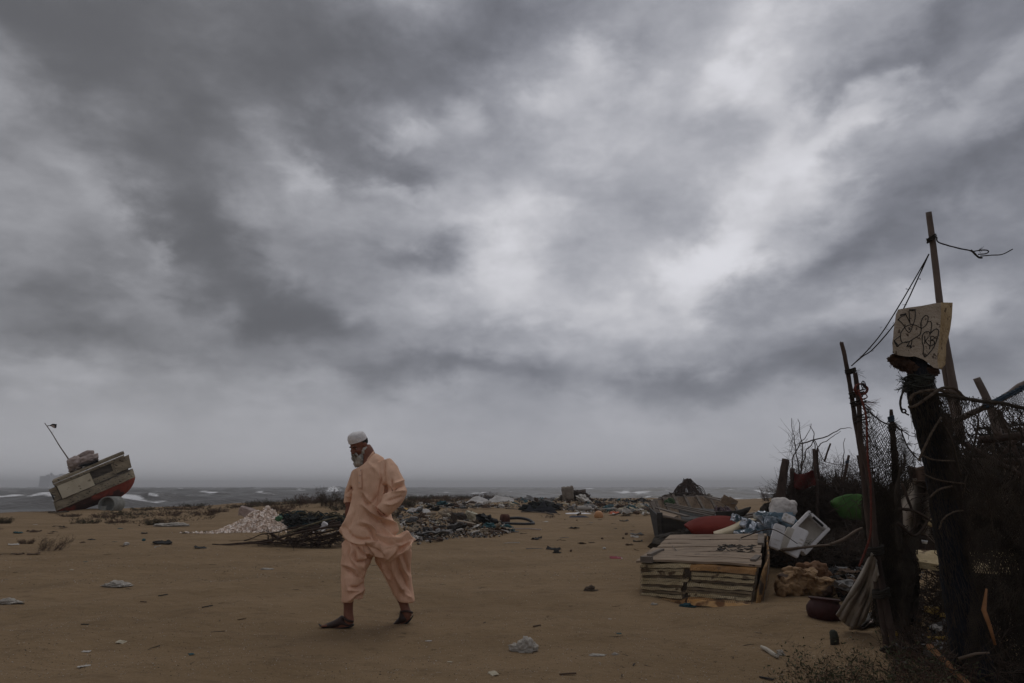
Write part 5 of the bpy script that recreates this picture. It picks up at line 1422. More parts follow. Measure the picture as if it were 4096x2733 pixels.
for k in range(2600):          # vertical strands and fuzz of the wrapping net
    i = random.randrange(6, len(S_) - 2); x, y, r = S_[i]; c = f(x, y, YPO); a = random.uniform(math.pi * .95, math.pi * 2.05)
    rr = r * FM(YPO) * random.uniform(.92, 1.08); p = c + Vector((math.cos(a) * rr, math.sin(a) * rr, random.uniform(-.05, .05)))
    l = random.uniform(.03, .10); A.append(tuple(p)); B.append(tuple(p + Vector((random.uniform(-.02, .02) + .012, random.uniform(-.01, .005), -l))))
mb = MB().sticks(A, B, .0013); mb.build('net_strands', NETB, post)
ragm = MB()       # ragged wad under the board
for k, (x, y, r) in enumerate(((2060, 826, .05), (2072, 836, .055), (2090, 845, .05), (2120, 848, .045), (2136, 850, .045), (2052, 824, .025), (2140, 858, .03))):
    ragm.blob(f(x, y, YPO - .02), (r, r * .7, r * .62), amp=.7, sub=3, freq=3, seed=k, rid=.4)
    fibres(ragm, f(x, y + 4, YPO - .04), (0, 0, -1), 22, .05, .8, .0018)
ragm.build('torn_foam', mat('dark_torn_foam', (.03, .018, .012), (.085, .045, .028), rough=.95, bump=.8), post)
wad = MB()
for k in range(46):     # bundle of old rope round the neck of the post
    c = f(2106 + random.uniform(-2, 4), 866 + 30 * random.random(), YPO); a0 = random.uniform(0, 6.28); rr = random.uniform(.062, .092)
    pts = [c + Vector((math.cos(a0 + j * .5) * rr, math.sin(a0 + j * .5) * rr * .9, .012 * math.sin(j * 1.3 + k) + random.uniform(-.006, .006))) for j in range(9)]
    rope(wad, pts, random.uniform(.004, .008), ns=2, tw=False)
for k in range(26): fibres(wad, f(2106 + random.choice((-32, 34)) + random.uniform(-8, 8), 862 + 40 * random.random(), YPO - .03), (random.choice((-1, 1)), 0, -.2), 5, .05, .7, .0014)
wad.build('rope_bundle', mat('mossy_dark_rope', (0.022, 0.024, 0.020), (0.055, 0.058, 0.048), scale=30, rough=.95, bump=.9, bscale=150), post, True)
def prope(pts, r, m, lab, tw=True):
    mb = MB(); rope(mb, [f(*p) for p in pts], r, tw=tw); return tag(mb.build('rope', m, None, True), lab, 'rope')
YF_ = YPO - .10
prope([(2088, 922, YF_ - .02), (2095, 907, YF_ - .02), (2120, 898, YF_ - .03), (2150, 896, YF_ - .02), (2180, 901, YF_), (2205, 908, YF_ + .03)], .012, ROPEB, 'thick brown rope looped round the neck of the netted post')
prope([(2085, 935, YF_ - .02), (2100, 932, YF_ - .05), (2130, 912, YF_ - .05), (2160, 892, YF_ - .02), (2190, 892, YF_), (2212, 912, YF_ + .03)], .011, ROPEB, 'second thick brown rope crossing the loop and going off to the right')
prope([(2160, 958, YF_ - .03), (2140, 990, YF_ - .05), (2125, 1020, YF_ - .05), (2108, 1058, YF_ - .04)], .008, ROPEB, 'brown rope slanting down across the upper netted post')
prope([(2118, 1046, YF_ - .02), (2145, 1056, YF_ - .05), (2190, 1058, YF_)], .006, ROPEB, 'thin rope crossing the post below the slanting rope')
prope([(2122, 1090, YF_ - .02), (2150, 1101, YF_ - .05), (2190, 1108, YF_), (2212, 1110, YF_)], .006, ROPEB, 'thin rope crossing the middle of the netted post')
prope([(2134, 1142, YF_ - .02), (2155, 1124, YF_ - .05), (2185, 1116, YF_ - .02)], .007, ROPEB, 'short rope curving over the middle of the netted post')
prope([(2155, 1215, YF_ - .03), (2166, 1190, YF_ - .05), (2190, 1175, YF_ - .04), (2210, 1172, YF_)], .006, ROPEB, 'rope curving up to the right over the lower netted post')
prope([(2080, 890, YF_ - .02), (2072, 900, YF_ - .02), (2066, 925, YF_ - .02), (2070, 945, YF_ - .02)], .008, ROPED, 'dark rope hanging down left of the netted post')
mb = MB()
for k in range(6): 
    a = k * 1.05; rope(mb, [f(2072, 944, YF_) + Vector((.014 * math.cos(a + j), -.01, .012 * math.sin(a + j))) for j in range(4)], .006, ns=3, tw=False)
rope(mb, [f(2074, 946, YF_ - .01), f(2080, 950, YF_ - .01), f(2086, 953, YF_ - .01)], .006, tw=False)
tag(mb.build('rope_knot', ROPED, None, True), 'knot at the lower end of the rope hanging left of the netted post', 'knot')

# ---- middle post and hanging nets
pole('post', [(2070, 1480), (2066, 1350), (2062, 1200), (2056, 1090), (2050, 1010), (2047, 975), (2045, 940)], .045, .013, 5.9, 5.9, BARK, 'thin topped post with a blue band standing between the two nets')
mb = MB(); wrap(mb, f(2045, 962, 5.88), .022, 5, .05, .006); tag(mb.build('blue_band', ROPEBL, None, True), 'blue cord wound round the thin post', 'cord')
mb = MB(); wrap(mb, f(2047, 982, 5.86), .026, 5, .06, .008); tag(mb.build('dark_band', ROPED, None, True), 'dark cord holding the net to the thin post', 'cord')
def fedge(x, y, Y):
    '''right edge of the middle net swings in'''
    return f(x - 44 * math.exp(-((y - 1175) / 85.0) ** 2) * min(max((x - 2045) / 60.0, 0), 1) , y, Y)
fn = thing('fishing_net', gf(2045, 1480) + Vector((0, .2, 0)), 'torn dark net hanging from the crooked poles over the thin post', 'net')
top1 = [(1972, 915), (1990, 940), (2010, 958), (2035, 973), (2050, 972), (2068, 988), (2080, 1020), (2094, 1040), (2112, 1058)]
bot1 = [(2004, 1420), (2024, 1440), (2046, 1460), (2062, 1465), (2072, 1455), (2082, 1440), (2090, 1420), (2096, 1400), (2100, 1380)]
mb = MB()
net(mb, top1, bot1, lambda u, v: 5.72 + .12 * math.sin(u * 6) - .1 * v, 28, 100, .0024, wob=.010, seed=1, coord=fedge)
net(mb, top1, bot1, lambda u, v: 5.84 + .08 * math.sin(u * 7 + 1), 24, 84, .0024, wob=.014, seed=15, v0=.06, coord=fedge)
net(mb, top1, bot1, lambda u, v: 5.80 + .10 * math.sin(u * 5 + 2), 20, 60, .0024, wob=.016, seed=5, v0=.12, coord=fedge)
mb.build('net_layer', NETB, fn)
mb = MB()
for s_ in range(5): net(mb, [(x + s_ * 2, y + 90 + 14 * s_) for x, y in top1], bot1, lambda u, v: 5.85 + .05 * s_ + .08 * math.sin(u * 5 + s_), 26, 58, .0034, wob=.022, seed=9 + s_, v0=.10 + .05 * s_, coord=fedge)
mb.build('net_layer', NETB, fn)
mb = MB(); 
for p0, p1 in zip(top1, top1[1:]):
    rope(mb, [f(p0[0], p0[1], 5.72), f((p0[0] + p1[0]) / 2, (p0[1] + p1[1]) / 2 + 1.5, 5.71), f(p1[0], p1[1], 5.72)], .008, tw=False)
    fibres(mb, f(p1[0], p1[1], 5.70), (1, 0, .3), 12, .07, .7, .0013)
for i in range(14):
    t_ = random.random() * 7.9; a_ = top1[int(t_)]
    b_ = f(a_[0] + random.uniform(0, 10), a_[1] + random.uniform(0, 14), 5.68)
    rope(mb, [b_, b_ + Vector((random.uniform(.01, .05), 0, -.03)), b_ + Vector((random.uniform(.03, .10), 0, random.uniform(-.12, -.04)))], .003, ns=3, tw=False)
mb.build('head_rope', NETB, fn)

fn2 = thing('fishing_net', Vector((f(2280, 1400, 4.4).x, 4.5, H(f(2280, 1400, 4.4).x, 4.5))), 'big dark net stretched from the netted post off to the right', 'net')
top2 = [(2140, 902), (2175, 908), (2215, 914), (2260, 924), (2300, 932), (2350, 945), (2400, 955), (2470, 965)]
bot2 = [(2196, 1660), (2230, 1660), (2262, 1660), (2300, 1660), (2340, 1660), (2380, 1660), (2420, 1660), (2480, 1660)]
mb = MB(); net(mb, top2, bot2, lambda u, v: 4.40 + .10 * math.sin(u * 9 + v * 3) + .10 * v, 58, 120, .0019, wob=.012, seed=21, holes=.34)
net(mb, top2, bot2, lambda u, v: 4.56 + .10 * math.sin(u * 7 + 2), 46, 90, .0019, wob=.022, seed=26, v0=.0, holes=.16)
mb.build('net_layer', NETB, fn2)
mb = MB()
for s_ in range(3): net(mb, [(x, y + 150 + 20 * math.sin(x * .03 + s_)) for x, y in top2], bot2, lambda u, v: 4.70 + .06 * s_ + .10 * math.sin(u * 6 + s_), 54, 96, .0026, wob=.026, seed=31 + s_, holes=.10, v0=.03 * s_)
mb.build('net_layer', NETB, fn2)
mb = MB(); rope(mb, [f(2118, 905, YF_), f(2160, 906, YF_), f(2205, 913, YF_), f(2250, 921, YF_), f(2300, 926, YF_), f(2352, 937, YF_ - .05), f(2420, 940, YF_ - .1)], .015, tw=True)
for k in range(30):
    x = random.uniform(2130, 2350); fibres(mb, f(x, 908 + (x - 2150) * .12, YF_ - .02), (0, 0, -1), 4, .06, .8, .0014)
mb.build('head_rope', NETB, fn2, True)
mb = MB()
for k in range(26):
    x = random.uniform(2170, 2400); y = random.uniform(915, 1120)
    rope(mb, [f(x, y, YF_ + .03), f(x + random.uniform(-14, 30), y + random.uniform(14, 40), YF_ + .02), f(x + random.uniform(0, 50), y + random.uniform(50, 120), YF_ + .04)], random.uniform(.004, .008), ns=5, tw=False)
mb.build('bunched_cords', NETB, fn2, True)
# poles behind the big net
pole('pole', [(2290, 1000), (2278, 950), (2262, 910), (2241, 868)], .030, .024, 4.9, 4.9, BAMBOO, 'short bamboo stub sticking up above the big net', amp=.04, n=12)
mb = MB(); rope(mb, [f(2420, 850, 4.6), f(2352, 880, 4.62), (f(2300, 915, 4.64)), f(2275, 928, 4.66), f(2215, 955, 4.75), f(2160, 985, 4.9)], .026, tw=False, n=10)
tag(mb.build('bamboo_rail', BAMBOO, None, True), 'bamboo rail slanting up to the right edge behind the big net', 'rail')
mb = MB()
for t in range(15):
    x = 2268 + t * 7.5; y = 931 - t * 4.0; wrap(mb, f(x, y, 4.63), .031, 2, .03, .006)
tag(mb.build('blue_binding', ROPEBL, None, True), 'dull blue cord wound round the slanting bamboo rail', 'cord')
mb = MB(); net(mb, [(2290, 915), (2320, 898), (2352, 882), (2420, 850)], [(2290, 930), (2320, 940), (2352, 955), (2420, 980)], lambda u, v: 4.7, 22, 14, .0019, wob=.008, seed=41)
tag(mb.build('net_scrap', NETB), 'small piece of net hung between the blue bound rail and the head rope', 'net')
pole('pole', [(2242, 1700), (2216, 1300), (2200, 1150), (2186, 1040), (2170, 950)], .032, .028, 4.75, 4.75, BARK, 'upright bark covered pole just right of the netted post behind the net')
for k, (a, b, r, lab) in enumerate((((2180, 1000), (2420, 1130), .020, 'slanting bark pole crossing behind the upper part of the big net'), ((2250, 1010), (2440, 980), .030, 'nearly level timber behind the upper right of the big net'), ((2230, 1120), (2420, 900), .018, 'thin pole rising to the right behind the big net'), ((2210, 1060), (2460, 1050), .026, 'level rail behind the middle of the big net'), ((2290, 940), (2400, 1210), .022, 'pole leaning to the right behind the big net near the frame edge'))):
    tag(MB().tube([f(a[0], a[1], 5.3 + .1 * k), f((a[0] + b[0]) / 2 + 3, (a[1] + b[1]) / 2 + 4, 5.3 + .1 * k), f(b[0], b[1], 5.3 + .1 * k)], r, n=8, amp=.2).build('pole', BARK, None, True), lab, 'pole')

# ---- brush generator: many bent twigs
def brush(name, sampler, n, ln, r, m, parent=None, up=.4, lab=None, cat=None, seed=0, seg=3, spread=1.0, grp=None, kind=None):
    rnd = np.random.RandomState(seed)
    A, B, R = [], [], []
    for _ in range(n):
        p = np.array(tuple(sampler(rnd)))
        d = rnd.normal(size=3) * spread; d[2] += up; d /= np.linalg.norm(d)
        l = rnd.uniform(*ln); rr = rnd.uniform(*r)
        for s_ in range(seg):
            q2 = p + d * l / seg
            A.append(p.copy()); B.append(q2.copy()); R.append(rr * (1 - .25 * s_))
            if rnd.rand() < .5 and s_:
                d2 = d + rnd.normal(size=3) * .6; d2 /= np.linalg.norm(d2); A.append(p.copy()); B.append(p + d2 * l * .3); R.append(rr * .45)
            d = d + rnd.normal(size=3) * .28; d /= np.linalg.norm(d); p = q2
    mb = MB().sticks(np.array(A), np.array(B), np.array(R))
    o = mb.build(name, m, parent)
    if lab or kind: tag(o, lab, cat, grp, kind)
    return o
def in_view(poly, Y0, Y1):
    """random points inside a view polygon at depths Y0..Y1"""
    P_ = poly; xs = [p[0] for p in P_]; ys = [p[1] for p in P_]
    def s(rnd):
        while True:
            x, y = rnd.uniform(min(xs), max(xs)), rnd.uniform(min(ys), max(ys)); c = False; j = len(P_) - 1
            for i in range(len(P_)):
                if (P_[i][1] > y) != (P_[j][1] > y) and x < (P_[j][0] - P_[i][0]) * (y - P_[i][1]) / (P_[j][1] - P_[i][1]) + P_[i][0]: c = not c
                j = i
            if c: return f(x, y, rnd.uniform(Y0, Y1))
    return s
# brush fence further back
YH = 12.0
bf = thing('brush_fence', onground((f(1880, 1200, YH).x, YH)), 'dark fence of piled thorn brush behind the white sack and green panel', 'fence')
poly = [(1772, 1158), (1788, 1120), (1812, 1096), (1840, 1104), (1862, 1092), (1900, 1098), (1940, 1092), (1990, 1102), (2050, 1125), (2100, 1140), (2110, 1286), (1800, 1286), (1770, 1240), (1765, 1170)]
brush('brush', in_view(poly, YH - .5, YH + .7), 7500, (.10, .42), (.0016, .0045), TWIG, bf, up=.35, seed=1)
poly2 = [(1815, 1132), (1900, 1126), (2000, 1128), (2100, 1150), (2110, 1284), (1820, 1284), (1800, 1240)]
brush('brush', in_view(poly2, YH - .1, YH + .6), 6000, (.15, .5), (.004, .009), TWIG, bf, up=.2, seed=2)
core_ = MB()
for k in range(26):
    t = k / 25; x = 1822 + 280 * t; top = 1140 + 9 * math.sin(k * 1.7) + (18 if x > 2010 else 0)
    c = f(x, (top + 1280) / 2, YH + .5); hh = (f(x, top, YH + .5).z - f(x, 1285, YH + .5).z) / 2
    core_.blob(c, (.16, .2, hh), amp=.7, sub=3, freq=3.5, seed=k, rid=.5)
core_.build('packed_brush', TWIG, bf)
brush('fine_twigs', in_view([(1805, 1110), (1812, 1000), (1830, 985), (1850, 1050), (1900, 1060), (1990, 1060), (2040, 1110), (1990, 1120)], YH - .2, YH + .4), 420, (.15, .4), (.0018, .0035), TWIG, bf, up=1.0, seed=3)
for pts in ([(1835, 1095), (1828, 1040), (1822, 1010), (1816, 958)], [(1838, 1090), (1842, 1030), (1836, 990), (1832, 960)], [(1840, 1080), (1850, 1040), (1868, 1010), (1862, 985), (1858, 978)], [(1838, 1020), (1900, 1000), (1930, 985), (1956, 982)],
            [(1860, 1100), (1875, 1030), (1900, 1010), (1930, 990)], [(1815, 1080), (1822, 1050), (1836, 1020), (1850, 1000), (1862, 975)], [(1870, 1110), (1872, 1040), (1868, 1010), (1895, 1060), (1960, 1070)], [(1780, 1170), (1775, 1140), (1790, 1130), (1768, 1155)], [(1930, 1120), (1935, 1060), (1937, 1005)]):
    mb = MB(); S_ = [f(x, y, YH - .3) for x, y in spl(pts, 5)]; mb.tube([p + mn.noise_vector(p * 9) * .03 for p in S_], [.012, .004], n=5); mb.build('branch', TWIG, bf)
mb = MB(); net(mb, [(1925, 1062), (1960, 1055), (1998, 1052)], [(1930, 1090), (1960, 1095), (2000, 1092)], lambda u, v: YH - .2, 10, 6, .003, wob=.01, seed=4); mb.build('net_scrap', NETB, bf)
def hpole(pts, r0, r1, Y, lab, m=BARK): return pole('post', pts, r0, r1, Y, Y, m, lab, n=10)
hpole([(1786, 1170), (1792, 1130), (1798, 1090), (1803, 1054)], .085, .062, YH - .5, 'thick stump post at the left end of the brush fence')
hpole([(1822, 1200), (1820, 1120), (1818, 1075)], .05, .04, YH - .3, 'dark post just right of the thick stump post in the brush fence')
hpole([(1876, 1200), (1875, 1120), (1871, 1080), (1867, 1030)], .030, .022, YH - .45, 'slim split post leaning over the red rag')
hpole([(1880, 1100), (1876, 1060), (1876, 1030)], .022, .016, YH - .4, 'short upright stick beside the slim split post')
hpole([(1930, 1120), (1940, 1085), (1948, 1045)], .03, .02, YH - .35, 'short stick with blue string leaning right in the brush fence')
hpole([(1892, 1060), (1898, 1040), (1906, 1018)], .016, .014, YH - .4, 'small stick slanting right above the brush fence')
hpole([(1988, 1200), (1985, 1120), (1975, 1070), (1968, 1045)], .06, .018, YH - .8, 'pointed stake standing just left of the crooked poles')
mb = MB(); wrap(mb, f(1944, 1060, YH - .35), .028, 4, .05, .006); tag(mb.build('blue_string', ROPEBL), 'blue string wound on the short leaning stick', 'string')
mb = MB().grid(lambda u, v: f(1822 + 50 * u, 1084 + 36 * v + 5 * math.sin(u * 5), YH - .42 + .05 * math.sin(u * 8 + v * 4)), 12, 8, thick=.01)
tag(mb.build('red_rag', mat('dark_red_cloth', (.065, .012, .010), (.11, .02, .015), scale=5, rough=.9, bump=.4), None, True), 'dark red rag hanging in the brush fence between two posts', 'rag')
mb = MB(); GRN = mat('moss_green_fabric', (0.028, 0.080, 0.014), (0.055, 0.13, 0.026), scale=4, rough=0.8, bump=0.6, bscale=25, speck=(3, (0.03, 0.06, 0.02), .62))
gp = spl([(1907, 1153), (1922, 1143), (1945, 1136), (1970, 1135), (1992, 1142)], 5); gb = spl([(1907, 1156), (1920, 1172), (1932, 1188), (1960, 1193), (1992, 1192)], 5)
def gfun(u, v):
    k = u * (len(gp) - 1); i = min(int(k), len(gp) - 2); t = k - i
    a = [gp[i][j] * (1 - t) + gp[i + 1][j] * t for j in (0, 1)]; b = [gb[i][j] * (1 - t) + gb[i + 1][j] * t for j in (0, 1)]
    return f(a[0] * (1 - v) + b[0] * v, a[1] * (1 - v) + b[1] * v, 11.2 - .06 * math.sin(math.pi * v) + .01 * math.sin(u * 20))
mb.grid(gfun, 20, 10, thick=.02); tag(mb.build('green_cushion', GRN, None, True), 'bright moss green panel hanging in the brush fence', 'panel')
brush('bare_branches', in_view([(1905, 1130), (2000, 1120), (2000, 1240), (1880, 1240)], 10.4, 10.9), 60, (.25, .7), (.002, .006), TWIG, None, up=.1, seed=6, lab='bare thorny branches sprawling in front of the green panel', cat='branches')

# things behind the middle net: pale tarpaulin, ledge, cup
mb = MB().grid(lambda u, v: f(2068 + 78 * u + 8 * v * math.sin(u * 3), 1104 + 128 * v - 6 * math.sin(u * 4), 6.9 + .10 * math.sin(u * 11 + v * 3) + .05 * math.sin(v * 9)), 22, 20, thick=.012)
tag(mb.build('tarpaulin', mat('tan_tarpaulin', (.20, .165, .13), (.30, .255, .205), scale=3, rough=.85, bump=.3), None, True), 'tan tarpaulin hung behind the gap between the two nets', 'tarpaulin')
mb = MB().grid(lambda u, v: f(2086 + 60 * u, 1070 + 34 * v + 4 * math.sin(u * 6), 6.8 + .06 * math.sin(u * 9)), 12, 6, thick=.012)
tag(mb.build('tarpaulin_fold', mat('brown_cloth', (.09, .055, .04), (.13, .085, .06), scale=4, rough=.9, bump=.4), None, True), 'brown cloth folded over the top of the tan tarpaulin', 'cloth')
mb = MB().prism([f(2101, 1262, 6.2), f(2172, 1264, 6.0), f(2178, 1300, 5.7), f(2105, 1288, 5.8)], (0, 0, -.05)); tag(mb.build('foam_slab', FOAM), 'pale foam slab lying like a shelf between the two nets', 'slab')
mb = MB().prism([f(2175, 1262, 6.0), f(2260, 1262, 6.0), f(2332, 1272, 5.8), f(2336, 1296, 5.7), (f(2320, 1308, 5.6)), f(2235, 1302, 5.6), f(2180, 1292, 5.7)], (0, 0, -.04)); tag(mb.build('tray', FOAM), 'rounded cream tray seen through the lower big net', 'tray')
mb = MB().tube([f(2122, 1248, 6.0), f(2122, 1240, 6.0)], [.018, .024], n=12); tag(mb.build('cup', mat('white_plastic', (.6, .6, .6), (.65, .65, .65), rough=.4, bump=0), None, True), 'small white cup standing on the foam shelf', 'cup')
mb = MB().blob(f(2142, 1200, 6.3), (.045, .04, .04), amp=.2); tag(mb.build('float', FOAM, None, True), 'pale round float lodged below the tan tarpaulin', 'float')
for pts, lab in (([(2064, 1168), (2095, 1172), (2125, 1188), (2150, 1212), (2158, 1260), (2160, 1300)], 'long bare branch arching down from the middle net to the foam shelf'), ([(2070, 1110), (2085, 1150), (2100, 1200), (2080, 1230)], 'thin bare branch hanging behind the middle net'), ([(2060, 1200), (2100, 1230), (2130, 1195), (2145, 1170)], 'forked twig below the tan tarpaulin')):
    mb = MB(); mb.tube([f(x, y, 5.5) for x, y in spl(pts, 5)], [.014, .006], n=6, amp=.3); tag(mb.build('branch', TWIG, None, True), lab, 'branch')
# dark hut of boards, nets and brush at the right edge
hut = thing('brush_shelter', Vector((f(2300, 1300, 6.8).x, 6.8, 0)), 'dark shelter of brush and nets filling the right edge behind the big net', 'shelter')
polyh = [(2150, 1120), (2180, 1040), (2225, 1030), (2260, 1010), (2300, 1000), (2350, 985), (2480, 960), (2500, 1420), (2190, 1420), (2170, 1200)]
brush('brush', in_view(polyh, 6.2, 7.2), 5200, (.15, .5), (.003, .008), TWIG, hut, up=.1, seed=7)
brush('light_twigs', in_view([(2190, 1060), (2480, 1000), (2500, 1400), (2200, 1380)], 5.6, 6.1), 150, (.2, .7), (.003, .008), TWIGL, hut, up=.2, seed=17)
core_ = MB()
for k in range(24):
    x = 2185 + 14 * k; top = 1118 - 3.2 * k + 10 * math.sin(k * 1.9)
    if 4 < k < 12: bot = 1255
    else: bot = 1330
    c = f(x, (top + bot) / 2, 7.2); hh = (f(x, top, 7.2).z - f(x, bot, 7.2).z) / 2
    core_.blob(c, (.13, .3, hh), amp=.6, sub=3, freq=3.5, seed=k + 40, rid=.5)
core_.build('packed_brush', TWIG, hut)
mb = MB()
for k in range(6): mb.beam(f(2240 + 10 * k, 985 + 14 * k, 6.1), f(2480, 960 + 22 * k, 6.0), .05, .02, jit=.01, seg=4)
mb.build('roof_boards', HULLD, hut)
mb = MB().prism([f(2172, 1295, 6.4), f(2500, 1310, 6.4), f(2500, 1395, 6.4), f(2180, 1390, 6.4)], (0, .05, 0)); mb.build('shade_backing', mat('black_brown_backing', (.012, .010, .008), (.03, .025, .02), rough=.95), hut)  # upright dark sheet added for the shaded near-black mass behind the net
# ================================================================== NEAR RIGHT: SACK, POT, DRAPED CLOTH, STUMP
RUST = mat('mud_stained_sack', (0.17, 0.095, 0.045), (0.36, 0.235, 0.125), scale=4, rough=0.85, bump=0.5, bscale=30, speck=(4, (0.05, 0.028, 0.018), .56))
BROWNC = mat('brown_crumpled_bag', (0.11, 0.055, 0.025), (0.20, 0.10, 0.05), scale=5, rough=0.85, bump=0.6)
POTM = mat('dark_red_clay', (0.032, 0.009, 0.008), (0.06, 0.017, 0.014), scale=6, rough=0.65, bump=0.3, speck=(7, (0.02, 0.01, 0.008), .58))
g = gf(1845, 1368); sY = g.y
def rg(fx, fy, Y): return f(fx, fy, Y)
mb = MB()
for (x, y, rx, rz, dy, sd_) in ((1830, 1340, .20, .17, 0, 1), (1862, 1352, .17, .14, .05, 2), (1800, 1345, .10, .15, .0, 3), (1888, 1352, .12, .12, .0, 4), (1815, 1312, .10, .06, .05, 5), (1850, 1316, .12, .05, .1, 6), (1900, 1330, .07, .03, -.05, 7)):
    mb.blob(f(x, y, sY + .15 + dy), (rx, .16, rz), amp=.3, sub=4, freq=1.6, seed=sd_, rid=.08, R=Euler((0, random.uniform(-.4, .4), 0)).to_matrix())
mb = remesh(mb, .010, 1, disp=lambda v, n: .035 * (.45 - abs(mn.noise(v * 5))) - .034 * math.exp(-abs(mn.noise(v * 4.5 + Vector((1, 5, 2)))) * 16) - .018 * math.exp(-abs(mn.noise(v * 10 + Vector((4, 5, 2)))) * 14) + .008 * (.4 - abs(mn.noise(v * 12 + Vector((3, 1, 2))))) - .02)
tag(mb.build('sack', RUST, None, True), 'mud stained tan sack slumped on the sand right of the plank stack', 'sack')
mb = MB().blob(f(1868, 1312, sY + .75), (.16, .12, .10), amp=.4, sub=4, freq=2, seed=11, rid=.25); tag(mb.build('sack', BROWNC, None, True), 'smaller brown crumpled bag behind the mud stained sack', 'sack')
# clay pot with a broad rim
pg = gf(1893, 1418)
pot = thing('clay_pot', pg, 'dark red clay pot half sunk in the sand beside the draped cloth', 'pot')
prof = [(.10, -.05), (.185, 0.0), (.205, .05), (.205, .085), (.175, .125), (.155, .140), (.165, .152), (.172, .160), (.165, .168), (.145, .160), (.14, .12), (.16, .06), (.08, .02)]
Rt = Euler((math.radians(-4), math.radians(6), 0)).to_matrix()
mb = MB(); vs = [pg + Rt @ Vector((.76 * r * math.cos(2 * math.pi * k / 36), .76 * r * math.sin(2 * math.pi * k / 36), z)) for r, z in prof for k in range(36)]
mb.add(vs, [(i * 36 + k, i * 36 + (k + 1) % 36, (i + 1) * 36 + (k + 1) % 36, (i + 1) * 36 + k) for i in range(len(prof) - 1) for k in range(36)])
mb.build('pot_body', POTM, pot, True)
mb = MB().tube([pg + Rt @ Vector((.128 * math.cos(t), .128 * math.sin(t), .160)) for t in [2 * math.pi * k / 36 for k in range(37)]], .009, n=6, caps=False); mb.build('rim', POTM, pot, True)
# draped cloth hanging from the poles to the sand
dr = MB()
ctop = [(2001, 1268), (2006, 1275), (2012, 1290), (2018, 1320)]; cbot = [(1918, 1410), (1940, 1432), (1962, 1440), (1984, 1425)]
def drf(u, v):
    T = spl(ctop, 6); B_ = spl(cbot, 6); k = u * (len(T) - 1); i = min(int(k), len(T) - 2); t = k - i
    a = [T[i][j] * (1 - t) + T[i + 1][j] * t for j in (0, 1)]; b = [B_[i][j] * (1 - t) + B_[i + 1][j] * t for j in (0, 1)]
    v2 = v ** 1.0; x = a[0] * (1 - v2) + b[0] * v2; y = a[1] * (1 - v2) + b[1] * v2
    x += 4 * math.sin(math.pi * v) * (1 - .5 * u) ; Y0 = YQ - .02 + .55 * v
    return f(x, y, Y0 + .016 * math.sin(u * 31 + 5 * v + 3 * mn.noise(Vector((u * 5, v * 2, 1)))) * (.3 + .7 * v) + .09 * mn.noise(Vector((u * 4, v * 2.4, 7))))
dr.grid(drf, 48, 26, thick=.008)
tag(dr.build('draped_cloth', CLOTHW, None, True), 'greyed white cloth hung on the crooked poles and fanning out to the pot', 'cloth')
mb = MB().grid(lambda u, v: onground(gf(1960 + 80 * u, 1420 + 22 * v + 6 * math.sin(u * 8)), .03 + .04 * abs(mn.noise(Vector((u * 4, v * 3, 1))))), 16, 6, thick=.01)
tag(mb.build('tarpaulin', mat('dark_grey_sheet', (.05, .045, .04), (.12, .11, .10), scale=5, rough=.9, bump=.6), None, True), 'dark grey sheet lying flat at the foot of the crooked poles', 'sheet')
mb = MB().grid(lambda u, v: onground(gf(1950 + 60 * u, 1440 - 6 * u + 6 * v), .02 + .02 * math.sin(u * 9)), 10, 3, thick=.008); tag(mb.build('plastic_bag', PALECL, None, True), 'pale plastic scrap under the edge of the draped cloth', 'bag')
sgp = gf(1916, 1478)
mb = MB().tube([sgp + Vector((0, 0, -.03)), sgp + Vector((0, 0, .05)), sgp + Vector((-.004, 0, .085)), sgp + Vector((-.006, 0, .10))], [.036, .034, .030, .015], n=14, amp=.25)
tag(mb.build('stump', mat('mossy_stump', (.022, .022, .016), (.05, .05, .038), scale=20, rough=.95, bump=.8), None, True), 'small dark rounded stump standing alone in the sand', 'stump')
a_ = gf(1748, 1491); b_ = gf(1786, 1513)
tag(MB().tube([a_ + Vector((0, 0, .02)), a_.lerp(b_, .35) + Vector((0, 0, .022)), a_.lerp(b_, .7) + Vector((0, 0, .016)), b_ + Vector((0, 0, .016))], [.012, .016, .016, .011], n=8, amp=.25).build('stick', mat('bleached_wood', (.36, .32, .26), (.48, .44, .37), scale=9, rough=.9, bump=.4), None, True), 'short bleached stick on the bare sand at lower right', 'stick')
ORW = mat('orange_wood', (0.17, 0.075, 0.028), (0.28, 0.13, 0.055), scale=4, rough=.85, bump=.5, stretch=(.5, .5, 3))
tag(MB().beam(f(2132, 1482, 4.75), f(2228, 1580, 4.2), .035, .02, jit=.004, seg=6).build('plank', ORW), 'orange brown splintered plank leaning in the weeds at the bottom right', 'plank')
tag(MB().tube([f(2264, 1352, 4.3), f(2258, 1400, 4.25), (f(2272, 1440, 4.2)), f(2284, 1480, 4.2)], [.006, .014, .011, .007], n=7, amp=.35).build('branch', ORW, None, True), 'light peeled branch caught in the lower big net', 'branch')
tag(MB().tube([f(2200, 1512, 4.25), f(2240, 1500, 4.2), f(2270, 1498, 4.2)], [.010, .006], n=6, amp=.3).build('branch', TWIGL, None, True), 'short pale twig in front of the foot of the netted post', 'branch')
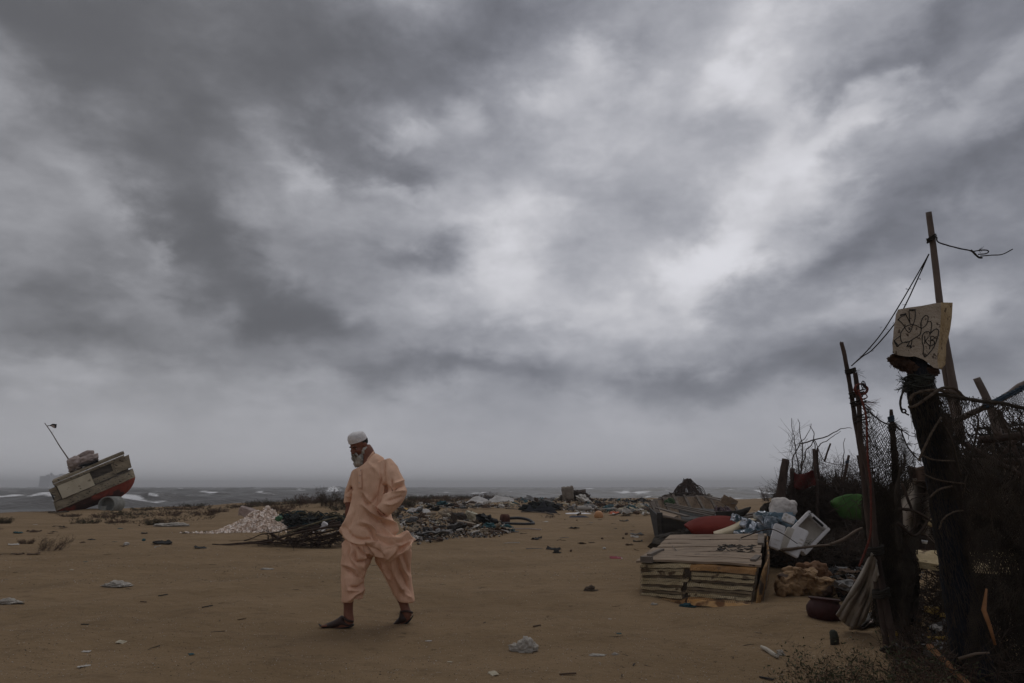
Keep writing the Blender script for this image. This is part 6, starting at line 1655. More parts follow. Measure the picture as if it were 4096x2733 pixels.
for pts, r, lab in (([(1795, 1262), (1850, 1256), (1905, 1250)], .022, 'long pale stick lying across the rubbish under the foam boxes'), ([(1905, 1250), (1935, 1238), (1965, 1218), (1988, 1208)], .020, 'pale stick slanting up to the crooked poles'),
                    ([(1700, 1235), (1760, 1215), (1790, 1222), (1830, 1248)], .008, 'thin bare branch in front of the foam boxes')):
    Yk = 8.9 if r < .01 else 9.4
    tag(MB().tube([f(x, y, Yk) for x, y in spl(pts, 4)], [r, r * .6], n=6, amp=.35).build('branch', TWIGL if r > .01 else TWIG, None, True), lab, 'branch')

# heap that carries the foam boxes, the silver packs and the white sack
hp = thing('rubbish_heap', onground((f(1780, 1250, 10.9).x, 10.9)), 'low dark heap of brush and rubbish carrying the foam boxes and white sack', 'heap')
mb = MB()
for (x, y0, Y, rx, rz) in ((1640, 1216, 11.6, .9, .32), (1740, 1212, 11.2, .7, .34), (1800, 1165, 11.9, .5, .62), (1850, 1240, 10.9, .8, .28), (1930, 1245, 10.9, .7, .28)):
    c = f(x, y0, Y); c.z = max(c.z, .05); mb.blob(Vector((c.x, c.y + .1, c.z * .35)), (rx, .5, c.z * .65 + .02), amp=.35, sub=4, freq=3, seed=x, rid=.2)
mb.build('packed_rubbish', mat('dark_mixed_rubbish', (.018, .014, .011), (.06, .048, .036), scale=9, rough=.95, bump=1.0, bscale=25, bdist=.03), hp)
brush('twigs', in_view([(1690, 1225), (1760, 1230), (1850, 1235), (1990, 1220), (1990, 1290), (1800, 1296), (1740, 1262)], 9.9, 11.2), 1500, (.08, .3), (.002, .006), TWIG, hp, up=.3, seed=12)

# ================================================================== SHELL HEAP, NET TANGLE, DRIFTWOOD
hb = gf(650, 1215); sh0 = gf(492, 1223); sh1 = gf(646, 1218)
SHELL = mat('white_shells', (0.58, 0.42, 0.32), (0.95, 0.90, 0.85), scale=9, rough=0.6, bump=0.2, c3=(.80, .68, .58), lo=.3, hi=.7)
rnd = np.random.RandomState(6)
hc = (sh0 + sh1) / 2; hw = (sh1 - sh0).length / 2
def heap_h(u, v):     # u -1..1 along, v -1..1 deep; the top is right of the middle
    return .66 * max(0, 1 - abs((u - .28) / (1.28 if u < .28 else .72)) ** 1.15) * max(0, 1 - abs(v) ** 1.8) * (.86 + .28 * mn.noise(Vector((u * 3.3, v * 2.5, 2))) + .1 * mn.noise(Vector((u * 9, v * 7, 5))))
mb = MB()
def hs(u, v): 
    p = hc + Vector((u * hw, .55 + v * .95, 0)); return Vector((p.x, p.y, H(p.x, p.y) + heap_h(u, v) - .03))
mb.grid(lambda a, b: hs(a * 2 - 1, b * 2 - 1), 40, 24)
vs0 = []; 
for k in range(3600):
    if k < 3300:
        u = rnd.uniform(-1.08, 1.05); v = rnd.uniform(-1, .25)
        if heap_h(u, v) < .015 and rnd.rand() < .7: continue
    else: u = rnd.normal(-.3, .7); v = rnd.normal(-1.0, .14)
    p = hs(u, v) + Vector((0, 0, .035)); s_ = rnd.uniform(.020, .055); R = Euler(tuple(rnd.uniform(-1.4, 1.4, 3))).to_matrix()
    pts = [Vector((0, 0, .35 * s_))] + [Vector((s_ * math.cos(t) * 1.2, s_ * math.sin(t) * .8, 0)) for t in [2 * math.pi * j / 6 for j in range(6)]]
    mb.add([p + R @ q_ for q_ in pts], [(0, j + 1, (j + 1) % 6 + 1) for j in range(6)])
o = mb.build('shell_heap', SHELL); tag(o, 'pale heap of empty sea shells on the sand left of the walking man', 'shells', kind='stuff')
mb = MB().rbox(f(566, 1176, hc.y + 1.4), (.42, .2, .26), R=Euler((.2, .3, .2)).to_matrix(), amp=.03, n=3); tag(mb.build('sack', SACKC), 'pale sack leaning behind the top of the shell heap', 'sack')
mb = MB().blob(f(640, 1190, hc.y + .1), (.10, .08, .08), amp=.4, sub=3); tag(mb.build('glass_float', mat('green_float', (.03, .09, .04), (.05, .14, .06), rough=.4), None, True), 'green float between the shell heap and the tangled nets', 'float')
TEAL = mat('teal_net', (0.010, 0.034, 0.042), (0.024, 0.066, 0.078), scale=6, rough=.9, bump=.8)
OLIVE = mat('olive_rope', (0.085, 0.07, 0.04), (0.17, 0.145, 0.09), scale=6, rough=.95, bump=.8)
BLK = mat('black_net_heap', (0.014, 0.016, 0.015), (0.035, 0.036, 0.032), scale=8, rough=.95, bump=1.0, bdist=.03)
tn = thing('net_tangle', onground(gf(690, 1208)), 'long tangled heap of teal and dark nets and ropes beside the shell heap', 'nets')
tY = gf(690, 1215).y
outline = [(598, 1206), (612, 1194), (636, 1184), (660, 1177), (690, 1171), (722, 1176), (760, 1178), (800, 1184)]
mb = MB()
for k, (x, y) in enumerate(outline):
    top = f(x, y + 6, tY + .5); c = Vector((top.x, tY + .45, top.z * .45)); mb.blob(c, (.33, .5, top.z * .52), amp=.4, sub=4, freq=2.6, seed=k, rid=.4)
mb.build('net_mass', BLK, tn)
random.seed(17)
for m_, n_, nm, r_ in ((TEAL, 170, 'teal_netting', (.008, .022)), (OLIVE, 150, 'olive_rope', (.012, .022)), (NETB, 130, 'dark_rope', (.008, .018))):
    mb = MB()
    for k in range(n_):
        i = random.random() * (len(outline) - 1.001); a = outline[int(i)]; b = outline[int(i) + 1]; t = i % 1
        x = a[0] + (b[0] - a[0]) * t; y = a[1] + (b[1] - a[1]) * t + random.random() ** 1.2 * (1216 - a[1])
        if nm == 'teal_netting' and random.random() < .5: x = random.choice((620, 665, 700, 615)) + random.uniform(-16, 16); y = random.uniform(1196, 1216)
        p = f(x, y, tY + .3 - .3 * (y - 1180) / 36 + random.uniform(-.1, .1)); dx = random.uniform(-.25, .25)
        pts = [p, p + Vector((dx * .5, -.05, random.uniform(-.02, .06))), p + Vector((dx, -.04, random.uniform(-.06, .05))), p + Vector((dx * 1.5 + random.uniform(-.1, .1), -.03, random.uniform(-.16, -.02)))]
        for v in pts: v.z = max(v.z, H(v.x, v.y) + .01)
        mb.tube([Vector(v) for v in spl([tuple(v) for v in pts], 3)], random.uniform(*r_), n=5)
    mb.build(nm, m_, tn, True)
for k in range(3):
    pass
BARKD = mat('dark_brown_branch', (0.035, 0.021, 0.015), (0.075, 0.047, 0.034), scale=5, rough=.9, bump=.8, bscale=20)
lY = gf(560, 1252).y
def log(pts, r, lab, Y=None, m=BARKD, seed=0):
    S_ = [f(x, y, (Y or lY)) for x, y in spl(pts, 4)]
    n_ = len(S_); S_ = [Vector((p.x, p.y + .04 * math.sin(i), max(p.z, H(p.x, p.y) + r[0] * .4))) for i, p in enumerate(S_)]
    mb = MB().tube([p + Vector((0, 0, .03 * mn.noise(p * 3))) for p in S_], [(r[0] + (r[1] - r[0]) * i / (n_ - 1)) * .50 * (1 + .3 * mn.noise(S_[i] * 6)) for i in range(n_)], n=8, amp=.45, seed=seed)
    return tag(mb.build('branch', m, None, True), lab, 'branch')
log([(486, 1254), (520, 1248), (560, 1246), (600, 1242), (640, 1236), (690, 1222), (740, 1212), (792, 1208)], (.022, .055), 'longest dark branch stretching left past the shell heap', lY)
log([(500, 1250), (540, 1249), (585, 1247), (625, 1240)], (.014, .035), 'thinner branch lying along the longest dark branch', lY - .15)
log([(622, 1226), (650, 1240), (690, 1241), (730, 1232), (790, 1222)], (.05, .06), 'curved thick branch lying nearest under the net tangle', lY + .1)
log([(636, 1236), (680, 1216), (730, 1198), (775, 1190)], (.03, .045), 'pale brown branch slanting up over the net tangle', lY + .35, OLIVE)
log([(660, 1222), (710, 1212), (780, 1200)], (.05, .05), 'dark straight branch resting on the net tangle', lY + .4)
log([(712, 1252), (740, 1246), (765, 1240), (786, 1230)], (.055, .03), 'short thick log at the walking mans left foot side', lY + .05)
log([(720, 1246), (750, 1235), (790, 1226)], (.02, .03), 'thin branch over the short thick log', lY)
log([(690, 1232), (730, 1222), (788, 1214)], (.035, .04), 'middle branch of the pile ending behind the man', lY + .2)
mb = MB().rbox(f(745, 1204, lY + .1), (.12, .08, .09), R=Euler((.3, .5, .3)).to_matrix(), b=.015); mb.rbox(f(735, 1212, lY + .05), (.16, .05, .03), R=Euler((0, -.5, 0)).to_matrix(), b=.01)
tag(mb.build('foam_chunk', STYRO), 'white chunk of foam stuck in the branches beside the man', 'foam')

# ================================================================== MIDDLE DISTANCE OBJECTS
bY = gf(1374, 1189).y
mb = MB().blob(f(1374, 1183, bY + .15), .185, amp=.02, sub=4); bz = f(1374, 1183, bY + .15)
ball = mb.build('buoy', mat('orange_peach_buoy', (.40, .19, .075), (.52, .27, .12), scale=3, rough=.5, bump=.1), None, True); tag(ball, 'round peach orange buoy lying on the sand in front of the rubbish field', 'buoy')
# hose loop and rusty bucket
hY = gf(1200, 1205).y
mb = MB().tube([Vector((p.x, p.y, max(p.z, H(p.x, p.y) + .03))) for p in [f(x, y, hY + dy) for x, y, dy in spl([(1166, 1190, .9), (1190, 1189, 1.0), (1212, 1193, .9), (1224, 1201, .5), (1222, 1208, .2), (1205, 1210, 0), (1180, 1212, 0), (1150, 1212, 0)], 5)]], .045, n=8)
tag(mb.build('hose', mat('black_hose', (.012, .012, .014), (.02, .02, .024), rough=.5, bump=0), None, True), 'thick black hose lying in a loop on the sand', 'hose')
mb = MB().tube([f(1152, 1192, hY + .9), f(1166, 1191, hY + 1.0)], [.16, .15], n=14, amp=.05); tag(mb.build('rusty_can', mat('rusty_metal', (.05, .018, .012), (.10, .035, .02), rough=.9), None, True), 'rusty can at the far end of the black hose loop', 'can')
mb = MB().tube([G(2040 * 1.0 + 12, 2120) + Vector((0, 0, .03)), G(2110, 2119) + Vector((0, 0, .03)), G(2165, 2123) + Vector((0, 0, .03))], .016, n=5); tag(mb.build('pipe', PALECL), 'thin white pipe lying beside the black hose', 'pipe')
mb = MB().rbox(f(1081, 1187, hY + 1.6), (.42, .2, .32), R=Euler((.2, .3, .4)).to_matrix(), amp=.05, n=3); tag(mb.build('crate', mat('cream_plastic', (.36, .32, .22), (.46, .42, .31), rough=.6)), 'cream plastic crate fragment on top of the rubbish right of the man', 'crate')
def mound(name, cx, base, w, h_, m, lab, cat, seed=0, tw=0, twl=(.1, .3), core=True, extra=None, kind=None):
    b = gf(cx, base); k = b.y / F_PX * KF / math.cos(PITCH); W_ = w * k / 2; Hh = h_ * k
    r = thing(name, b, lab, cat)
    if kind: r['kind'] = kind
    if core: MB().blob(Vector((b.x, b.y + W_ * .4, b.z + Hh * .25)), (W_, W_ * .6, Hh * .75), amp=.6, sub=4, freq=3, seed=seed, rid=.4).build('core', m, r)
    if tw:
        def smp(rnd):
            a = rnd.uniform(-1, 1); return (b.x + a * W_, b.y + W_ * .4 + rnd.uniform(-.6, .5) * W_, b.z + Hh * (1 - abs(a) ** 1.5) * rnd.uniform(.1, .9))
        brush('twigs', smp, tw, (twl[0] * Hh, twl[1] * Hh), (.003 * k * 90, .006 * k * 90), TWIG, r, up=.6, seed=seed)
    return r
mound('brush_heap', 1322, 1150, 56, 20, TWIG, 'dark brush heap on the beach edge with a tan rag on its left side', 'heap', 3, 500, (.3, .9))
mb = MB().rbox(f(1303, 1133, gf(1322, 1150).y - .5), (.72, .3, .85), R=Euler((.1, -.15, .3)).to_matrix(), amp=.12, n=4); tag(mb.build('rag', mat('tan_canvas', (.16, .13, .10), (.24, .20, .16), rough=.95), None, True), 'tan canvas rag draped on the dark brush heap at the beach edge', 'rag')
r_ = mound('driftwood_pile', 1580, 1150, 92, 16, TWIG, 'peaked pile of bare roots and branches behind the broken rowing boat', 'driftwood', 4, 500, (.3, .8))
dY = gf(1580, 1150).y
mb = MB(); random.seed(12)
for k in range(130):
    x0 = 1575 + random.uniform(-6, 10); x1 = random.uniform(1538, 1626); y1 = 1150 - 6 * random.random()
    mid = ((x0 + x1) / 2 + random.uniform(-3, 8) * (1 if x1 > 1578 else -1), 1112 + random.uniform(-2, 12) + abs(x1 - 1578) * .15)
    S_ = [f(x, y, dY + random.uniform(0, .1)) for x, y in spl([(x0, random.uniform(1098, 1112)), mid, (x1, y1)], 4)]; mb.tube(S_, [.035, .018], n=4)
mb.tube([f(x, y, dY) for x, y in ((1572, 1112), (1576, 1104), (1578, 1099), (1580, 1097))], [.05, .012], n=5)
mb.build('roots', BARKD, r_)
mound('dark_rubbish_pile', 1236, 1176, 62, 20, BLK, 'black torn plastic heap with a raised corner in the middle of the beach', 'rubbish', 5, 60, (.3, .7))
mb = MB()
for a, b_2, c_ in (((1225, 1172), (1248, 1150), (1262, 1172)), ((1240, 1175), (1262, 1158), (1282, 1180)), ((1206, 1172), (1216, 1158), (1236, 1176))):
    mb.prism([f(a[0], a[1], gf(1236, 1176).y - .3), f(b_2[0], b_2[1], gf(1236, 1176).y), f(c_[0], c_[1], gf(1236, 1176).y - .3)], (0, .3, 0))
tag(mb.build('torn_sheet', BLACKCL), 'stiff black torn sheet sticking up out of the black heap', 'sheet')
for (x0, y0, x1, y1, r, lab) in ((1190, 1163, 1270, 1184, .05, 'grey driftwood branch in front of the black heap'), (1196, 1176, 1262, 1180, .03, 'thin driftwood branch beside the black heap'), (1160, 1168, 1205, 1172, .025, 'small driftwood stick left of the black heap')):
    a, b = gf(x0, y0), gf(x1, y1); tag(MB().tube([a + Vector((0, 0, r)), a.lerp(b, .5) + Vector((0, .1, r * 1.6)), b + Vector((0, 0, r))], [r * 1.2, r * .6], n=6, amp=.3).build('branch', DRIFT, None, True), lab, 'branch')
# big pale sheets at the beach edge
SHEETW = mat('dirty_white_sheet', (0.28, 0.26, 0.24), (0.46, 0.44, 0.42), scale=2, rough=.85, bump=.4)
def crumple(name, x0, x1, yb, h_, m, lab, cat, seed, d=1.0, nu=16, nv=8, grp=None):
    b0, b1 = gf(x0, yb), gf(x1, yb); k = b0.y / F_PX * KF
    def fn(u, v):
        p = b0.lerp(b1, u); e = math.sin(math.pi * u) ** .5 if 0 < u < 1 else 0
        hh = h_ * k * e * math.sin(math.pi * min(v * .75, 1)) * (.55 + .9 * abs(mn.noise(Vector((u * 3.1, v * 2, seed)))))
        return Vector((p.x + .1 * k * 10 * mn.noise(Vector((v * 4, u * 3, seed))), p.y + d * v, H(p.x, p.y + d * v) + max(hh, 0) + .005))
    mb = MB().grid(fn, nu, nv, thick=.01)
    return tag(mb.build(name, m, None, False), lab, cat, grp)
crumple('sheet', 1062, 1120, 1158, 14, SHEETW, 'large dirty white sheet crumpled near the beach edge right of the man', 'sheet', 1, 2.5)
crumple('sheet', 1118, 1180, 1158, 16, SHEETW, 'second large dirty white sheet with a high fold near the beach edge', 'sheet', 2, 2.5)
crumple('sheet', 1090, 1150, 1152, 12, BLACKCL, 'black sheet lying behind the two dirty white sheets', 'sheet', 3, 2.5)
crumple('sheet', 1180, 1290, 1148, 4, BLACKCL, 'long flat black sheet along the beach edge left of the brush heap', 'sheet', 4, 2)
crumple('sheet', 1495, 1600, 1152, 8, mat('dark_plum_cloth', (.02, .016, .022), (.04, .034, .042), rough=.9), 'long dark cloth along the beach edge left of the rowing boat', 'cloth', 5, 2)
crumple('net_heap', 1390, 1432, 1166, 9, TEAL, 'teal net heap behind the orange buoy', 'net', 6, 1.2)
crumple('net_heap', 1432, 1460, 1168, 6, TEAL, 'smaller teal net heap just right of the larger teal net', 'net', 7, 1.0)
crumple('net_heap', 1005, 1070, 1168, 2, TEAL, 'flat teal net strip on the sand right of the man', 'net', 8, 1.0)
crumple('rag', 1400, 1425, 2052 / KF + 2, 6, mat('orange_rag', (.35, .07, .03), (.45, .11, .05), rough=.8), 'bright orange rag among the pale rubbish right of the buoy', 'rag', 9, .5)
crumple('foam_strip', 1300, 1358, 1180, 3, STYRO, 'long flat white foam strip just left of the orange buoy', 'foam', 10, .8)
crumple('cloth', 1308, 1352, 1188, 4, mat('dark_blue_cloth', (.02, .022, .035), (.04, .042, .06), rough=.9), 'dark blue cloth in front of the white foam strip', 'cloth', 11, .5)
crumple('plastic_bag', 930, 985, 1180, 13, SHEETW, 'crumpled greyish bag in the rubbish just right of the man', 'bag', 12, .8)
crumple('bag', 985, 1020, 1184, 8, mat('yellow_plastic', (.42, .24, .03), (.5, .32, .06), rough=.6), 'yellow orange plastic bag in the rubbish right of the man', 'bag', 13, .5) if False else crumple('bag', 912, 936, 1172, 8, mat('yellow_plastic', (.36, .19, .02), (.45, .26, .05), rough=.6), 'yellow orange plastic bag close behind the mans back', 'bag', 13, .5)
crumple('cloth', 1402, 1430, 1283, 3, mat('crimson_cloth', (.16, .012, .022), (.24, .02, .035), rough=.8, speck=(14, (.45, .42, .42), .62)), 'small crimson cloth with white marks on the open sand', 'cloth', 14, .22)
# bags on the near sand
BAGT = mat('thin_milky_plastic', (0.36, 0.32, 0.27), (0.54, 0.50, 0.44), scale=9, rough=.7, bump=.4, alpha=.75)
def bag(cx, base, w, h_, lab, seed, peaks=3, m=BAGT):
    b = gf(cx, base); k = b.y / F_PX * KF; mb = MB(); random.seed(seed)
    for j in range(peaks):
        a = random.uniform(-.5, .5); hh = h_ * k * (1 - abs(a)) * random.uniform(.6, 1)
        mb.blob(b + Vector((a * w * k * .8, random.uniform(0, .04), hh * .4)), (w * k * .3, w * k * .25, hh * .55), amp=.5, sub=4, freq=2.0, seed=seed + j, rid=.2)
    mb.blob(b + Vector((0, .02, h_ * k * .10)), (w * k * .55, w * k * .3, h_ * k * .16), amp=.5, sub=4, freq=2.2, seed=seed, rid=.2)
    return tag(mb.build('plastic_bag', m, None, True), lab, 'bag')
bag(1202, 1496, 44, 34, 'milky plastic bag standing up on the near sand in the middle', 5, 5)
bag(265, 1346, 52, 13, 'thin white plastic bag spread flat on the sand at left', 6, 3)
bag(22, 1386, 40, 20, 'white plastic bag at the very left edge of the sand', 7, 4)
bag(1372, 1506, 30, 6, 'small flat milky scrap lying in line with another one at the lower middle', 8, 2)
bag(1412, 1504, 12, 7, 'tiny milky scrap right of the small flat one at the lower middle', 9, 2)
bag(1796, 1506, 14, 16, 'small white paper scrap beside the bleached stick', 10, 2)
bag(1578, 1394, 30, 9, 'torn teal net rag in front of the plank stack', 12, 4, TEAL)
bag(612, 1307, 24, 4, 'flat translucent scrap on the sand left of the mans knee', 13, 2)
bag(392, 1208, 60, 12, 'pale torn plastic sheet caught under the scrub at left', 14, 4)
bag(1502, 1389, 12, 8, 'milky scrap by the left corner of the plank stack', 15, 2)
bag(1278, 1277 - 7, 16, 12, 'dark grey stone with a red rag on the open sand', 16, 2, mat('dark_stone', (.03, .028, .026), (.06, .056, .05), rough=.9))
bag(1356, 1357, 26, 12, 'small brown mound of fibre on the sand left of the plank stack', 17, 2, mat('brown_fibre', (.07, .05, .035), (.12, .09, .065), rough=.95, bump=1))

for k_, (pts, r, lab) in enumerate((([(560, 1240), (600, 1228), (640, 1222), (700, 1206)], (.02, .03), 'thin dark branch crossing above the longest branch'), ([(600, 1247), (650, 1246), (700, 1250), (735, 1243)], (.015, .03), 'thin crooked branch on the sand below the pile'),
        ([(540, 1256), (590, 1255), (640, 1252)], (.008, .014), 'very thin twig on the sand under the longest branch'), ([(655, 1240), (700, 1228), (745, 1205), (770, 1196)], (.025, .035), 'reddish branch slanting up steeply through the pile'), ([(675, 1214), (720, 1205), (785, 1212)], (.02, .03), 'dark branch lying on top of the pile close to the man'))):
    log(pts, r, lab, lY + .1 * k_, seed=k_ + 5)

_o = brush('brushwood', in_view([(560, 1250), (640, 1226), (700, 1206), (792, 1198), (792, 1232), (720, 1248), (640, 1250)], lY - .1, lY + .5), 240, (.3, 1.0), (.006, .017), BARKD, None, up=.0, seed=44, lab='thin crooked brushwood filling the branch pile left of the man', cat='brushwood')
for v in _o.data.vertices:
    w = v.co + _o.location
    g_ = H(w.x, w.y) + .01
    v.co.z = g_ + (w.z - g_) * .45 * (1 if w.z > g_ else 0) - _o.location.z
# ================================================================== PLANTS
LEAFD = mat('dark_olive_leaves', (0.030, 0.034, 0.015), (0.062, 0.064, 0.030), scale=14, rough=.85, bump=0)
LEAFR = mat('reddish_dry_leaves', (0.060, 0.036, 0.022), (0.11, 0.070, 0.044), scale=14, rough=.85, bump=0)
STEMR = mat('reddish_stems', (0.060, 0.030, 0.022), (0.12, 0.065, 0.046), scale=8, rough=.9, bump=0)
def plant(loc, W_, Hh, ns, nl, ls, sr_, lab, cat='shrub', grp=None, lean=0.0, seed=0, leafm=LEAFD, stemm=STEMR, name='shrub', base_spread=.6):
    rnd = np.random.RandomState(seed)
    r = thing(name, loc, lab, cat, grp)
    A, B, R, tips = [], [], [], []
    for _ in range(ns):
        a = rnd.uniform(0, 2 * math.pi); rr = rnd.uniform(0, 1) ** .6 * base_spread
        p = np.array([loc.x + math.cos(a) * rr * W_ / 2, loc.y + math.sin(a) * rr * W_ / 2 * .7, loc.z - .02])
        t = np.array([loc.x + math.cos(a) * W_ / 2 * rnd.uniform(.4, 1.05) + lean * Hh, loc.y + math.sin(a) * W_ / 2 * .7, loc.z + Hh * rnd.uniform(.45, 1.0) * (1 - .35 * rr)])
        seg = 4; q_ = p
        for s_ in range(seg):
            nx = p + (t - p) * (s_ + 1) / seg + rnd.normal(size=3) * Hh * .05
            A.append(q_); B.append(nx); R.append(sr_ * (1 - .2 * s_)); 
            for _b in range(2):
                d = rnd.normal(size=3); d[2] = abs(d[2]) * .8; d = d / np.linalg.norm(d) * Hh * rnd.uniform(.10, .28)
                A.append(nx); B.append(nx + d); R.append(sr_ * .5); tips += [nx + d, nx + d * .6, nx + d * .3]
            q_ = nx; tips.append(nx)
    MB().sticks(np.array(A), np.array(B), np.array(R)).build('stems', stemm, r)
    mb = MB(); T = np.array(tips)
    c = T[rnd.randint(0, len(T), nl)] + rnd.normal(size=(nl, 3)) * ls * 1.2
    c[:, 2] = np.maximum(c[:, 2], loc.z)
    d1 = rnd.normal(size=(nl, 3)); d1 /= np.linalg.norm(d1, axis=1, keepdims=True); d2 = np.cross(d1, rnd.normal(size=(nl, 3))); d2 /= np.linalg.norm(d2, axis=1, keepdims=True)
    s_ = ls * rnd.uniform(.5, 1.2, (nl, 1))
    V = np.stack([c - d1 * s_, c + d2 * s_ * .35, c + d1 * s_, c - d2 * s_ * .35], 1).reshape(-1, 3) - np.array(tuple(loc))
    me = bpy.data.meshes.new('leaves'); F_ = np.arange(nl * 4, dtype=np.int32)
    me.vertices.add(nl * 4); me.vertices.foreach_set('co', V.astype(np.float32).reshape(-1)); me.loops.add(nl * 4); me.loops.foreach_set('vertex_index', F_)
    me.polygons.add(nl); me.polygons.foreach_set('loop_start', np.arange(nl, dtype=np.int32) * 4); me.update(calc_edges=True); me.materials.append(leafm)
    o = bpy.data.objects.new('leaves', me); COL.objects.link(o); o.parent = r
    return r
def vplant(cx, base, w, h_, lab, seed, ns=50, nl=1600, ls=None, leafm=LEAFD, **k):
    b = gf(cx, base); kk = b.y / F_PX * KF
    return plant(b, w * kk, h_ * kk, ns, nl, ls or 1.1 * kk, .30 * kk, lab, seed=seed, leafm=leafm, **k)
vplant(112, 1264, 78, 34, 'low wiry dark tuft standing alone on the sand at left', 1, ns=46, nl=900, lean=.5)
vplant(10, 1202, 36, 14, 'dark tuft at the very left edge of the beach', 2)
vplant(755, 1168, 60, 40, 'tallest bush on the dune just left of the man', 3, ns=70, nl=2600)
vplant(800, 1166, 60, 30, 'bush on the dune directly behind the mans arm', 4, ns=60, nl=2000)
vplant(705, 1172, 70, 24, 'reddish bush on the dune left of the tallest bush', 5, leafm=LEAFR, nl=2200)
vplant(650, 1168, 80, 16, 'low reddish scrub at the left end of the dune bushes', 6, leafm=LEAFR, nl=1600)
vplant(935, 1162, 50, 26, 'green bush on the dune just right of the mans elbow', 7, ns=60, nl=2200)
vplant(985, 1158, 76, 18, 'low reddish scrub right of the green bush', 8, leafm=LEAFR, nl=2000)
vplant(1040, 1152, 70, 14, 'low scrub behind the dirty white sheets', 9, leafm=LEAFR, nl=1500)
vplant(1110, 1150, 66, 20, 'dry scrub with bare shoots at the beach edge behind the black sheet', 10, leafm=LEAFR, nl=900, ns=60)
vplant(1050, 1206, 60, 34, 'dry thorny bush growing out of the rubbish beside the black hose', 11, ns=60, nl=1500)
vplant(905, 1190, 34, 26, 'small dark bush in the rubbish behind the mans back', 12, nl=900)
vplant(1758, 1150, 26, 34, 'thin twiggy shrub on the bare sand left of the stump post', 13, ns=26, nl=160)
vplant(350, 1205, 40, 12, 'dark tuft beside the pale torn plastic at left', 14)
for k, (x, y, w, h_) in enumerate([(300, 1182, 90, 9), (420, 1170, 90, 9), (470, 1184, 60, 12), (200, 1202, 60, 9), (385, 1184, 80, 10), (240, 1188, 70, 8), (445, 1164, 70, 8), (270, 1200, 50, 7), (60, 1268 - 20, 40, 9), (330, 1172, 60, 8), (160, 1186, 60, 6), (500, 1176, 50, 8)]):
    vplant(x, y, w, h_, 'low brown scrub patch growing on the sand around the beached boat', 30 + k, ns=40, nl=1100, leafm=LEAFR if k % 3 else LEAFD, grp='low scrub patches near the beached boat')
for k, (x, y, w, h_) in enumerate([(600, 1160, 80, 10), (560, 1164, 70, 7), (680, 1160, 70, 14), (725, 1158, 60, 18), (830, 1160, 60, 18), (880, 1160, 60, 12), (965, 1150, 60, 12), (1010, 1146, 60, 10), (1070, 1146, 60, 9), (900, 1170, 50, 10), (780, 1180, 60, 10), (640, 1176, 60, 8), (1150, 1148, 50, 8)]):
    vplant(x, y, w, h_, 'reddish brown scrub patch along the dune behind the walking man', 50 + k, ns=46, nl=1300, leafm=LEAFR if k % 2 else LEAFD, grp='scrub patches on the dune')
# weeds in front at the lower right
for k, (x, y, w, h_, lab) in enumerate([(1900, 1600, 190, 110, 'leafy weed with thin red stems at the bottom edge below the dark stump'), (2010, 1590, 150, 105, 'dense weed at the foot of the crooked poles'), (1850, 1660, 170, 120, 'sparse weed at the bottom edge left of the other weeds'),
                                        (2100, 1570, 130, 90, 'weed between the crooked poles and the netted post'), (1960, 1660, 200, 120, 'dark weed cut off by the bottom edge in front of the poles'), (2180, 1640, 160, 120, 'tall dark weed in front of the netted post'), (2090, 1680, 200, 120, 'broad weed at the bottom edge right of the poles')]):
    vplant(x, y, w, h_, lab, 80 + k, ns=80, nl=620, ls=.013, name='weed', cat='weed', base_spread=.8) 
for k, (x0, x1, y0, y1, Y, n_, lab) in enumerate(((2030, 2140, 1440, 1560, 5.2, 380, 'tangle of bare twigs on the sand right of the crooked poles'), (2060, 2200, 1330, 1440, 6.4, 420, 'dark heap of twigs behind the middle net'), (2060, 2330, 1490, 1640, 4.5, 500, 'dark tangle of twigs around the foot of the netted post'))):
    brush('twig_heap', in_view([(x0, y1), (x0 + 10, (y0 + y1) / 2), ((x0 + x1) / 2, y0), (x1, y0 + 20), (x1, y1)], Y - .2, Y + .3), n_, (.08, .35), (.002, .005), TWIG, None, up=.0, seed=60 + k, lab=lab, cat='twigs')

# ================================================================== LITTER
LM = dict(white=mat('litter_white', (.36, .33, .29), (.50, .47, .43), scale=12, rough=.8), grey=mat('litter_grey', (.14, .135, .13), (.24, .23, .22), scale=12, rough=.9), tan=mat('litter_tan', (.22, .17, .12), (.32, .26, .19), scale=12, rough=.9),
          dark=mat('litter_dark', (.018, .017, .016), (.045, .042, .04), scale=12, rough=.9), teal=mat('litter_teal', (.015, .055, .062), (.03, .09, .10), scale=12, rough=.8), blue=mat('litter_blue', (.03, .07, .14), (.06, .11, .20), scale=12, rough=.7),
          red=mat('litter_red', (.22, .03, .02), (.32, .05, .03), scale=12, rough=.7), brown=mat('litter_brown', (.06, .035, .022), (.11, .07, .045), scale=12, rough=.9), yellow=mat('litter_yellow', (.34, .22, .05), (.44, .30, .09), scale=12, rough=.7), cream=mat('litter_cream', (.36, .31, .22), (.46, .41, .31), scale=12, rough=.8))
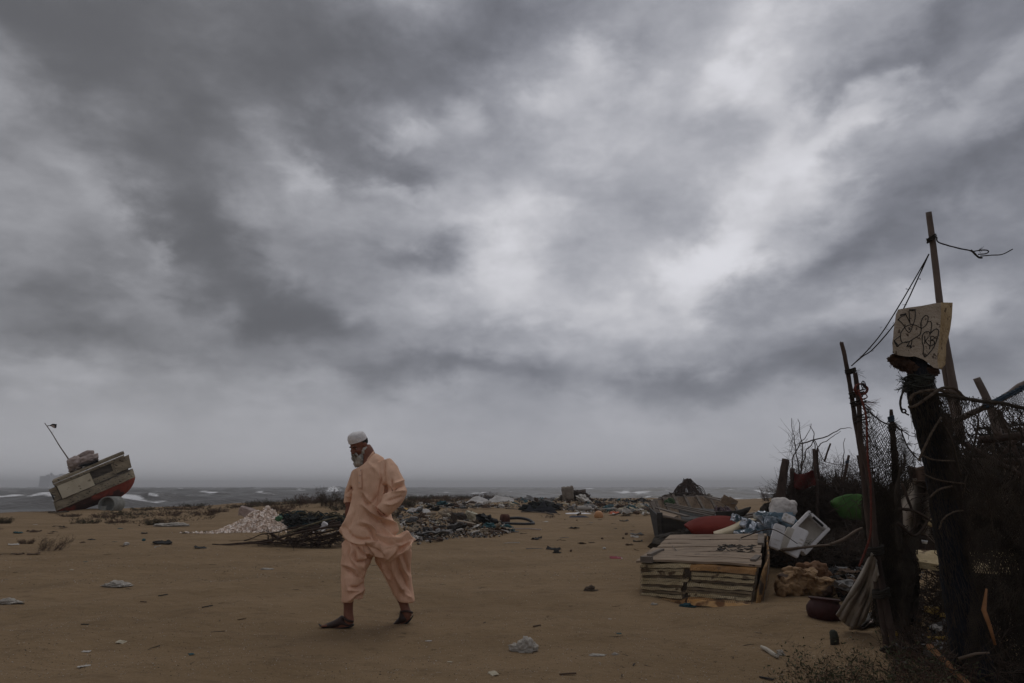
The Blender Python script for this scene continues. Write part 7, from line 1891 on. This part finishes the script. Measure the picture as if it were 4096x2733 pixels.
def proto_mesh(kind, seed):
    random.seed(seed); mb = MB()
    if kind == 'plastic_bag': mb.blob((0, 0, .06), (.15, .11, .07), amp=.9, sub=3, freq=2.4, seed=seed, rid=.6, flat=-.6)
    elif kind == 'paper_scrap': mb.grid(lambda u, v: Vector(((u - .5) * .26, (v - .5) * .16, .015 + .05 * abs(mn.noise(Vector((u * 3, v * 3, seed)))))), 7, 5, thick=.006)
    elif kind == 'bottle':
        mb.tube([(-.12, 0, .035), (-.1, 0, .036), (.05, 0, .036), (.085, 0, .034), (.11, 0, .015), (.14, 0, .014)], [.02, .036, .036, .030, .013, .013], n=10)
    elif kind == 'wood_scrap': mb.beam((-.16, 0, .02), (.16, .02, .03), .05, .025, jit=.008, seg=3)
    elif kind == 'rag': mb.grid(lambda u, v: Vector(((u - .5) * .36, (v - .5) * .22 + .03 * math.sin(u * 9), .02 + .09 * abs(mn.noise(Vector((u * 2.6, v * 2.6, seed + 7)))))), 9, 7, thick=.01)
    elif kind == 'stone': mb.blob((0, 0, .03), (.06, .05, .04), amp=.4, sub=2, seed=seed)
    elif kind == 'foam_chunk': mb.rbox((0, 0, .05), (.2, .13, .09), amp=.03, seed=seed, n=2)
    elif kind == 'stick': mb.tube([(-.2, 0, .015), (-.05, .02, .02), (.08, -.01, .025), (.2, .01, .015)], [.010, .006], n=5, amp=.3)
    elif kind == 'cord': mb.tube([Vector(p) for p in spl([(-.15, 0, .01), (-.05, .06, .012), (.04, -.04, .03), (.12, .05, .012), (.05, .1, .01)], 4)], .007, n=4)
    elif kind == 'shoe':
        mb.loft([(Vector((x, 0, .02 + z)), Vector((0, w, 0)), Vector((0, 0, .02 + z))) for x, w, z in ((-.13, .02, .0), (-.11, .035, .012), (-.03, .032, .010), (.05, .045, .012), (.11, .04, .008), (.14, .015, .0))], n=10)
    return mb
_pm = {}
def litter(kind, colour, p, s_, rz, lab, grp=None, tilt=0.0):
    key = (kind, colour, random.randrange(3))
    if key not in _pm:
        st_ = random.getstate(); me = proto_mesh(kind, hash(key[0]) % 97 if False else sum(map(ord, kind + colour)) + key[2]).mesh(kind, Vector((0, 0, 0))); random.setstate(st_)
        me.materials.append(LM[colour]); src = bpy.data.objects.new(kind, me); _pm[key] = src; o = src
    else: o = _pm[key].copy()
    COL.objects.link(o); o.location = p; o.scale = (s_, s_, s_); o.rotation_euler = (tilt, tilt * .6, rz)
    return tag(o, lab, kind.replace('_', ' '), grp)
random.seed(99)
def inpoly(P_, x, y):
    c = False; j = len(P_) - 1
    for i in range(len(P_)):
        if (P_[i][1] > y) != (P_[j][1] > y) and x < (P_[j][0] - P_[i][0]) * (y - P_[i][1]) / (P_[j][1] - P_[i][1]) + P_[i][0]: c = not c
        j = i
    return c
def field(poly, n, kinds, cols, size, where, mid_h=0.0):
    xs = [p[0] for p in poly]; ys = [p[1] for p in poly]; k = 0
    while k < n:
        x, y = random.uniform(min(xs), max(xs)), random.uniform(min(ys), max(ys))
        if not inpoly(poly, x, y): continue
        kd = random.choice(kinds); cl = random.choice(cols); p = gf(x, y)
        lab = '%s %s %s' % ({'tan': 'tan', 'grey': 'grey'}.get(cl, cl), kd.replace('_', ' '), where)
        litter(kd, cl, p + Vector((0, 0, random.random() * mid_h)), random.uniform(*size) * (1.7 if (size[0] > .65 and cl != 'teal' and random.random() < .18) else .85 if size[0] > .65 else 1), random.uniform(0, 6.28), lab, '%s litter %s' % (cl + ' ' + kd.replace('_', ' '), where), random.uniform(-.5, .5) if mid_h else random.uniform(-.15, .15))
        k += 1
ALLK = ['plastic_bag', 'paper_scrap', 'bottle', 'wood_scrap', 'rag', 'foam_chunk', 'rag', 'stick', 'shoe']
COLS = ['white', 'grey', 'tan', 'dark', 'teal', 'brown', 'cream', 'grey', 'dark', 'tan', 'brown', 'dark', 'grey', 'brown']
R1 = [(900, 1180), (930, 1166), (1000, 1186), (1090, 1184), (1150, 1205), (1180, 1222), (1140, 1234), (1040, 1240), (960, 1252), (930, 1230)]
R2 = [(935, 1168), (1000, 1160), (1060, 1156), (1150, 1158), (1200, 1156), (1190, 1166), (1080, 1172), (1000, 1176)]
R3 = [(1180, 1148), (1300, 1148), (1400, 1150), (1500, 1150), (1494, 1180), (1420, 1178), (1330, 1176), (1260, 1172), (1190, 1160)]
field(R1, 130, ALLK, COLS, (.7, 1.3), 'in the rubbish belt right of the walking man', .10)
field(R2, 70, ALLK, COLS + ['white', 'white'], (1.0, 1.9), 'around the dirty white sheets near the beach edge', .1)
field(R3, 150, ALLK, COLS + ['white', 'cream', 'teal'], (1.0, 2.0), 'in the rubbish field around the orange buoy', .1)
field([(1320, 1168), (1500, 1166), (1496, 1186), (1410, 1186), (1390, 1172), (1350, 1172), (1330, 1184)], 46, ALLK, ['white', 'cream', 'tan', 'teal', 'brown', 'white', 'grey'], (.8, 1.6), 'in the rubbish field around the orange buoy', .08)
R4 = [(1745, 1270), (1800, 1262), (1900, 1270), (1985, 1290), (1980, 1340), (1930, 1390), (1900, 1330), (1800, 1300), (1760, 1300)]
field(R4, 90, ALLK, ['grey', 'dark', 'brown', 'grey', 'tan', 'dark', 'brown', 'teal'], (.35, .8), 'in the rubbish under the brush fence', .12)
R5 = [(2040, 1380), (2200, 1370), (2210, 1500), (2100, 1540), (2050, 1500)]
field(R5, 36, ALLK, ['white', 'dark', 'brown', 'grey', 'tan', 'dark', 'yellow', 'brown'], (.25, .6), 'on the sand between the poles and the netted post', .05)
field([(600, 1216), (660, 1222), (780, 1236), (790, 1218), (700, 1212)], 10, ['rag', 'paper_scrap', 'stick'], ['white', 'teal', 'brown'], (.4, .8), 'by the net tangle', .05)
SAND_ALL = [(0, 1230), (480, 1262), (1000, 1262), (1440, 1230), (1450, 1400), (1700, 1420), (1820, 1470), (1800, 1560), (0, 1560)]
field(SAND_ALL, 60, ['stick', 'stick', 'stick', 'cord', 'wood_scrap'], ['dark', 'brown', 'dark'], (.10, .34), 'lying alone on the open sand')
field(SAND_ALL, 15, ['paper_scrap', 'paper_scrap', 'cord'], ['white', 'white', 'teal', 'cream'], (.10, .30), 'lying alone on the open sand')
field([(1180, 1186), (1480, 1196), (1490, 1270), (1250, 1270), (1150, 1240)], 36, ['stick', 'stone', 'rag', 'paper_scrap', 'cord'], ['dark', 'brown', 'white', 'brown', 'grey'], (.4, .9), 'on the open sand in front of the buoy')
field([(0, 1200), (300, 1200), (480, 1200), (480, 1258), (0, 1290)], 30, ['stick', 'stone', 'rag', 'paper_scrap', 'cord'], ['dark', 'brown', 'white', 'brown', 'teal'], (.4, 1.0), 'on the sand in front of the beached boat')
# fine rubbish and shell grit: nobody could count it
def shards(name, poly, n, size, mats_, lab, mh):
    xs = [p[0] for p in poly]; ys = [p[1] for p in poly]; rnd = np.random.RandomState(len(poly) * 7 + n)
    for m_, frac in mats_:
        pts = []
        while len(pts) < n * frac:
            x, y = rnd.uniform(min(xs), max(xs)), rnd.uniform(min(ys), max(ys))
            if inpoly(poly, x, y):
                d = ray(x * KF, y * KF); k = CAM_H / -d.z; pts.append((d.x * k, d.y * k))
        C_ = np.array(pts); n_ = len(C_); Z = hgt(C_[:, 0], C_[:, 1]) + rnd.uniform(0, mh, n_)
        c = np.stack([C_[:, 0], C_[:, 1], Z], 1)
        d1 = rnd.normal(size=(n_, 3)); d1[:, 2] *= .5; d1 /= np.linalg.norm(d1, axis=1, keepdims=True); d2 = np.cross(d1, rnd.normal(size=(n_, 3))); d2 /= np.linalg.norm(d2, axis=1, keepdims=True); d3 = np.cross(d1, d2)
        s_ = rnd.uniform(size[0], size[1], (n_, 1)); V = np.stack([c - d1 * s_, c + d2 * s_ * .6, c + d1 * s_, c - d2 * s_ * .6, c + d3 * s_ * .25], 1).reshape(-1, 3)
        o0 = c[0].copy(); V = V - o0
        i = np.arange(n_)[:, None] * 5; F_ = np.concatenate([i + np.array([[0, 1, 4]]), i + np.array([[1, 2, 4]]), i + np.array([[2, 3, 4]]), i + np.array([[3, 0, 4]])]).astype(np.int32)
        me = bpy.data.meshes.new(name); me.vertices.add(len(V)); me.vertices.foreach_set('co', V.astype(np.float32).reshape(-1)); me.loops.add(F_.size); me.loops.foreach_set('vertex_index', F_.reshape(-1))
        me.polygons.add(len(F_)); me.polygons.foreach_set('loop_start', np.arange(len(F_), dtype=np.int32) * 3); me.update(calc_edges=True); me.materials.append(m_)
        o = bpy.data.objects.new(name, me); COL.objects.link(o); o.location = tuple(o0); tag(o, lab, 'litter', kind='stuff')
LL = LM
shards('fine_rubbish', R1, 2200, (.02, .06), ((LL['grey'], .3), (LL['dark'], .3), (LL['white'], .16), (LL['brown'], .24)), 'fine broken rubbish strewn right of the walking man', .08)
shards('fine_rubbish', R2 + [], 900, (.03, .09), ((LL['white'], .4), (LL['dark'], .3), (LL['tan'], .3)), 'fine broken rubbish around the white sheets', .08)
shards('fine_rubbish', R3, 2400, (.03, .10), ((LL['white'], .25), (LL['dark'], .25), (LL['tan'], .25), (LL['teal'], .08), (LL['brown'], .17)), 'fine broken rubbish around the orange buoy', .08)
shards('fine_rubbish', R4, 1800, (.015, .05), ((LL['grey'], .25), (LL['dark'], .45), (LL['brown'], .3)), 'fine broken rubbish under the brush fence', .10)
shards('fine_rubbish', [(2030, 1300), (2350, 1300), (2350, 1568), (2060, 1568)], 2200, (.008, .03), ((LL['dark'], .5), (LL['brown'], .4), (LL['grey'], .1)), 'fine dark rubbish around the netted post', .05)
GR = [(0, 1330), (2350, 1330), (2350, 1568), (0, 1568)]
shards('shell_grit', GR, 9000, (.0022, .0065), ((LL['white'], .55), (LL['dark'], .45)), 'white and dark shell grit sprinkled over the near sand', .001)
shards('shell_grit', [(0, 1215), (500, 1262), (1000, 1262), (1460, 1240), (1460, 1340), (0, 1340)], 3200, (.004, .011), ((LL['white'], .4), (LL['dark'], .6)), 'shell grit and bits sprinkled over the farther sand', .001)

# scrub that covers the dune and the edge of the beach: one uncountable mass
def cover(name, poly, n, hh, mats_, lab, seed, nl=4):
    rnd = np.random.RandomState(seed); xs = [p[0] for p in poly]; ys = [p[1] for p in poly]
    for m_, frac in mats_:
        A, B, R = [], [], []
        while len(A) < n * frac:
            x, y = rnd.uniform(min(xs), max(xs)), rnd.uniform(min(ys), max(ys))
            if not inpoly(poly, x, y): continue
            d = ray(x * KF, y * KF); k = CAM_H / -d.z; X, Y_ = d.x * k, d.y * k
            if mn.noise(Vector((X * .55, Y_ * .35, seed))) < -.05: continue
            z = H(X, Y_); kk = Y_ / F_PX * KF; h_ = hh * kk * rnd.uniform(.3, 1) * (1 + 1.2 * mn.noise(Vector((X * .8, Y_ * .5, 3))))
            p = np.array([X, Y_, z - .01]); 
            for _s in range(3):
                t = p + np.array([rnd.normal() * 1.1, rnd.normal() * .8, .8]) * h_ / 3
                A.append(p); B.append(t); R.append(.16 * kk * rnd.uniform(.5, 1)); p = t
                for _l in range(nl):
                    q_ = t + rnd.normal(size=3) * h_ * .2; A.append(t); B.append(q_); R.append(.26 * kk * rnd.uniform(.5, 1))
        o = MB().sticks(np.array(A), np.array(B), np.array(R)).build(name, m_); tag(o, lab, 'scrub', kind='stuff')
cover('dune_scrub', [(500, 1176), (560, 1160), (640, 1152), (700, 1148), (800, 1148), (900, 1148), (1000, 1146), (1100, 1147), (1170, 1149), (1180, 1154), (1060, 1160), (1000, 1166), (930, 1176), (800, 1182), (700, 1180), (640, 1176)], 26000, 8, ((LEAFR, .5), (TWIG, .25), (LEAFD, .25)), 'low reddish brown scrub covering the dune behind the man', 3)
cover('beach_scrub', [(150, 1206), (170, 1192), (250, 1178), (360, 1172), (480, 1166), (510, 1176), (480, 1196), (380, 1204), (300, 1200), (220, 1208)], 14000, 7, ((LEAFR, .5), (TWIG, .3), (LEAFD, .2)), 'low brown scrub on the sand around the beached boat', 4)
cover('beach_scrub', [(1190, 1178), (1290, 1180), (1260, 1190), (1200, 1192)], 500, 4, ((TWIG, 1.0),), 'thin dry twigs strewn in front of the black heap', 5)
cover('rubbish_scrub', [(905, 1188), (980, 1180), (1090, 1196), (1150, 1212), (1130, 1230), (1000, 1236), (930, 1220)], 5000, 6, ((TWIG, .6), (LEAFD, .4)), 'dry twigs growing through the rubbish right of the man', 6)
